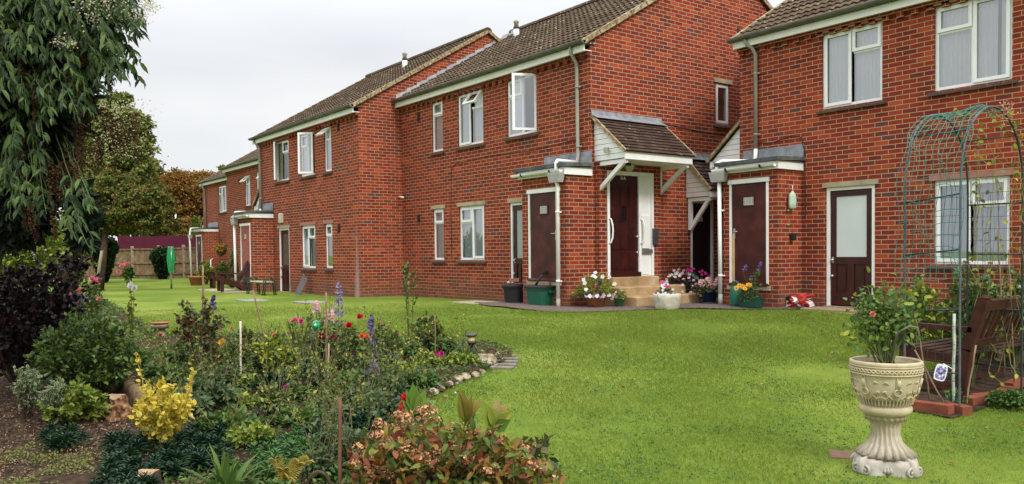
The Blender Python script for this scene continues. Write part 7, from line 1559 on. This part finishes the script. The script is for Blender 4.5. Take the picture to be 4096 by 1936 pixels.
for i, (x, y, r) in enumerate(heads):
    Z = Zh+RN.uniform(-.25, .2)+(.25 if y < 1720 else 0); c = at_depth(x, y, Z); rr_ = r/F_PX*Z*1.05; n = int(10+r*1.6); d = rdir(n, .35); P = c+d*rr_*np.array([1.15, 1.15, .75])*(.3+1.0*RN.random((n, 1)))
    ax = d; PP, DD, UU = [], [], []
    for j in range(n):
        a = Vector(ax[j]).normalized(); a1 = a.orthogonal().normalized(); a2 = a.cross(a1); ph = RN.uniform(0, 6)
        for q in range(4): g_ = ph+q*PI/2; dd = a1*math.cos(g_)+a2*math.sin(g_)+a*.25; PP.append(P[j]); DD.append(tuple(dd)); UU.append(tuple(a))
    leaves('flower_head', PP, DD, np.array(UU), .0125*(.7+.6*RN.random(len(PP))), .0125, LM['flor'], ht, shape=0, droop=RN.choice([-.15, .15]), fold=.2); pts.append([tuple(hb+RN.normal(size=3)*[.1, .1, 0]), tuple((hb+c)/2+np.array([0, 0, .03])), tuple(c)])
stems_mesh(pts, .006, BSTEM, ht, 'stems', 5)
n = 1700; x = RN.uniform(1400, 2240, n); y = RN.uniform(1690, 1990, n); keep = (y > 1690+((x-1760)/430)**2*160); x, y = x[keep], y[keep]; P = np.array([at_depth(a, b_+15, Zh+RN.uniform(-.28, .35)) for a, b_ in zip(x, y)]); n = len(P)
leaves('foliage', P, rdir(n, .25), rdir(n, 1.2), .045+.035*RN.random(n), .034, LM['hyd'], ht, shape=1, droop=.2)
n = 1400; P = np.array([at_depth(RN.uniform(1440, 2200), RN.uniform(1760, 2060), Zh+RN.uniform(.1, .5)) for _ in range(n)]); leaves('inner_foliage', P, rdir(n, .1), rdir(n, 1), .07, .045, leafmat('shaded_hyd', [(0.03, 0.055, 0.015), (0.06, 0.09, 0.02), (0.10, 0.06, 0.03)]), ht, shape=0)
def crest(name, label, tips, basepx, Z, w_, m_):
    b = basez(basepx[0], Z); t = thing(name, label, 'plant', tuple(b), 'upright leafy hydrangea crests'); c = at_depth(*basepx, Z); stems_mesh([[tuple(b), tuple(c)]], .007, STEM, t, 'stem', 6); P, D, L, U = [], [], [], []
    for (x, y) in tips:
        q = at_depth(x, y, Z+RN.uniform(-.06, .06)); s = c+np.array([RN.normal()*.006, RN.normal()*.006, RN.uniform(-.02, .02)]); P.append(s); D.append(q-s); L.append(np.linalg.norm(q-s)); U.append(-Fv*1.0+np.array([0, 0, .4])+RN.normal(size=3)*.25)
    leaves('foliage', P, D, np.array(U), L, w_, LM[m_] if isinstance(m_, str) else m_, t, shape=1, droop=.05, fold=.35); return t
crest('leafy_shoot', 'upright green leafy crest beside the scarlet bloom', [(1650, 1530), (1625, 1560), (1700, 1555), (1665, 1545), (1720, 1590), (1730, 1610), (1745, 1600), (1610, 1600), (1690, 1620), (1640, 1640), (1740, 1640), (1720, 1650)], (1668, 1660), 4.8, .075, leafmat('crest_green', [(0.06, 0.15, 0.02), (0.10, 0.21, 0.03), (0.16, 0.27, 0.04)]))
crest('leafy_shoot', 'yellow-green leafy crest between its two neighbours', [(1832, 1565), (1850, 1600), (1885, 1580), (1930, 1590), (1900, 1620), (1880, 1680), (1850, 1560), (1862, 1640)], (1872, 1690), 4.3, .06, 'hydg')
crest('leafy_shoot', 'largest yellow-edged leafy crest at the right', [(1930, 1600), (1960, 1620), (1990, 1590), (2030, 1610), (1925, 1640), (2050, 1650), (2005, 1640), (1985, 1680), (1950, 1690), (2040, 1680), (1990, 1630), (2020, 1660), (2055, 1640)], (1975, 1712), 4.25, .072, 'hydg')
crest('leafy_shoot', 'small yellow leafy crest low at the right of the hydrangea', [(2020, 1760), (2060, 1740), (2045, 1750), (2085, 1755), (2075, 1770)], (2050, 1790), 4.2, .05, 'hydg')
# ---- plants in pots
def potplant(parent, c, rx, h, n, L, m_, ry=None):
    d = rdir(n, .5); d[:, 2] = np.abs(d[:, 2]); P = np.array(c)+d*np.array([rx, ry or rx, h])*(.45+.55*RN.random((n, 1))); leaves('foliage', P, d+RN.normal(size=(n, 3))*.5, rdir(n, 1), L*(.7+.6*RN.random(n)), L*.6, LM[m_] if isinstance(m_, str) else m_, parent, shape=0 if L < .05 else 1)
    q = rdir(30, .8); q[:, 2] = np.abs(q[:, 2]); stems_mesh([[tuple(c), tuple(np.array(c)+q[i]*np.array([rx, rx, h])*.5), tuple(np.array(c)+q[i]*np.array([rx, rx, h])*.9)] for i in range(30)], .003, STEM, parent)
def potflowers(parent, c, rx, h, n, r, fm, seed=0, low=-.1, name='blooms', sx=0):
    d = rdir(n*3, .5); v = -Fv*.8; d = d[(d@v > -.1)][:n]; d[:, 2] = np.maximum(d[:, 2], low); [florets([np.array(c)+q*np.array([rx, rx, h])*1.02+Rv*sx], r*1.1, PT[fm], parent, name[:-1] if name.endswith('s') else name, 5) for q in d]
def top(o, dz): return np.array(o)+np.array([0, 0, dz])
PET = thing('petunias', 'white and purple petunias trailing from the copper-glazed planter', 'flowers', tuple(top(pC_, .22))); potplant(PET, top(pC_, .24), .36, .36, 1300, .035, 'yelrose'); potplant(PET, top(pC_, .18)-Rv*.28, .18, .12, 240, .035, 'yelrose')
potflowers(PET, top(pC_, .24), .36, .36, 22, .042, 'white', name='white_blooms'); potflowers(PET, top(pC_, .26)-Rv*.12, .30, .32, 6, .045, 'dark', name='purple_blooms'); potflowers(PET, top(pC_, .2)+Rv*.1, .26, .22, 6, .032, 'pale', name='pink_blooms'); potflowers(PET, top(pC_, .25), .2, .26, 4, .028, 'magenta', name='magenta_blooms')
t = thing('busy_lizzie', 'small pink flowering plant in the green glazed pot', 'flowers', tuple(top(pGp, .15))); potplant(t, top(pGp, .15), .15, .14, 220, .035, 'yelrose'); potflowers(t, top(pGp, .15), .15, .13, 6, .022, 'pale')
t = thing('busy_lizzie', 'pink and white busy lizzies rising from the whitewashed planter', 'flowers', tuple(top(pS, .24))); potplant(t, top(pS, .24)-Rv*.03, .16, .15, 300, .03, 'dark'); potflowers(t, top(pS, .25)-Rv*.03, .15, .18, 26, .026, 'white', name='white_blooms'); potflowers(t, top(pS, .25)-Rv*.08, .13, .22, 9, .026, 'magenta', name='pink_blooms')
t = thing('busy_lizzie', 'large mound of white and magenta busy lizzies over the brown pot', 'flowers', tuple(top(pB1, .22))); potplant(t, top(pB1, .22), .42, .36, 1500, .04, 'dark'); potflowers(t, top(pB1, .22)-Rv*.08, .40, .34, 60, .032, 'white', name='white_blooms'); potflowers(t, top(pB1, .26)+Rv*.16, .36, .36, 46, .034, 'magenta', name='magenta_blooms'); potflowers(t, top(pB1, .25)-Rv*.15, .34, .36, 16, .032, 'pale', name='pink_blooms')
t = thing('pot_hydrangea', 'pale pink mophead hydrangea in the dark blue pot', 'flowers', tuple(top(pB2, .22))); potplant(t, top(pB2, .2), .26, .22, 200, .09, leafmat('pothyd', [(0.05, 0.09, 0.02), (0.08, 0.13, 0.03), (0.16, 0.10, 0.04)]))
for dx, dz_ in ((-.17, .24), (-.05, .30), (.06, .22), (.12, .30), (.20, .26), (-.02, .20)):
    c = top(pB2, .2+dz_*.75)+Rv*dx-Fv*.12; d = rdir(60, .3); florets([c+q*.062 for q in d], .018, PT['pale'], t, 'flower_head', 4, spread=1)
t = thing('coneflowers', 'yellow dark-eyed coneflowers in the green trough', 'flowers', tuple(top(pT, .15))); potplant(t, top(pT, .12)-Rv*.05, .20, .22, 420, .04, 'grey', .12); cs = [top(pT, .33+.05*RN.random())-Rv*(.26-.05*i)-Fv*.08+RN.normal(size=3)*.012 for i in range(6)]
florets(cs, .045, PT['amber'], t, 'petals', 9, spread=.3); florets([c-Fv*.012 for c in cs], .012, PT['dark'], t, 'eyes', 6)
t = thing('larkspur', 'purple larkspur spikes standing in the green trough', 'flowers', tuple(top(pT, .15)))
for (x0, y0, x1, y1) in ((2972, 1082, 2986, 1062), (3030, 1080, 3048, 1048), (3005, 1110, 3012, 1105)):
    a, b_ = at_depth(x0, y0, CM[2]@pT), at_depth(x1, y1, CM[2]@pT); s = RN.random(26); florets([a+(b_-a)*q+RN.normal(size=3)*.012 for q in s], .017, PT['violet'], t, 'blooms', 5); stems_mesh([[tuple(top(pT, .15)), tuple((top(pT, .15)+a)/2), tuple(a), tuple(b_)]], .004, STEM, t, 'stem')
P = np.array([top(pT, .18)+Rv*RN.uniform(-.06, .16)+np.array([0, 0, RN.random()*.42]) for _ in range(70)]); leaves('foliage', P, rdir(70, .3), rdir(70, 1), .07, .035, LM['mid'], t, shape=1)
# hanging basket planting and far border plants
t = thing('basket_flowers', 'orange and red trailing flowers in the hanging basket', 'flowers', tuple(pHB)); potplant(t, pHB, .34, .30, 500, .07, 'yelrose'); potflowers(t, pHB, .36, .30, 14, .05, 'orange'); potflowers(t, pHB+Rv*.1, .3, .25, 8, .05, 'amber', name='yellow_blooms')
shrub('border_shrub', 'yellow-flecked shrub behind the big terracotta pot', 'shrub', basez(825, 33), 1.0, .38, 60, 34, .08, .06, 'yelrose', ry=.3, shape=0, low=.1)
shrub('border_shrub', 'leafy red-dotted shrub behind the brown garden chairs', 'shrub', basez(895, 33), .95, .55, 70, 34, .08, .06, 'rose', ry=.3, shape=0, low=.1)
shrub('climbing_rose', 'thin climbing rose beside the faded maroon door', 'rose bush', basez(938, 29.5), 1.45, .17, 40, 26, .07, .05, 'rose', ry=.15, shape=0, low=.1)
# ---- rose bush in the urn, climbers on the arch, growth by the bench
ub = U0+np.array([0, 0, UY(1455)]); t = thing('urn_rose', 'open rose bush growing out of the stone urn', 'rose bush', tuple(ub)); paths, P, D = [], [], []
for (x, y, w_) in ((3440, 1150, 30), (3480, 1170, 30), (3520, 1135, 30), (3560, 1150, 30), (3600, 1170, 30), (3640, 1180, 25), (3660, 1230, 20), (3420, 1230, 20), (3460, 1260, 30), (3540, 1220, 30), (3580, 1250, 30), (3500, 1300, 20), (3610, 1300, 20), (3410, 1320, 10), (3700, 1200, 15), (3450, 1200, 30), (3495, 1230, 30), (3630, 1230, 20), (3520, 1180, 20), (3585, 1200, 20), (3400, 1270, 9), (3430, 1300, 9), (3560, 1290, 9), (3650, 1270, 9), (3540, 1160, 9), (3615, 1150, 9), (3470, 1140, 9)):
    Z = 5.22+RN.uniform(-.16, .2); tp = at_depth(x, y, Z); s = ub+np.array([RN.normal()*.02, RN.normal()*.02, 0]); md = s+(tp-s)*.45+np.array([RN.normal()*.02, RN.normal()*.02, .03]); paths.append([tuple(s), tuple(md), tuple(tp)])
    n = 32; f = .55+.47*RN.random(n); q = np.where(f[:, None] < .5, s+(md-s)*2*f[:, None], md+(tp-md)*(2*f[:, None]-1)); P.append(q+RN.normal(size=(n, 3))*.036); D.append(rdir(n, .2))
P, D = np.concatenate(P), np.concatenate(D); stems_mesh(paths, .007, STEM, t, 'stems', 6); leaves('foliage', P, D, rdir(len(P), 1.2), .036+.016*RN.random(len(P)), .028, leafmat('urn_leaf', [(0.05, 0.11, 0.025), (0.08, 0.16, 0.03), (0.13, 0.22, 0.04), (0.34, 0.36, 0.04)]), t, shape=1)
blooms([at_depth(3490, 1256, 5.1)], .022, PT['coral'], t)
m = MB(); m.tube([tuple(ub+Rv*.02), tuple(at_depth(3590, 1330, 5.1)), tuple(at_depth(3640, 1305, 5.05)), tuple(at_depth(3668, 1310, 5.05)), tuple(at_depth(3665, 1340, 5.05))], [.004, .008, .008, .005, .002], 6); m.build('dead_leaf', mat('dry_leaf', (0.22, 0.22, 0.16), (0.12, 0.12, 0.09), 9, .8), t)
t = thing('climber', 'wispy climbing plant with yellowing leaves on the far side of the arch', 'climber', tuple(basez(4000, 7.4))); P, D, paths = [], [], []
for i in range(34):
    f = RN.random(); s0, s1 = RN.uniform(.5, .97), RN.uniform(.5, .97); pts = []
    for j in range(8): s = s0+(s1-s0)*j/7+RN.normal()*.01; q = hoop(L1, s)+(hoop(L2, s)-hoop(L1, s))*np.clip(f+RN.normal()*.08+.1, -.1, 1.2); pts.append(tuple(q+RN.normal(size=3)*.02))
    paths.append(pts)
    for q in pts[::2 if i % 3 else 1]: P.append(q); D.append(rdir(1, -.2)[0])
stems_mesh(paths, .003, mat('tendril', (0.30, 0.26, 0.10), (0.2, 0.17, 0.07), 9, .8), t, 'tendrils', 4); leaves('foliage', P, D, rdir(len(P), 1), .05, .034, LM['yelrose'], t, shape=1)
cs = [at_depth(4025+RN.normal()*18, 445+RN.normal()*22, 7.0) for _ in range(70)]; leaves('seed_heads', cs, rdir(70), rdir(70), .02, .014, leafmat('pale_seed', [(0.50, 0.30, 0.22), (0.62, 0.45, 0.32)]), t, shape=0)
for (lb, px, Z, top_, hw_, K, per, m_, fl, fm) in (('yellow-tipped shrub between the urn rose and the arch', 3680, 9.0, 1110, 95, 50, 26, 'yelrose', (), 'red'), ('leafy climber base at the near arch leg with green clip', 3880, 7.8, 1020, 110, 46, 24, 'rose', (), 'red'), ('shrub with red blooms low behind the arch', 3770, 9.6, 1200, 110, 60, 26, 'yelrose', [(3740, 1265), (3760, 1270), (3775, 1262), (3785, 1275), (3750, 1278)], 'red'), ('green shrub at the right edge behind the bench', 4050, 8.4, 1080, 90, 50, 24, 'rose', [(4085, 1150)], 'white'), ('yellowing shrub behind the bench post', 3960, 9.0, 1130, 90, 46, 24, 'yelrose', (), 'red')):
    rosebush(lb, px, Z, top_, hw_, K, per, m_, .055, fl, fm, .03, .25, grp='shrubs around the garden arch', name='shrub', cat='shrub')
rosebush('small weedy plants at the foot of the bench post', 3830, 6.9, 1560, 60, 16, 14, 'mid', .035, (), low=.2, grp=None, name='weeds', cat='weeds')
rosebush('leafy weeds under the bench at the right edge', 4040, 6.9, 1560, 90, 50, 20, 'mid', .035, (), low=.1, grp=None, name='weeds', cat='weeds')
for (px0, py0, px1, py1) in ((3720, 1600, 3655, 1220), (3860, 1640, 3905, 1380), (4060, 1560, 4035, 1000), (4020, 1520, 3990, 900), (3790, 1640, 3660, 1400)): cane(px0, py0, px1, py1, .007, CANE, {3655: 'thin bamboo cane behind the urn', 3905: 'thin leaning cane before the bench post', 4035: 'tall bamboo cane in front of the bench slats', 3990: 'second tall cane in front of the bench slats', 3660: 'bent cane leaning behind the urn'}[px1])
# clover patches and fallen leaves on the near lawn
n = 26000; X = RN.uniform(-9, -.5, n); Y = RN.uniform(.8, 8.5, n); cc = CM@np.stack([X, Y, gz(X, Y)]); u_ = 2048+F_PX*cc[0]/cc[2]; v_ = CY+F_PX*cc[1]/cc[2]
g = ~in_poly(X, Y, BED) & ~in_poly(X, Y, BED2) & (u_ > 1600) & (v_ > 1380) & clumped(X, Y, 3.1, .15) & (RN.random(n) < .55); P = np.stack([X[g], Y[g], gz(X[g], Y[g])+.012+.012*RN.random(g.sum())], 1); P = np.repeat(P, 3, 0)+RN.normal(size=(3*g.sum(), 3))*[.012, .012, .003]
kind(leaves('clover', P, rdir(len(P), .1), rdir(len(P), 2.5), .016, .015, leafmat('clover_leaf', [(0.05, 0.13, 0.02), (0.09, 0.19, 0.03), (0.14, 0.26, 0.05)]), shape=0), 'stuff', 'clover patches in the near lawn', 'clover')
fl_ = [(1517, 1560), (2500, 1562), (3050, 1540), (3955, 1725), (4080, 1710), (3895, 1880), (2080, 1420), (2640, 1380), (3330, 1420), (1855, 1216), (2950, 1345), (3410, 1585), (3820, 1870)]
P = [gp(*q)+np.array([0, 0, .02]) for q in fl_]; kind(leaves('fallen_leaves', P, rdir(len(P), .1), rdir(len(P), 2), .045, .03, leafmat('fallen_leaf', [(0.42, 0.13, 0.05), (0.35, 0.09, 0.04), (0.5, 0.3, 0.1)]), shape=1), 'stuff', 'a few fallen orange leaves on the lawn', 'leaves')
